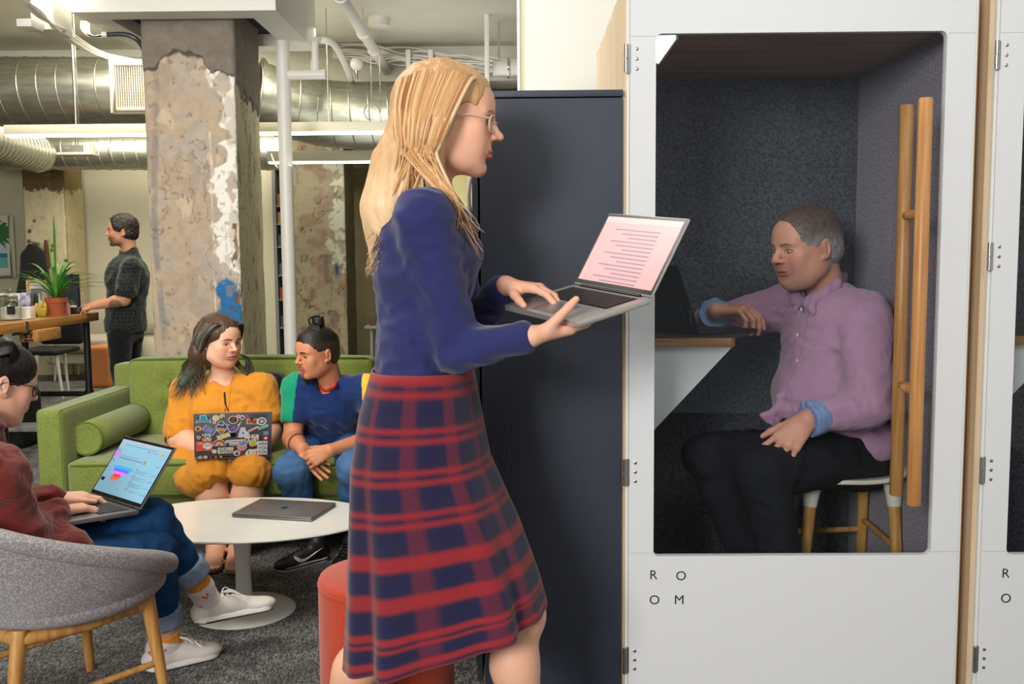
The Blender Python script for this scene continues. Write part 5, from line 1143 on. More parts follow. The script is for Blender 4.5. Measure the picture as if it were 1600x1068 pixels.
def surface(s, res, lo=None, hi=None, blk=10, smooth=1):
    C = np.array([p[0] for p in s.p]); R = np.array([p[1] for p in s.p]); U = np.array([p[4] == 'u' for p in s.p])
    if lo is None: lo = (C[U] - R[U, None]).min(0) - .02
    if hi is None: hi = (C[U] + R[U, None]).max(0) + .02
    lo = np.asarray(lo, float); hi = np.asarray(hi, float)
    nb = np.maximum(1, np.ceil((hi - lo) / (res * blk)).astype(int)); n = nb * blk + 1
    D = np.empty(tuple(n), np.float32)
    bc = np.stack(np.meshgrid(*[lo[a] + (np.arange(nb[a]) + .5) * res * blk for a in range(3)], indexing='ij'), -1).reshape(-1, 3)
    dc = s.ev(bc); hd = res * blk * .87; act = np.abs(dc) < hd * 1.25 + .012
    D.fill(.1); o = np.arange(blk + 1) * res; g = np.stack(np.meshgrid(o, o, o, indexing='ij'), -1).reshape(-1, 3)
    ij = np.stack(np.unravel_index(np.arange(len(bc)), tuple(nb)), -1)
    for q in np.nonzero(~act)[0]:
        if dc[q] < 0: i, j, k = ij[q] * blk; D[i:i + blk + 1, j:j + blk + 1, k:k + blk + 1] = -.1
    for q in np.nonzero(act)[0]:
        c = bc[q]; sel = np.nonzero(np.linalg.norm(C - c, axis=1) - R < hd + .045)[0]
        if not len(sel): continue
        i, j, k = ij[q] * blk; P = g + (c - res * blk / 2); D[i:i + blk + 1, j:j + blk + 1, k:k + blk + 1] = s.ev(P, sel).reshape(blk + 1, blk + 1, blk + 1)
    D[0] = D[-1] = .1; D[:, 0] = D[:, -1] = .1; D[:, :, 0] = D[:, :, -1] = .1
    I = D < 0; n0, n1, n2 = D.shape
    c8 = [I[a:n0 - 1 + a, b:n1 - 1 + b, c:n2 - 1 + c] for a in (0, 1) for b in (0, 1) for c in (0, 1)]
    sm = sum(x.astype(np.int8) for x in c8); cells = np.stack(np.nonzero((sm > 0) & (sm < 8)), -1)
    if not len(cells): return np.zeros((0, 3)), np.zeros((0, 4), int)
    idx = np.full((n0 - 1, n1 - 1, n2 - 1), -1, np.int64); idx[tuple(cells.T)] = np.arange(len(cells))
    acc = np.zeros((len(cells), 3)); cnt = np.zeros(len(cells))
    cor = [(a, b, c) for a in (0, 1) for b in (0, 1) for c in (0, 1)]
    for e0 in cor:
        for ax in range(3):
            if e0[ax]: continue
            e1 = list(e0); e1[ax] = 1
            a = D[tuple((cells + e0).T)]; b = D[tuple((cells + e1).T)]; m = (a < 0) != (b < 0); t = np.where(m, a / np.where(m, a - b, 1), 0)
            p = np.tile(np.array(e0, float), (len(cells), 1)); p[:, ax] = t; acc += p * m[:, None]; cnt += m
    V = lo + (cells + acc / cnt[:, None]) * res
    F = []
    for ax in range(3):
        a, b = (ax + 1) % 3, (ax + 2) % 3; sl0 = [slice(None)] * 3; sl1 = [slice(None)] * 3; sl0[ax] = slice(0, -1); sl1[ax] = slice(1, None)
        ch = I[tuple(sl0)] != I[tuple(sl1)]; E = np.stack(np.nonzero(ch), -1)
        E = E[(E[:, a] > 0) & (E[:, b] > 0) & (E[:, a] < D.shape[a] - 1) & (E[:, b] < D.shape[b] - 1)]
        def cell(da, db): q = E.copy(); q[:, a] -= da; q[:, b] -= db; return idx[tuple(q.T)]
        f = np.stack([cell(1, 1), cell(0, 1), cell(0, 0), cell(1, 0)], -1); fl = I[tuple(E.T)]
        f = np.where(fl[:, None], f, f[:, ::-1]); F.append(f)
    F = np.concatenate(F); F = F[(F >= 0).all(1)]
    for _ in range(smooth):
        e = np.concatenate([F[:, [0, 1]], F[:, [1, 2]], F[:, [2, 3]], F[:, [3, 0]]]); w = np.bincount(e[:, 0], minlength=len(V)) + np.bincount(e[:, 1], minlength=len(V))
        A = np.stack([np.bincount(e[:, 0], V[e[:, 1], k], len(V)) + np.bincount(e[:, 1], V[e[:, 0], k], len(V)) for k in range(3)], -1) / np.maximum(w, 1)[:, None]
        V = V * .5 + A * .5
    return V, F
def solid(name, parts, m, parent=None, col=None, mats=None, smooth=1):
    """parts: list of (S, res, lo, hi). col(P)->rgb pigment"""
    Vs, Fs, b = [], [], 0
    for p in parts:
        v, f = surface(p[0], p[1], *(p[2:4] if len(p) > 2 else (None, None)), smooth=smooth); Vs.append(v); Fs.append(f + b); b += len(v)
    Vv = np.concatenate(Vs); Ff = np.concatenate(Fs); me = bpy.data.meshes.new(name)
    me.vertices.add(len(Vv)); me.vertices.foreach_set('co', Vv.astype(np.float32).ravel()); me.loops.add(Ff.size); me.loops.foreach_set('vertex_index', Ff.astype(np.int32).ravel())
    me.polygons.add(len(Ff)); me.polygons.foreach_set('loop_start', np.arange(0, Ff.size, 4, dtype=np.int32)); me.polygons.foreach_set('loop_total', np.full(len(Ff), 4, np.int32)); me.update(calc_edges=True); me.validate()
    o = link_mesh(name, me, parent, 179, (m,))
    if col is not None and len(o.data.vertices) == len(Vv): set_col(o, np.clip(col(Vv), 0, 1))
    return o
m_skin = mat('skin', attr=True, rough=.48, bump=.08, bscale=420, spec=.35)
_b = m_skin.node_tree.nodes['Principled BSDF']; _b.inputs['Subsurface Weight'].default_value = .12; _b.inputs['Subsurface Radius'].default_value = (.9, .35, .2); _b.inputs['Subsurface Scale'].default_value = .012
m_hair = mat('hair', attr=True, rough=.42, spec=.4, bump=.5, bscale=260, stretch=(1, 1, .12))
m_cloth = mat('cotton_cloth', attr=True, rough=.85, bump=.25, bscale=420, spec=.2, sheen=.25)
m_denim = mat('denim', attr=True, rough=.85, bump=.5, bscale=520, spec=.2, var=.14, vscale=26)
m_leather = mat('shoe_leather', attr=True, rough=.45, bump=.1, bscale=200)
m_eyew = mat('eye_white', (228, 222, 216), .25, coat=.5); m_eyed = mat('eye_dark', (34, 22, 16), .2, coat=.6)
m_gold = mat('gold_metal', (206, 168, 92), .25, metal=1.)
def folds(sc=18., amp=.003, seed=0., stretch=(1, 1, 1)):
    st = np.array(stretch)
    def f(P):
        q = (P * st * sc + seed).astype(np.float32); n = fbm(q + .8 * vnoise(q * .7 + 5)[:, None], 2); return amp * 2.2 * (np.abs(n - .5) * 2 - .3)
    return f
class Head:
    """head frame: x to the person's right, y forward, z up; sc 1 = 0.235 m tall"""
    def __init__(s, c, f, u, sc=1., wide=1., male=True, lips=1., nose=1.):
        s.c = np.asarray(c, float); s.u = unit(u); s.f = unit(np.asarray(f, float) - s.u * (s.u @ np.asarray(f, float))); s.x = np.cross(s.f, s.u); s.sc = sc
        s.A = np.array([s.x, s.f, s.u]); s.wide = wide; s.male = male; s.lips = lips; s.nose = nose
    def w(s, x, y, z): return s.c + s.sc * (s.x * x * s.wide + s.f * y + s.u * z)
    def l(s, P): q = (np.asarray(P) - s.c) @ s.A.T / s.sc; q = q * np.array([1 / s.wide, 1, 1]); return q
    def add(s, b, neck_to, rn=.056, jaw=1., fat=0., open_mouth=0., eye=.0042):
        k = s.sc; E = lambda c, r, kk=.02, op='u': b.ell(s.w(*c), np.array(r) * k * np.array([s.wide, 1, 1]), s.A, kk * k, op)
        Cp = lambda a, c, ra, rb, kk=.012, op='u', fl=None: b.cap(s.w(*a), s.w(*c), ra * k, rb * k, kk * k, op, fl)
        E((0, -.014, .036), (.0735, .095, .081), .02)
        E((0, .022, .012), (.064, .068, .078), .03)
        E((0, .030, -.045), (.052 * jaw + fat * .5, .056, .062), .035)
        for sg in (-1, 1):
            E((sg * (.042 * jaw + fat), .016, -.060), (.022, .040, .030), .03)
            E((sg * (.026 * jaw + fat * .7), .048, -.084), (.020, .030, .018), .03)
            E((sg * .038, .064, -.020), (.023 + fat * .4, .020, .021), .024)
            E((sg * .030, .066, -.046), (.020 + fat * .5, .020, .024), .024)
        E((0, .072, -.096), (.023 * jaw, .018, .017), .022)
        if fat: E((0, .035, -.098), (.040, .040, .020), .03)
        E((0, .052, .040), (.056, .044, .050), .03)
        for sg in (-1, 1):
            Cp((sg * .014, .091, .021), (sg * .044, .080, .022), .008 if s.male else .005, .006, .014)
            E((sg * .031, .101, .002), (.017, .016, .012), .010, 's')
        # eyes: lids
        for sg in (-1, 1):
            E((sg * .031, .076, .001), (.0160, .0145, .0140), .004)
            E((sg * .031, .0925, -.0008), (.0125, .008, eye), .0025, 's')
        n = s.nose
        Cp((0, .090, .016), (0, .104 + .005 * n, -.021), .0068, .0088 * n, .010)
        E((0, .109 + .004 * n, -.0250), (.0108 * n, .0110, .0095), .006)
        for sg in (-1, 1):
            E((sg * .0118 * n, .1005, -.0285), (.0070 * n, .010, .0070), .005)
            E((sg * .006, .1080, -.0360), (.0035, .005, .0028), .003, 's')
        E((0, .087, -.052), (.026, .012, .020), .012)
        L = s.lips; om = open_mouth
        for sg in (-1, 1): E((sg * .0078, .0955, -.0575 + om * .002), (.0130, .0070, .0044 * L), .004)
        E((0, .0945, -.0675 - om * .006), (.0165, .0080, .0062 * L), .005)
        E((0, .1045, -.0622 - om * .002), (.020, .007, .0016 + om * .004), .0025, 's')
        E((0, .096, -.079), (.018, .008, .004), .008, 's')
        for sg in (-1, 1):
            ax = np.array([unit(s.x * sg * .93 - s.f * .38), unit(s.f * .93 + s.x * sg * .38), s.u])
            b.ell(s.w(sg * .078, -.010, -.006), np.array([.0075, .0180, .030]) * k, ax, .008 * k); b.ell(s.w(sg * .0855, -.004, -.003), np.array([.0060, .0110, .020]) * k, ax, .003 * k, 's'); b.ell(s.w(sg * .079, -.003, -.002), np.array([.0050, .0050, .012]) * k, ax, .004 * k); b.ell(s.w(sg * .076, .003, -.030), np.array([.006, .009, .009]) * k, ax, .005 * k)
        b.cap(s.w(0, -.032, -.030), neck_to, rn * .94 * k, rn, .03)
    def lids(s, parent, gaze=(0, 0), r=.0128):
        for sg in (-1, 1):
            e = s.w(sg * .031, .0768, .0); g = unit(s.f + s.x * gaze[0] + s.u * gaze[1]); k = s.sc
            mb = MB(); mb.ball(e, r * k, m_eyew, 18, 12); ax1 = unit(np.cross(g, s.u)); ax2 = np.cross(ax1, g)
            mb.lathe(e + g * r * k * .90, [(.0058 * k, 0), (.0050 * k, .0013 * k), (.001, .0017 * k)], m_eyed, 14, axes=(ax1, ax2, g)); mb.build('eye', parent, 60)
    def pig(s, P, base, skin, brow=(60, 42, 32), lip=(176, 84, 80), blush=(214, 120, 104), stub=None, lash=(40, 28, 24), browt=.0042, browz=.020, blush_a=.3):
        """pigment of face: lips, brows, cheeks, lash line"""
        q = s.l(P); x, y, z = np.abs(q[:, 0]), q[:, 1], q[:, 2]; c = base.copy()
        def mixc(m, col): nonlocal c; c = c * (1 - m[:, None]) + s2l(col) * m[:, None]
        face = sstep(.02, .05, y)
        mixc(face * blush_a * np.exp(-((x - .042) / .022) ** 2 - ((z + .028) / .02) ** 2), blush); mixc(face * blush_a * .8 * np.exp(-(x / .013) ** 2 - ((z + .027) / .012) ** 2), blush)
        if stub is not None:
            m = sstep(-.02, .03, y) * (sstep(-.030, -.050, z) * sstep(.013, .024, np.hypot(x * .55, (z + .062) * 1.6)) * sstep(.075, .05, x)) * stub[1]; mixc(np.clip(m, 0, 1) * sstep(-.125, -.112, z), stub[0])
        L = s.lips; tp = np.sqrt(np.clip(1 - (x / .0245) ** 2, 0, 1)); m = sstep(.0062 * L, .0045 * L, np.abs(z + .0580) / (tp * .8 + .2 + 1e-6) + .0012 * np.exp(-(x / .004) ** 2)) * (y > .082) * (x < .0245) + sstep(.0078 * L, .006 * L, np.abs(z + .0670) / (tp + 1e-6)) * (y > .08); mixc(np.clip(m, 0, 1) * .85, lip)
        mixc(sstep(.0022, .0010, np.abs(z + .0622)) * sstep(.021, .018, x) * (y > .08) * .8, (96, 40, 38))
        arch = browz + .0022 * np.sin(np.clip((x - .012) / .036, 0, 1) * PI) * 1.6; t = browt * (1 - .6 * sstep(.028, .048, x)); mixc(sstep(t, t * .6, np.abs(z - arch)) * sstep(.010, .014, x) * sstep(.050, .044, x) * (y > .05) * .92, brow)
        ez = (.0046 + .0008) * np.sqrt(np.clip(1 - ((x - .031) / .0150) ** 2, 0, 1)); mixc(sstep(.0022, .0010, np.abs(z + .0008 - ez)) * (np.abs(x - .031) < .0155) * (y > .07) * .95, lash); mixc(sstep(.0016, .0006, np.abs(z + .0008 + ez)) * (np.abs(x - .031) < .0145) * (y > .07) * .5, lash)
        mixc(np.exp(-((x - .006) / .004) ** 2 - ((z + .0345) / .003) ** 2) * (y > .095) * .7, (90, 44, 36))
        return c
def hand(b, w, d, n, side=1, sc=1., curl=(20, 25, 20), curls=None, spread=4., thumb=(.55, .75, .25), tcurl=.3, k=.004):
    """w wrist, d towards the fingers, n out of the palm, side +1 right hand, -1 left hand"""
    d = unit(d); n = unit(np.asarray(n, float) - d * (d @ np.asarray(n, float))); t = np.cross(d, n) * side; w = np.asarray(w, float)
    kn = [(.031, .088, .0118), (.0105, .093, .0120), (-.0105, .088, .0114), (-.030, .079, .0102)]; ws = [.014, .006, -.004, -.014]
    Ls = [(.042, .025, .020), (.046, .029, .021), (.043, .027, .020), (.033, .020, .018)]
    for i in range(4):
        a = w + sc * (t * ws[i] * .95 + d * .004); q = w + sc * (t * kn[i][0] + d * kn[i][1] - n * .002 * (i in (1, 2))); b.cap(a, q, .0155 * sc, kn[i][2] * sc, .012 * sc)
        cu = curls[i] if curls else curl; an = math.radians(spread) * (1.5, .4, -.6, -1.8)[i]; dd = d * math.cos(an) + t * math.sin(an); ang = 0; p = q; r = (.0092, .0094, .0090, .0080)[i] * sc
        for j in range(3):
            ang += math.radians(cu[j]); v = dd * math.cos(ang) + n * math.sin(ang); e = p + v * Ls[i][j] * sc; b.cap(p, e, r, r * .90, (k if j else .006) * sc); r *= .90; p = e
    b.cap(w + sc * (t * .012 + d * .012 + n * .004), w + sc * (t * .026 + d * .045 + n * .010), .015 * sc, .0125 * sc, .012 * sc)
    v = unit(d * thumb[0] + t * thumb[1] + n * thumb[2]); p = w + sc * (t * .022 + d * .028 + n * .008); e = p + v * .040 * sc; b.cap(p, e, .0145 * sc, .0112 * sc, .010 * sc)
    v2 = unit(v + d * tcurl + n * tcurl * .6); e2 = e + v2 * .032 * sc; b.cap(e, e2, .0110 * sc, .0098 * sc, .004 * sc); v3 = unit(v2 + d * tcurl * .8 + n * tcurl * .5); b.cap(e2, e2 + v3 * .024 * sc, .0100 * sc, .0078 * sc, .003 * sc)
def lock(mb, pts, w, m, th=.3, n=10, tip=.15, seg=6):
    """one flat tapering lock of hair through the points"""
    P = bez(pts, n); k = len(P); mb.tube(P, [w * (.55 + .45 * math.sin(PI * min(1, .2 + i / k))) * (1 if i < k * .7 else 1 - (1 - tip) * (i - k * .7) / (k * .3)) for i in range(k)], m, seg, flat=th)
def shoe(b, heel, toe, up, h=.075, w=.048, L=None):
    """body of a low shoe: heel and toe are sole points"""
    heel = np.asarray(heel, float); toe = np.asarray(toe, float); f = unit(toe - heel); u = unit(np.asarray(up, float) - f * (f @ np.asarray(up, float))); x = np.cross(f, u); L = np.linalg.norm(toe - heel); A = [x, f, u]
    b.ell(heel + f * .045 + u * .036, (w * .72, .055, .040), A, .02); b.ell(heel + f * L * .45 + u * .030, (w * .82, L * .32, .038), A, .025); b.ell(heel + f * (L - .062) + u * .022, (w * .95, .066, .028), A, .025)
    b.cap(heel + f * .05 + u * .04, heel + f * .055 + u * h, .036, .034, .02); b.cap(heel + f * .07 + u * .055, heel + f * L * .55 + u * .040, .032, .026, .02)
    b.plane(heel + u * .006, -u, .004)
    return f, u, x, L
def sole(b, heel, toe, up, w=.048, t=.022):
    heel = np.asarray(heel, float); toe = np.asarray(toe, float); f = unit(toe - heel); u = unit(np.asarray(up, float) - f * (f @ np.asarray(up, float))); x = np.cross(f, u); L = np.linalg.norm(toe - heel)
    b.cap(heel + f * .045, heel + f * .05, w * .84, w * .84, .01); b.cap(heel + f * .045, heel + f * (L - .055), w * .84, w * .98, .01); b.plane(heel + u * t, u, .002); b.plane(heel - u * .0, -u, .002)
    return f, u, x, L
# ================================================================ people
def flatcol(c, var=.08, sc=9.):
    c = s2l(c)
    return lambda P: c * (1 + var * 2 * (fbm(np.asarray(P) * sc, 3) - .5)[:, None])
def skincol(c, var=.05):
    c = s2l(c); red = c * np.array([1.02, .86, .82])
    def f(P): n = fbm(np.asarray(P) * 14, 3)[:, None]; return c * (1 - .5 * n) + red * (.5 * n) + 0 * c
    return f
def hairshell(H, thick=.010, res=.003, front=.055, low=-.06, back=-.075, temple=.02, deep=.070, extra=None, noise=.0035, top=0., part=None):
    """cap of hair: inflated skull minus the face, the ears and the neck"""
    b = S(); k = H.sc; E = lambda c, r, kk, op='u': b.ell(H.w(*c), np.array(r) * k * np.array([H.wide, 1, 1]), H.A, kk * k, op)
    E((0, -.014, .036 + top * .5), (.0735 + thick, .095 + thick, .081 + thick + top * .5), .02); E((0, .040, .044), (.058 + thick, .048 + thick * .6, .052 + thick), .03)
    E((0, -.045, -.020), (.062 + thick, .058 + thick, .055), .03)
    if extra: extra(b, E)
    E((0, .118, front - .105), (.073 + (deep - .07) * .4, deep, .100), .006, 's')      # face opening
    for sg in (-1, 1):
        b.box(H.w(sg * .085, .052, -.080), np.array([.050, .050, .075]) * k, .02 * k, H.A, .010 * k, 's')
        b.ell(H.w(sg * .088, -.006, -.010), np.array([.030, .022, .034]) * k, H.A, .006 * k, 's')
    b.plane(H.w(0, -.05, back), unit(-H.u * 1.0 + H.f * .25), .01)
    if noise: b.warp(lambda P: noise * k * (2 * fbm(((np.asarray(P) - H.c) @ H.A.T) * np.array([190, 60, 60]), 2) - 1), 0)
    return b
def hairpig(H, base, tips, zt=(-.15, -.4), streak=.3):
    def f(P):
        q = H.l(P); n = fbm(q * np.array([150, 40, 30]), 3); t = sstep(zt[0], zt[1], q[:, 2])[:, None]
        return (s2l(base) * (1 - t) + s2l(tips) * t) * (1 - streak + 2 * streak * n[:, None])
    return f
def glasses(H, parent, frame, label=None, temple=True, lens_r=.021):
    mb = MB(); k = H.sc
    for sg in (-1, 1):
        pts = [H.w(sg * .033 + lens_r * 1.1 * math.cos(a), .100 - .006 * abs(math.cos(a)) * (1 if math.cos(a) * sg > 0 else 0), -.004 + lens_r * .85 * math.sin(a)) for a in np.linspace(0, 2 * PI, 25)[:-1]]
        mb.tube(pts, .0017 * k, frame, 6, closed=True)
        if temple: mb.tube([H.w(sg * .056, .096, .006), H.w(sg * .072, .060, .008), H.w(sg * .083, -.005, .006), H.w(sg * .083, -.028, -.010)], .0013 * k, frame, 6)
    mb.tube([H.w(-.011, .103, .002), H.w(0, .107, .005), H.w(.011, .103, .002)], .0013 * k, frame, 6)
    g = mb.build('glasses', parent, 60)
    for sg in (-1, 1): MB().lathe(H.w(sg * .033, .0995, -.004), [(.001, 0), (lens_r * k, 0), (lens_r * k, .0008), (.001, .001)], glass('lens_glass', (245, 245, 250), .97), 20, axes=(H.x, H.u, H.f)).build('lens', g)
    return g
def onto(px, py, S_, lo=2.5, hi=6., off=.004):
    """point on a solid's surface seen at a pixel"""
    d = unit(at(px, py, 4.) - CO); q = lo
    while q < hi:
        v = min(x.ev((CO + d * q)[None])[0] for x in (S_ if isinstance(S_, (list, tuple)) else [S_]))
        if v < .0015: break
        q += max(.002, v * .5)
    return CO + d * (q - off)
def person(loc, label): return thing('person', loc, label, 'person')

# ---------------------------------------------------------------- man in the booth
def booth_man():
    SK = (206, 150, 128); t = person((SC_[0], SC_[1], 0), 'man in a lilac shirt sitting on the stool inside the booth, looking at a laptop')
    f = unit(V3(-.93, -.36, -.20)); u = unit(V3(-.12, -.05, 1)); H = Head(at(1260, 386, 3.03), f, u, 1.07, 1.03, True, .8, 1.3)
    neck = at(1294, 466, 3.08); hd = S(); H.add(hd, neck, .060, 1.08, .006, 0., .0028); hd.ell(neck + V3(-.01, .01, -.08), (.09, .07, .05), k=.05)
    # arms and hands
    sL, eL, wL = at(1348, 497, 2.93), at(1357, 632, 2.80), at(1262, 655, 2.745); sR, eR, wR = at(1232, 478, 3.20), at(1112, 506, 3.19), at(1119, 486, 3.06)
    aL = S(); aL.cap(sL, eL, .045, .042, .02); aL.cap(eL, mixp(eL, wL, .4), .042, .042, .02); aL.cap(mixp(eL, wL, .4), wL, .042, .029, .02); hand(aL, wL, V3(-.66, -.06, -.72), V3(.1, .85, -.45), -1, 1.06, curls=[(6, 14, 8), (8, 14, 10), (8, 16, 10), (10, 18, 10)], spread=7, thumb=(.85, .5, .1))
    aR = S(); aR.cap(sR, eR, .045, .042, .02); aR.cap(eR, wR, .042, .029, .02); hand(aR, wR, V3(.80, -.42, .08), V3(.05, .10, -1), 1, 1.04, curls=[(38, 30, 15), (48, 40, 20), (52, 44, 22), (56, 44, 20)], spread=3, thumb=(.7, .35, .7))
    tor = S(); pel = at(1322, 702, 3.06); bel = at(1294, 618, 3.03); che = at(1300, 530, 3.04)
    sd = unit(sR - sL); fb = unit(np.cross(V3(0, 0, 1), sd)); ax = [sd, fb, unit(np.cross(sd, fb))]
    tor.ell(che, (.12, .07, .11), ax); tor.ell(bel, (.12, .09, .11), ax, .06); tor.ell(pel, (.15, .11, .10), ax, .06); tor.cap(che, neck, .08, .05, .05)
    bs = skincol(SK); stub = ((138, 108, 98), .30)
    body = solid('body', [(hd, .0024), (aL, .0028), (aR, .0028), (tor, .012)], m_skin, t, lambda P: H.pig(P, bs(P), SK, (98, 78, 70), (178, 92, 84), (206, 110, 100), stub, browt=.0036, browz=.017, blush_a=.45)); H.lids(t, (0, -.42), .0126)
    # hair: short grey crop
    hb = hairshell(H, .0070, .0024, front=.104, back=-.072, noise=.003, deep=.088)
    def hp(P):
        q = H.l(P); n = fbm(q * np.array([170, 60, 60]), 3); g = sstep(.06, .0, q[:, 2])[:, None]; return (s2l((92, 74, 66)) * (1 - g) + s2l((150, 142, 140)) * g) * (.65 + .7 * n[:, None])
    solid('hair', [(hb, .0026)], m_hair, t, hp)
    # shirt
    LIL = (176, 134, 164); s = S(); zc = V3(0, 0, 1)
    s.ell(che + V3(.0, 0, -.005), (.180, .128, .185), ax, .05); s.ell(bel + fb * .020, (.172, .150, .150), ax, .07); s.ell(pel + V3(.0, 0, .045), (.178, .138, .085), ax, .06)
    s.cap(sL, sR, .070, .070, .05); s.cap(sL + V3(0, 0, -.01), neck + V3(0, 0, -.03), .060, .055, .05); s.cap(sR + V3(0, 0, -.01), neck + V3(0, 0, -.03), .060, .055, .05)
    s.cap(sL, eL, .082, .066, .03); s.cap(eL, mixp(eL, wL, .80), .067, .048, .03); s.cap(sR, eR, .074, .060, .03); s.cap(eR, mixp(eR, wR, .55), .058, .047, .03)
    s.cap(at(1205, 650, 2.95), at(1222, 632, 2.97), .028, .03, .02, flat=(V3(0, 1, 0), .4))
    s.warp(folds(13, .006, 3., (1, 1, 1.5)), 0); s.warp(folds(34, .0022, 9.), 0)
    # open collar notch
    s.ell(neck + fb * .085 + V3(0, 0, .0), (.030, .045, .055), ax, .01, 's'); s.cap(H.w(0, -.03, -.06), neck + V3(0, 0, .0), .060, .062, .008, 's')
    pl = lambda P: ((P - che) @ sd)
    def sc(P):
        n = fbm(P * 8, 3); c = s2l(LIL) * (.92 + .16 * n[:, None]); fr = ((P - che) @ fb) > .02; x = pl(P) - .012
        m = np.exp(-((np.abs(x) - .016) / .0016) ** 2) * fr * .35; return c * (1 - m[:, None])
    shirt = solid('shirt', [(s, .0055)], mat('linen_shirt', attr=True, rough=.9, bump=.35, bscale=500, spec=.15, sheen=.25), t, sc)
    # collar leaves
    cb = S(); sl = [s]
    for q_ in ([(1318, 434), (1306, 446), (1290, 457), (1270, 468), (1262, 473)], [(1262, 473), (1271, 487)], [(1236, 461), (1243, 466), (1252, 474)], [(1252, 474), (1243, 483)]):
        pp = [onto(a_, b_, sl, 2.7, 3.4, .004) for a_, b_ in q_]; cb.path(pp, [.015] * (len(pp) - 1) + [.009], .01, flat=(unit(V3(.3, 0, 1)), 1.5))
    for sg in ():
        P0 = neck - fb * .058 + sd * sg * .02 + V3(0, 0, .050); P1 = neck + sd * sg * .074 + fb * .005 + V3(0, 0, .032); P2 = neck + fb * .088 + sd * sg * .026 + V3(0, 0, -.012); P3 = neck + fb * .112 + sd * sg * .056 + V3(0, 0, -.066)
        for a, b_ in ((P0, P1), (P1, P2)): cb.cap(a, b_, .014, .013, .008, flat=(zc, 1.7))
        cb.cap(P2, P3, .015, .007, .008, flat=(sd, 1.4))
    solid('collar', [(cb, .004)], _mats['linen_shirt'], shirt, sc)
    for px, py in ((1252, 483), (1246, 523), (1245, 563), (1240, 594)):
        d = unit(at(px, py, 3.) - CO); lo_, hi_ = 2.4, 3.2
        for _ in range(60):
            p = CO + d * lo_
            if s.ev(p[None])[0] < .001: break
            lo_ += .012
        MB().lathe(p - fb * 0, [(.0055, 0), (.0055, .002), (.003, .003)], m_white, 14, axes=(sd, zc, unit(-d))).build('button', shirt, 40)
    q = S(); dL = unit(wL - eL); q.cap(mixp(eL, wL, .76), mixp(eL, wL, .98), .049, .054, .01); q.cap(mixp(eL, wL, .90), wL + dL * .08, .036, .040, .004, 's'); q.plane(wL - dL * .002, dL, .003); q.plane(mixp(eL, wL, .76) , -dL, .003); q.warp(folds(30, .004, 4.), 0)
    dR = unit(wR - eR); q2 = S(); q2.cap(mixp(eR, wR, .45), mixp(eR, wR, .85), .048, .052, .01); q2.plane(mixp(eR, wR, .86), dR, .003); q2.plane(mixp(eR, wR, .5), -dR, .003); q2.warp(folds(30, .004, 4.), 0)
    for qq in (q, q2): solid('cuff', [(qq, .004)], mat('chambray', attr=True, rough=.9, bump=.5, bscale=600, spec=.15), shirt, flatcol((128, 150, 196), .2, 60))
    # trousers, shoes
    hL, hR = at(1312, 712, 2.95), at(1300, 706, 3.15); kL, kR = at(1192, 738, 2.725), at(1104, 712, 2.98); nL, nR = at(1238, 955, 2.82), at(1195, 930, 3.05)
    g = S(); g.ell(pel + V3(0, 0, -.035), (.172, .135, .09), ax, .05); g.cap(hL, kL, .092, .074, .05); g.cap(kL, nL, .070, .052, .02); g.cap(hR, kR, .092, .074, .05); g.cap(kR, nR, .070, .052, .02); g.warp(folds(12, .007, 1.), 0)
    solid('trousers', [(g, .007)], mat('black_chino', attr=True, rough=.85, bump=.3, bscale=400, spec=.15), t, flatcol((27, 29, 37), .1))
    for n_, d in ((nL, V3(-.9, -.2, -.35)), (nR, V3(-.95, -.1, -.3))):
        h = S(); d = unit(d); he = n_ - d * .05 + V3(0, 0, -.075); shoe(h, he, he + d * .27, V3(0, 0, 1)); so = S(); sole(so, he, he + d * .27, V3(0, 0, 1), t=.014); sh = solid('shoe', [(h, .006)], m_leather, t, flatcol((30, 24, 22))); solid('shoe_sole', [(so, .006)], m_leather, sh, flatcol((20, 20, 20)))
booth_man()

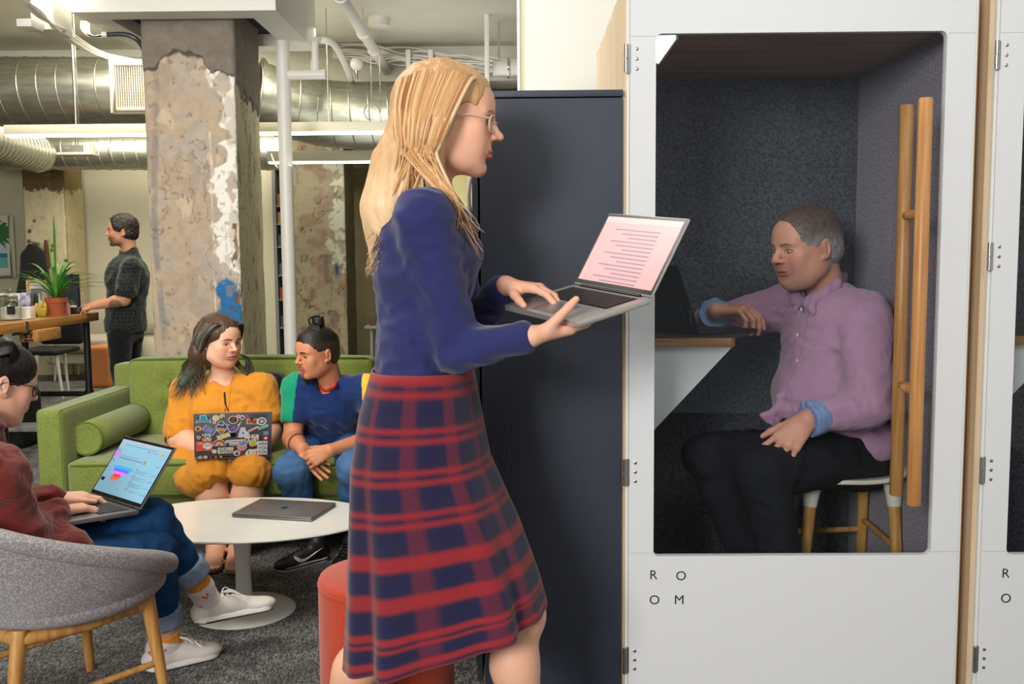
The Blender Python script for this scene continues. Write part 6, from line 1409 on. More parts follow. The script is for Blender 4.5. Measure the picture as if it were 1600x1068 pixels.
# ---------------------------------------------------------------- man on the sofa
def sofa_man():
    SK = (200, 136, 100); t = person((at(515, 679, 4.75)[0], 4.6, 0), 'man with a topknot in a blue, green and yellow T-shirt leaning forward on the sofa')
    f = unit(V3(-.70, -.70, -.10)); H = Head(at(496, 551, 4.38), f, unit(V3(-.05, -.10, 1)), 1.0, 1.0, True, .95, 1.05); neck = at(519, 606, 4.47)
    hd = S(); H.add(hd, neck, .058, 1.0, .0, .15); hd.ell(neck + V3(-.02, 0, -.07), (.13, .08, .06), k=.05)
    sR, eR, wR = at(464, 607, 4.48), at(457, 686, 4.40), at(472, 700, 4.20); sL, eL, wL = at(574, 609, 4.44), at(596, 682, 4.37), at(516, 703, 4.165)
    aR = S(); aR.cap(mixp(sR, eR, .3), eR, .052, .044, .02); aR.cap(eR, mixp(eR, wR, .35), .044, .043, .02); aR.cap(mixp(eR, wR, .35), wR, .043, .028, .02); hand(aR, wR, V3(.66, -.10, -.72), V3(.25, -.85, .45), 1, 1., curls=[(10, 14, 8), (14, 16, 8), (16, 18, 8), (18, 18, 8)], spread=2, thumb=(.4, .8, .2))
    aL = S(); aL.cap(mixp(sL, eL, .3), eL, .052, .044, .02); aL.cap(eL, mixp(eL, wL, .3), .045, .044, .02); aL.cap(mixp(eL, wL, .3), wL, .044, .028, .02); hand(aL, wL, V3(-.88, -.02, -.40), V3(-.30, .80, -.45), -1, 1.02, curls=[(18, 20, 10), (16, 16, 10), (18, 18, 10), (20, 22, 12)], spread=2, thumb=(.8, .5, .35))
    che = at(519, 640, 4.52); pel = at(518, 682, 4.76); tor = S(); tor.ell(che, (.11, .06, .09)); tor.ell(pel, (.12, .08, .07), k=.05)
    bs = skincol(SK)
    def pg(P):
        c = H.pig(P, bs(P), SK, (30, 22, 20), (186, 84, 72), (196, 110, 80), None, browt=.0052, browz=.017, blush_a=.2); q = H.l(P); x, y, z = np.abs(q[:, 0]), q[:, 1], q[:, 2]
        def mx(c, m, col): return c * (1 - m[:, None]) + s2l(col) * m[:, None]
        c = mx(c, sstep(.0045, .0015, np.abs(z + .0475 + .004 * (x / .02))) * sstep(.026, .020, x) * (y > .08) * .75, (40, 28, 24)); c = mx(c, sstep(.014, .008, x) * sstep(-.080, -.086, z) * (y > .05) * .75, (34, 24, 22)); return c
    solid('body', [(hd, .0026), (aR, .0028), (aL, .0028), (tor, .012)], m_skin, t, pg); H.lids(t, (-.25, .02), .0126)
    # hair: shaved sides, top pulled to a knot
    hb = hairshell(H, .0050, .0026, front=.078, back=-.070, noise=.0012, extra=lambda b, E: E((0, .010, .060), (.058, .078, .066), .02)); kn = H.w(0, -.020, .140)
    hp0 = hairpig(H, (26, 20, 20), (26, 20, 20), streak=.35); hp = lambda P: hp0(P) + (s2l((86, 62, 50)) - s2l((26, 20, 20))) * (sstep(.066, .050, H.l(P)[:, 2]) * sstep(.25, .8, fbm(H.l(P) * 220, 2)) * .8)[:, None]; hr = solid('hair', [(hb, .0028)], m_hair, t, hp)
    mb = MB(); m_lk = mat('black_hair_lock', (17, 14, 15), .4, bump=.5, bscale=300)
    for i in range(22):
        a = random.uniform(0, 2 * PI); c_ = [kn + H.sc * (H.x * .026 * math.cos(a + s_) + H.f * .022 * math.sin(a + s_) + H.u * (.004 * i / 3 - .012 + .010 * math.sin(s_ * 1.3 + i))) for s_ in np.linspace(0, 3.6, 7)]; mb.tube(bez(c_, 4), .0058, m_lk, 6)
    mb.tube(bez([kn + H.x * .01, kn + H.x * .022 + H.u * .028, kn + H.f * .012 + H.u * .034, kn + H.f * .03 + H.u * .010], 5), .003, m_lk, 5); mb.tube(bez([kn, kn - H.x * .01 + H.u * .030, kn + H.f * .045 + H.u * .026, kn + H.f * .045 + H.u * -.002], 5), .0045, m_lk, 5)
    for i in range(26):
        a = -1.3 + 2.6 * i / 25; st = H.w(.060 * math.sin(a), .075 * math.cos(a) - .002, .074 - .01 * abs(math.sin(a)) + .004); md = H.w(.040 * math.sin(a), .045 * math.cos(a) - .01, .118); mb.tube(bez([st, md, mixp(md, kn, .6) + H.u * .004, kn - H.u * .012], 4), [.0052] * 13, m_lk, 6)
    mb.build('topknot', hr, 60, kind='stuff')
    # goatee
    gb = S(); gb.ell(H.w(0, .076, -.104), np.array([.019, .014, .018]), H.A); gb.ell(H.w(0, .068, -.122), np.array([.014, .012, .017]), H.A, .01); gb.warp(lambda P: .0022 * (2 * fbm(P * 260, 2) - 1), 0)
    solid('goatee', [(gb, .003)], m_hair, t, flatcol((24, 18, 18), .3, 200)); 
    MB().ball(H.w(-.084, .004, -.036), .0052, m_black, 12, 8).build('ear_stud', t, 60)
    # T-shirt: navy body, one green and one yellow sleeve, red neckband
    s = S(); s.cap(sL, sR, .064, .064, .05); s.ell(at(519, 632, 4.50), (.168, .112, .120), None, .05); s.ell(at(519, 668, 4.60), (.160, .120, .120), None, .06); s.ell(pel + V3(0, -.03, .0), (.160, .120, .10), None, .06)
    s.cap(sL, neck + V3(0, 0, -.02), .055, .050, .05); s.cap(sR, neck + V3(0, 0, -.02), .055, .050, .05)
    s.warp(folds(13, .0075, 2., (1, 1, 1.4)), 0); s.warp(folds(30, .002, 7.), 0)
    for a, b_ in ((sR, eR), (sL, eL)): s.cap(a, mixp(a, b_, .56), .068, .066, .03); s.cap(mixp(a, b_, .38), mixp(a, b_, .9), .051, .053, .004, 's')
    nd = unit(neck - H.w(0, -.03, -.03)); s.cap(H.w(0, -.03, -.05), neck - nd * .012, .060, .063, .006, 's'); s.ell(neck + V3(-.01, -.05, .012), (.045, .04, .045), None, .01, 's')
    def tc(P):
        c = s2l((20, 46, 98)) * (.88 + .24 * fbm(P * 9, 3)[:, None]); cc_ = at(519, 632, 4.50)
        for a, b_, col in ((sR, eR, (12, 146, 108)), (sL, eL, (244, 186, 60))):
            o_ = unit(a - cc_ + V3(0, 0, -.02)); m = (((P - a) @ unit(V3(o_[0], 0, o_[2] * .3))) > -.012 + .02 * (P[:, 2] - a[2])); c[m] = s2l(col) * (.9 + .2 * fbm(P[m] * 9, 3)[:, None])
        return c
    sh = solid('tshirt', [(s, .005)], m_cloth, t, tc)
    for (a, b_, cc) in ():
        v = S(); v.cap(mixp(a, b_, -.05), mixp(a, b_, .56), .071, .064, .02); v.cap(mixp(a, b_, .2), mixp(a, b_, .9), .050, .052, .004, 's'); v.cap(a, mixp(a, b_, .25), .05, .05, .01); v.plane(mixp(a, b_, .56), unit(b_ - a), .003); v.plane(a + (at(519, 632, 4.50) - a) * .32, unit(at(519, 640, 4.50) - a), .004); v.warp(folds(22, .004, 5.), 0); solid('sleeve', [(v, .005)], m_cloth, sh, flatcol(cc, .08), )
    nb = neck - nd * .004; ang = [i / 36 * 2 * PI for i in range(36)]; dn = nd; e1 = unit(np.cross(dn, V3(0, 1, 0))); e2 = np.cross(dn, e1)
    MB().tube(bez([onto(x_, y_, [s, hd], 3.9, 5.2, .002) for x_, y_ in ((499, 602), (505, 609), (514, 609), (525, 599), (533, 582), (535, 568))], 5), .0075, mat('red_rib', (196, 42, 36), .85, bump=.4, bscale=400), 8).build('neckband', sh, 60)
    if 0: MB().tube([nb + e1 * .064 * math.cos(a) + e2 * .066 * math.sin(a) + nd * .034 * max(0, float(unit(V3(-.3, -1, 0)) @ (e1 * math.cos(a) + e2 * math.sin(a)))) for a in ang], .0075, mat('red_rib', (196, 42, 36), .85, bump=.4, bscale=400), 8, closed=True, flat=1.3).build('neckband', sh, 60)
    # jeans and shoes
    hR, hL = at(497, 686, 4.72), at(545, 686, 4.72); kR, kL = at(456, 737, 4.17), at(554, 731, 4.15); nR, nL = at(494, 868, 4.30), at(549, 866, 4.34)
    g = S(); g.ell(pel + V3(0, .02, -.03), (.165, .13, .09), None, .05)
    for h, k_, n_ in ((hR, kR, nR), (hL, kL, nL)): g.cap(h, k_, .090, .076, .04); g.cap(k_, n_, .072, .056, .03)
    g.warp(folds(15, .007, 6.), 0); g.plane(V3(0, 0, .115), V3(0, 0, -1), .004)
    def jc(P): n = fbm(P * 7 + 3, 3)[:, None]; w_ = (np.exp(-(((P - kR) ** 2).sum(1) / .12 ** 2)) + np.exp(-(((P - kL) ** 2).sum(1) / .12 ** 2)))[:, None]; return s2l((44, 84, 132)) * (.8 + .4 * n) * (1 - .45 * w_) + s2l((110, 146, 184)) * .45 * w_
    solid('jeans', [(g, .006)], m_denim, t, jc)
    for n_, he, to in ((nR, atz(512, 872, 0), atz(430, 893, 0)), (nL, atz(556, 866, 0), atz(529, 892, 0))):
        so_ = S(); h = S(); f_, u_, x_, L_ = shoe(h, he, to, V3(0, 0, 1), .085); h.cap(he + f_ * .05 + u_ * .07, n_ + V3(0, 0, .02), .040, .040, .02); o = solid('sneaker', [(h, .004)], m_leather, t, flatcol((24, 24, 27), .1)); sole(so_, he, to, V3(0, 0, 1), .050, .024)
        solid('sneaker_sole', [(so_, .004)], m_leather, o, lambda P, z0=he[2]: np.where((np.abs(P[:, 2] - z0 - .013) < .0035)[:, None], s2l((30, 30, 34)), s2l((214, 210, 204))))
        # white curved check mark on both flanks
        for sg in (-1, 1):
            pts = []; k = 14
            top = [(-.20, .46 + .0), (.05, .22), (.25, .20), (.50, .27), (.80, .42), (1.2, .62)]; bot = [(1.2, .62), (.6, .28), (.3, .08), (.1, .02), (-.1, .10), (-.24, .30)]
            mb = MB(); poly = [(he + f_ * L_ * (.62 - .36 * a) + u_ * (.026 + .075 * b_) + x_ * sg * .2) for a, b_ in top + bot[1:]]
            P_ = []
            for p in poly:
                q_ = p.copy()
                for _ in range(60):
                    if h.ev(q_[None])[0] < .0015: break
                    q_ = q_ - x_ * sg * .003
                P_.append(q_ + x_ * sg * .0012)
            mid = sum(P_) / len(P_); mb.add(P_ , [(i, (i + 1) % 11, (10 - i) % 11 if False else 0) for i in range(1, 10)], m_white) if False else mb.add(P_, [(0, 1, 10), (1, 2, 9, 10), (2, 3, 8, 9), (3, 4, 7, 8), (4, 5, 6, 7)], m_white); mb.build('side_mark', o)
        mb = MB()
        for i in range(5):
            a = he + f_ * (.105 + i * .022) + u_ * (.082 - i * .007); mb.tube(bez([a - x_ * .022 + u_ * -.006, a + u_ * .004, a + x_ * .022 + u_ * -.006], 4), .0028, m_black, 5)
        mb.build('laces', o, 60)
sofa_man()

# ---------------------------------------------------------------- woman with the sticker laptop
def sofa_woman():
    SK = (230, 178, 150); t = person((at(350, 690, 4.75)[0], 4.65, 0), 'woman with long brown and green hair in a mustard dress on the sofa')
    f = unit(V3(.84, -.55, -.14)); H = Head(at(343, 532, 4.55), f, unit(V3(.10, -.06, 1)), 1.03, 1.07, False, 1.25, 1.0); neck = at(351, 590, 4.62)
    hd = S(); H.add(hd, neck, .058, 1.06, .008, .3, .0034); hd.ell(neck + V3(0, -.01, -.055), (.16, .085, .06), k=.06); hd.ell(at(350, 620, 4.63), (.13, .08, .08), k=.06)
    sR, eR, wR = at(293, 612, 4.60), at(281, 684, 4.52), at(322, 706, 4.34); sL, eL, wL = at(408, 608, 4.57), at(421, 674, 4.50), at(402, 700, 4.36)
    aR = S(); aR.cap(sR, eR, .060, .056, .02); aR.cap(eR, mixp(eR, wR, .3), .056, .054, .02); aR.cap(mixp(eR, wR, .3), wR, .054, .030, .02); hand(aR, wR, V3(.5, -.6, -.05), V3(0, 0, -1), 1, .95)
    aL = S(); aL.cap(sL, eL, .060, .054, .02); aL.cap(eL, mixp(eL, wL, .3), .054, .052, .02); aL.cap(mixp(eL, wL, .3), wL, .052, .030, .02); hand(aL, wL, V3(-.5, -.6, -.05), V3(0, 0, -1), -1, .95)
    hR, hL = at(330, 694, 4.72), at(378, 694, 4.72); kR, kL = at(329, 738, 4.25), at(392, 738, 4.25); nR, nL = at(338, 862, 4.23), at(372, 862, 4.23)
    lg = S(); pel = at(352, 690, 4.74); lg.ell(pel, (.15, .12, .10)); 
    for h, k_, n_ in ((hR, kR, nR), (hL, kL, nL)):
        lg.cap(h, k_, .095, .075, .05); lg.cap(k_, mixp(k_, n_, .30), .070, .071, .02); lg.cap(mixp(k_, n_, .30), n_, .070, .038, .02)
    toes = []
    for n_, to in ((nR, atz(331, 893, .012)), (nL, atz(364, 895, .012))):
        a = n_ + V3(0, .02, 0); d = to - V3(n_[0], n_[1], to[2]); d = unit(d); xx = np.cross(d, V3(0, 0, 1)); lg.cap(n_, V3(n_[0], n_[1] + .02, .035), .036, .030, .02); lg.cap(V3(n_[0], n_[1], .04), to - d * .05 + V3(0, 0, .02), .034, .034, .02, flat=(xx, 1.15))
        for i in range(5):
            sg = 1 if n_ is nR else -1; off = (-.030 + i * .0145) * sg * -1; r = (.0125, .0095, .0088, .0082, .0075)[i]; ln = (.020, .022, .016, .008, -.002)[i]; b0 = to - d * .045 + xx * off * .85 + V3(0, 0, .015); b1 = to + d * (ln - .012) + xx * off * 1.05 + V3(0, 0, .008); lg.cap(b0, b1, r, r * .92, .004); toes.append((b1 + d * r * .5 + V3(0, 0, r * .72), r, d, xx))
    bs = skincol(SK)
    solid('body', [(hd, .0026), (aR, .0035), (aL, .0035), (lg, .005, None, None)], m_skin, t, lambda P: H.pig(P, bs(P), SK, (62, 40, 34), (206, 116, 108), (236, 140, 120), None, browt=.0046, browz=.019, blush_a=.4)); H.lids(t, (.1, -.30), .0122)
    m_nail = mat('teal_nail', (20, 150, 160), .2, coat=.6)
    for c_, r, d, xx in toes: MB().ball(c_, (r * .8, r * .9, r * .35), m_nail, 10, 6).build('toenail', t, 60)
    # dress
    MU = (208, 134, 34); s = S(); s.cap(sR, sL, .066, .066, .05); s.ell(at(350, 640, 4.60), (.185, .135, .115), None, .05); s.ell(at(350, 668, 4.62), (.165, .135, .120), None, .06); s.ell(pel + V3(0, -.02, .02), (.185, .15, .11), None, .06)
    s.ell(at(320, 645, 4.54), (.075, .07, .07), None, .05); s.ell(at(378, 643, 4.54), (.075, .07, .07), None, .05)
    s.cap(sR, neck + V3(-.02, 0, -.035), .060, .045, .05); s.cap(sL, neck + V3(.02, 0, -.035), .060, .045, .05)
    s.cap(sR, mixp(sR, eR, .80), .078, .080, .02); s.cap(sL, mixp(sL, eL, .70), .078, .076, .02)
    s.cap(hR, mixp(hR, kR, .99), .112, .094, .03); s.cap(hL, mixp(hL, kL, .97), .112, .094, .015); s.cap(mixp(hR, kR, .2), mixp(hR, kR, .98) + V3(-.035, 0, -.035), .10, .080, .03); s.cap(at(300, 700, 4.62), at(292, 730, 4.38), .07, .055, .05); s.path([at(284, 690, 4.56), at(284, 728, 4.40), at(294, 752, 4.28), at(312, 760, 4.22)], [.070, .062, .044, .034], .05)
    s.warp(folds(11, .009, 1.7, (1.2, 1.2, .8)), 0); s.warp(folds(30, .0028, 3.), 0)
    s.cap(mixp(sR, eR, .6), mixp(sR, eR, 1.1), .064, .066, .006, 's'); s.cap(mixp(sL, eL, .55), mixp(sL, eL, 1.0), .062, .064, .006, 's')
    s.cap(at(351, 575, 4.56), at(352, 600, 4.50), .050, .030, .006, 's', flat=(V3(1, 0, 0), 1.15)); s.cap(at(352, 598, 4.48), at(352, 613, 4.46), .030, .010, .006, 's')
    s.cap(H.w(0, -.03, -.07), neck + V3(0, 0, .0), .062, .066, .006, 's')
    def dc(P): n = fbm(P * 6 + 9, 3)[:, None]; x = np.abs(P[:, 0] - at(352, 620, 4.5)[0]); m = (np.exp(-((x - .024) / .0018) ** 2) * (P[:, 2] > .62) * .3)[:, None]; return s2l(MU) * (.86 + .28 * n) * (1 - m)
    dr = solid('dress', [(s, .0055)], mat('mustard_crepe', attr=True, rough=.75, bump=.25, bscale=500, spec=.25, sheen=.2), t, dc)
    mbk = mat('black_cord', (18, 16, 18), .6)
    def onto(px, py, S_, lo=3.9):
        d = unit(at(px, py, 4.) - CO); q = lo
        while q < 5.5:
            if S_.ev((CO + d * q)[None])[0] < .002: break
            q += .006
        return CO + d * (q - .004)
    MB().tube(bez([onto(351, 612, s), onto(352, 622, s), onto(353, 634, s), onto(357, 641, s)], 4), .0026, mbk, 6).tube(bez([onto(350, 613, s), onto(351, 626, s), onto(352, 642, s)], 4), .0026, mbk, 6).build('tie_cord', dr, 60)
    # hair: cap and long locks parted in the middle
    hb = S(); k = H.sc
    hb.ell(H.w(0, -.016, .036), np.array([.0735 * H.wide + .012, .107, .094]) * k, H.A); hb.ell(H.w(0, .036, .046), np.array([.064 * H.wide + .004, .052, .058]) * k, H.A, .03); hb.ell(H.w(0, -.045, -.05), np.array([.074, .062, .09]) * k, H.A, .03)
    hb.ell(H.w(0, .120, -.018), np.array([.084, .076, .100]) * k, H.A, .006, 's'); hb.cap(H.w(0, .098, .095), H.w(0, .05, .140), .006, .004, .004, 's'); hb.box(H.w(0, .075, -.12), np.array([.09, .07, .10]) * k, .02, H.A, .01, 's')
    hb.path([H.w(.062, -.045, .03), H.w(.078, -.040, -.06), at(306, 574, 4.54), at(284, 600, 4.51)], [.036, .040, .036, .018], .04); hb.path([H.w(-.066, .0, .04), H.w(-.080, .008, -.03), H.w(-.080, -.015, -.09), at(386, 584, 4.55)], [.024, .022, .018, .008], .03)
    hb.warp(lambda P: .004 * (2 * fbm(((P - H.c) @ H.A.T) * np.array([140, 30, 22]), 2) - 1), 0)
    BR, GR = (78, 56, 42), (60, 76, 64)
    hr = solid('hair', [(hb, .0032)], m_hair, t, hairpig(H, BR, GR, (-.05, -.22), .35))
    mb = MB(); ms = [mat('hair_lock_brown', (66, 46, 34), .4, bump=.3, bscale=300), mat('hair_lock_light', (96, 72, 52), .4), mat('hair_lock_green', (54, 72, 62), .4), mat('hair_lock_teal', (76, 100, 90), .4), mat('hair_lock_dark', (40, 34, 28), .4)]
    for i in range(260):
        side = 1 if random.random() < .62 else -1    # +1: her right, towards the camera's left
        a = random.uniform(-.9, 1.25); r0 = H.w(.012 * side, .070 * math.cos(a) * .9 if a > 0 else -.02 - .06 * abs(a), .118 - .012 * abs(a))
        y0 = .075 - .13 * random.random() ** .8 ; st = H.w(side * .004, y0 * .9, .126 - 9.0 * (y0 * .9 + .015) ** 2 * (1.0))
        out = random.uniform(.0, .012); m1 = H.w(side * (.060 + out), y0 * .85 + .006, .085); m2 = H.w(side * (.092 + out), y0 * .55 - .012, .020); m3 = H.w(side * (.095 + out), -.012 + y0 * .35 - .02, -.060)
        if side > 0: e1 = at(296 + random.uniform(-12, 26), 575 + random.uniform(-4, 4), 4.53 + random.uniform(-.03, .05)); e2 = at(266 + random.uniform(-6, 56) , 612 + random.uniform(-14, 14), 4.50 + random.uniform(-.02, .02))
        else: e1 = at(388 + random.uniform(-6, 3), 560, 4.60 + random.uniform(-.02, .06)); e2 = at(388 + random.uniform(-10, 12), 588 + random.uniform(-8, 4), 4.56)
        q = random.random(); st, m1 = (st, m1) if q < .75 else (m1, mixp(m1, m2, .5)); lm = ms[0] if q < .40 else ms[4] if q < .6 else ms[1] if q < .75 else ms[2] if q < .93 else ms[3]
        lock(mb, [st, m1, m2, m3, e1, e2], random.uniform(.0022, .0046), lm, .6, 5)
    mb.build('hair_locks', hr, 60, kind='stuff')
    ear = H.w(.084, -.002, -.040); e = MB(); e.tube(circle(ear - H.u * .020, .011, H.f, H.u, 16), .0016, m_gold, 5, closed=True).ball(ear - H.u * .004, .004, m_gold, 10, 6).ball(ear - H.u * .020, .005, m_white, 10, 6)
    for d_ in (-.008, 0, .008): e.cyl(ear - H.u * .031 + H.f * d_, ear - H.u * .052 + H.f * d_, .0013, m_gold, n=5)
    e.build('earring', t, 60)
    # slide sandals
    tan = mat('tan_suede', (176, 136, 84), .9)
    for n_, to in ((nR, atz(331, 895, 0)), (nL, atz(364, 897, 0))):
        d = unit(to - V3(n_[0], n_[1], 0)); xx = np.cross(d, V3(0, 0, 1)); he = to - d * .235; sd = S(); sd.cap(he + d * .03, to - d * .04, .036, .046, .01); sd.plane(V3(0, 0, .012), V3(0, 0, 1), .002); sd.plane(V3(0, 0, 0), V3(0, 0, -1), .002); o = solid('sandal', [(sd, .004)], tan, t)
        c_ = to - d * .062; MB().tube([c_ + xx * (.050 * math.cos(a)) + V3(0, 0, .010 + .046 * math.sin(a)) - d * .0 for a in np.linspace(0, PI, 14)], .0055, tan, 8, flat=4.2).build('strap', o, 60)
sofa_woman()
# ---------------------------------------------------------------- woman in the shell chair
def chair_woman():
    SK = (226, 176, 150); t = person((-1.5, 2.62, 0), 'woman in glasses and a burgundy knitted sweater sitting in the grey shell chair')
    f = unit(V3(.66, .72, -.42)); u = unit(V3(.20, .22, 1)); H = Head(at(-6, 597, 2.76), f, u, 1.03, 1.0, False, 1.0, .9); neck = at(-42, 690, 2.64)
    hd = S(); H.add(hd, neck, .052, 1.0, .004, 0., .0026); hd.ell(neck + V3(0, 0, -.06), (.11, .09, .06), k=.05)
    sR, eR, wR = at(-8, 742, 2.56), at(28, 858, 2.60), at(88, 800, 2.78); sL, eL, wL = at(-95, 735, 2.86), at(-5, 812, 2.93), at(84, 778, 2.93)
    aR = S(); aR.cap(sR, eR, .04, .04, .02); aR.cap(eR, mixp(eR, wR, .5), .036, .032, .02); aR.cap(mixp(eR, wR, .5), wR, .032, .026, .02); hand(aR, wR, V3(.50, .84, -.06), V3(.02, -.08, -1), 1, .97, curls=[(14, 24, 16), (18, 26, 18), (20, 28, 18), (22, 28, 18)], spread=4, thumb=(.85, .45, -.05), tcurl=.15)
    aL = S(); aL.cap(sL, eL, .04, .04, .02); aL.cap(eL, mixp(eL, wL, .5), .036, .032, .02); aL.cap(mixp(eL, wL, .5), wL, .032, .026, .02); hand(aL, wL, V3(.80, .55, -.05), V3(.0, -.0, -1), -1, .97, curls=[(14, 24, 16), (18, 26, 18), (20, 28, 18), (22, 28, 18)], spread=4, thumb=(.85, .45, -.05), tcurl=.15)
    hip = V3(-1.53, 2.60, .49); che = at(-48, 800, 2.66); tor = S(); tor.ell(che, (.13, .10, .15)); tor.ell(hip, (.14, .12, .10), k=.05)
    hR, hL = V3(-1.44, 2.60, .45), V3(-1.58, 2.76, .43); kR, kL = at(238, 862, 2.97), at(236, 812, 3.03); nR, nL = at(262, 1005, 3.08), at(314, 918, 3.14)
    sk = S(); sk.cap(hip, hR, .06, .06, .02); sk.cap(hip, hL, .06, .05, .02); sk.cap(hR, kR, .055, .045, .02); sk.cap(hL, kL, .05, .045, .02); sk.cap(kR, nR, .045, .036, .02); sk.cap(kL, nL, .045, .036, .02)
    bs = skincol(SK)
    solid('body', [(hd, .0024), (aR, .0026), (aL, .0026), (tor, .012), (sk, .005)], m_skin, t, lambda P: H.pig(P, bs(P), SK, (34, 24, 22), (178, 92, 92), (226, 140, 120), None, browt=.0040, browz=.018)); H.lids(t, (0, -.3), .0122)
    hb = hairshell(H, .0085, .0028, front=.078, back=-.078, noise=.0022); hb.cap(H.w(0, -.10, .0), H.w(0, -.15, -.06), .03, .02, .02)
    hr = solid('hair', [(hb, .0028)], m_hair, t, hairpig(H, (30, 22, 24), (30, 22, 24), streak=.45)); mb = MB(); m_lk = mat('black_hair_sleek', (26, 20, 22), .32, bump=.4, bscale=300)
    for i in range(40):
        a = -1.5 + 3. * i / 39; st = H.w(.071 * math.sin(a), .076 * math.cos(a) - .004, .062 + .030 * math.cos(a) - .012 * abs(a)); md = H.w(.088 * math.sin(a), .0 - .02, .085 + .040 * math.cos(a)); en = H.w(.03 * math.sin(a), -.108, .02); mb.tube(bez([st, mixp(st, md, .5) + H.u * .003, md, en], 4), [.003] * 13, m_lk, 5, flat=1.6)
    mb.build('combed_strands', hr, 60, kind='stuff')
    glasses(H, t, mat('tortoise_frame', (60, 40, 34), .3), lens_r=.021)
    # chunky sweater
    s = S(); sd = unit(V3(CRt[0], CRt[1], 0)); ax = [sd, np.array([CF[0], CF[1], 0]), V3(0, 0, 1)]
    s.cap(sR, sL, .075, .075, .05); s.ell(che, (.185, .140, .17), ax, .06); s.ell(mixp(che, hip, .55) + CF * .03, (.18, .150, .15), ax, .06); s.ell(hip + CF * .03, (.19, .17, .10), ax, .06); s.cap(neck + V3(0, 0, -.02), neck + V3(.012, .01, .022), .072, .066, .03)
    s.cap(hip + CF * .05 + CRt * .08, hip + CF * .19 + CRt * .07 + V3(0, 0, .005), .10, .085, .05)
    s.cap(sR, eR, .080, .078, .03); s.cap(eR, mixp(eR, wR, .78), .076, .050, .02); s.cap(mixp(eR, wR, .78), mixp(eR, wR, .97), .046, .041, .012); s.cap(sL, eL, .078, .072, .03); s.cap(eL, mixp(eL, wL, .78), .070, .046, .02); s.cap(mixp(eL, wL, .78), mixp(eL, wL, .97), .044, .040, .012)
    s.warp(folds(10, .014, 4., (1, 1, 1.6)), 0); s.warp(folds(24, .004, 1.), 0); s.cap(H.w(0, -.03, -.06), neck, .052, .056, .006, 's')
    m_k = mat('chunky_knit', attr=True, rough=.9, spec=.15, sheen=.3); nt = m_k.node_tree; N = nt.nodes; L = nt.links; tc = N.new('ShaderNodeTexCoord'); mp = N.new('ShaderNodeMapping'); mp.inputs['Rotation'].default_value = (.5, .15, .65); L.new(tc.outputs['Object'], mp.inputs[0])
    w1 = N.new('ShaderNodeTexWave'); w1.bands_direction = 'X'; w1.inputs['Scale'].default_value = 30; w1.inputs['Distortion'].default_value = .3; w1.inputs['Detail Scale'].default_value = 1.; L.new(mp.outputs[0], w1.inputs[0])
    w2 = N.new('ShaderNodeTexWave'); w2.bands_direction = 'Z'; w2.inputs['Scale'].default_value = 70; w2.inputs['Distortion'].default_value = 1.5; L.new(mp.outputs[0], w2.inputs[0]); ad = N.new('ShaderNodeMath'); ad.operation = 'MULTIPLY_ADD'; ad.inputs[1].default_value = .4; L.new(w2.outputs[1], ad.inputs[0]); L.new(w1.outputs[1], ad.inputs[2])
    bp = N.new('ShaderNodeBump'); bp.inputs['Strength'].default_value = .4; bp.inputs['Distance'].default_value = .0025; L.new(ad.outputs[0], bp.inputs['Height']); L.new(bp.outputs[0], N['Principled BSDF'].inputs['Normal'])
    solid('sweater', [(s, .006)], m_k, t, flatcol((108, 38, 34), .15, 12))
    # jeans with turned-up cuffs
    g = S(); g.ell(hip + V3(0, 0, -.02), (.16, .15, .09), ax, .05); g.cap(hR, kR, .098, .072, .05); g.cap(kR, mixp(kR, nR, .62), .070, .054, .02); g.warp(folds(14, .007, 2.), 0)
    g2 = S(); g2.cap(hL, mixp(hL, kL, .85), .085, .070, .05); g2.cap(mixp(hL, kL, .85), kL, .070, .072, .02); g2.cap(kL, mixp(kL, nL, .68), .070, .057, .02); g2.warp(folds(14, .007, 5.), 0)
    def jc(P):
        n = fbm(P * 8 + 3, 3)[:, None]; a, b_ = kL, mixp(kL, nL, .7); tt_ = np.clip(((P - a) @ (b_ - a)) / ((b_ - a) @ (b_ - a)), 0, 1)[:, None]; d_ = P - (a + tt_ * (b_ - a)); sm = np.exp(-((d_ @ unit(V3(.9, -.45, .2))) / .004) ** 2) * ((d_ @ V3(-.3, -1, .2)) > 0) * .0
        return s2l((24, 66, 112)) * (.7 + .6 * n) * (1 - sm[:, None])
    jn = solid('jeans', [(g, .006), (g2, .006)], m_denim, t, jc)
    for k_, n_, a, b_, r in ((kR, nR, .60, .76, .061), (kL, nL, .66, .84, .063)):
        c = S(); A, B = mixp(k_, n_, a), mixp(k_, n_, b_); c.cap(A, B, r, r, .01); c.plane(B, unit(B - A), .004); c.plane(A, unit(A - B), .004); c.cap(mixp(A, B, .5), B + (B - A), r * .84, r * .84, .003, 's'); c.warp(folds(20, .003, 5.), 0); solid('turned_cuff', [(c, .0045)], m_denim, jn, flatcol((132, 152, 178), .25, 60))
    for n_, k_, he, to, up in ((nR, kR, atz(226, 1049, 0), atz(346, 1019, 0), V3(0, 0, 1)), (nL, kL, at(303, 975, 3.13), at(430, 948, 3.28), V3(-.10, .1, 1))):
        he = he + (he - to) * .0; sx = S(); A = mixp(k_, n_, .86); f_ = unit(to - he); uu = unit(up - f_ * (f_ @ up)); ank = he + f_ * .052 + uu * .07; sx.cap(A, n_, .042, .040, .01); sx.cap(n_, ank, .040, .042, .02); sx.cap(ank, ank + f_ * .02 - uu * .03, .038, .030, .02); sx.plane(A, unit(A - n_), .003); sx.warp(folds(30, .002, 5.), 0)
        dots = [(random.uniform(0, 1), random.uniform(0, 2 * PI)) for _ in range(9)]; ax_ = unit(ank - A); e1 = unit(np.cross(ax_, V3(0, 1, 0))); e2 = np.cross(ax_, e1); Ls = np.linalg.norm(ank - A) + .04
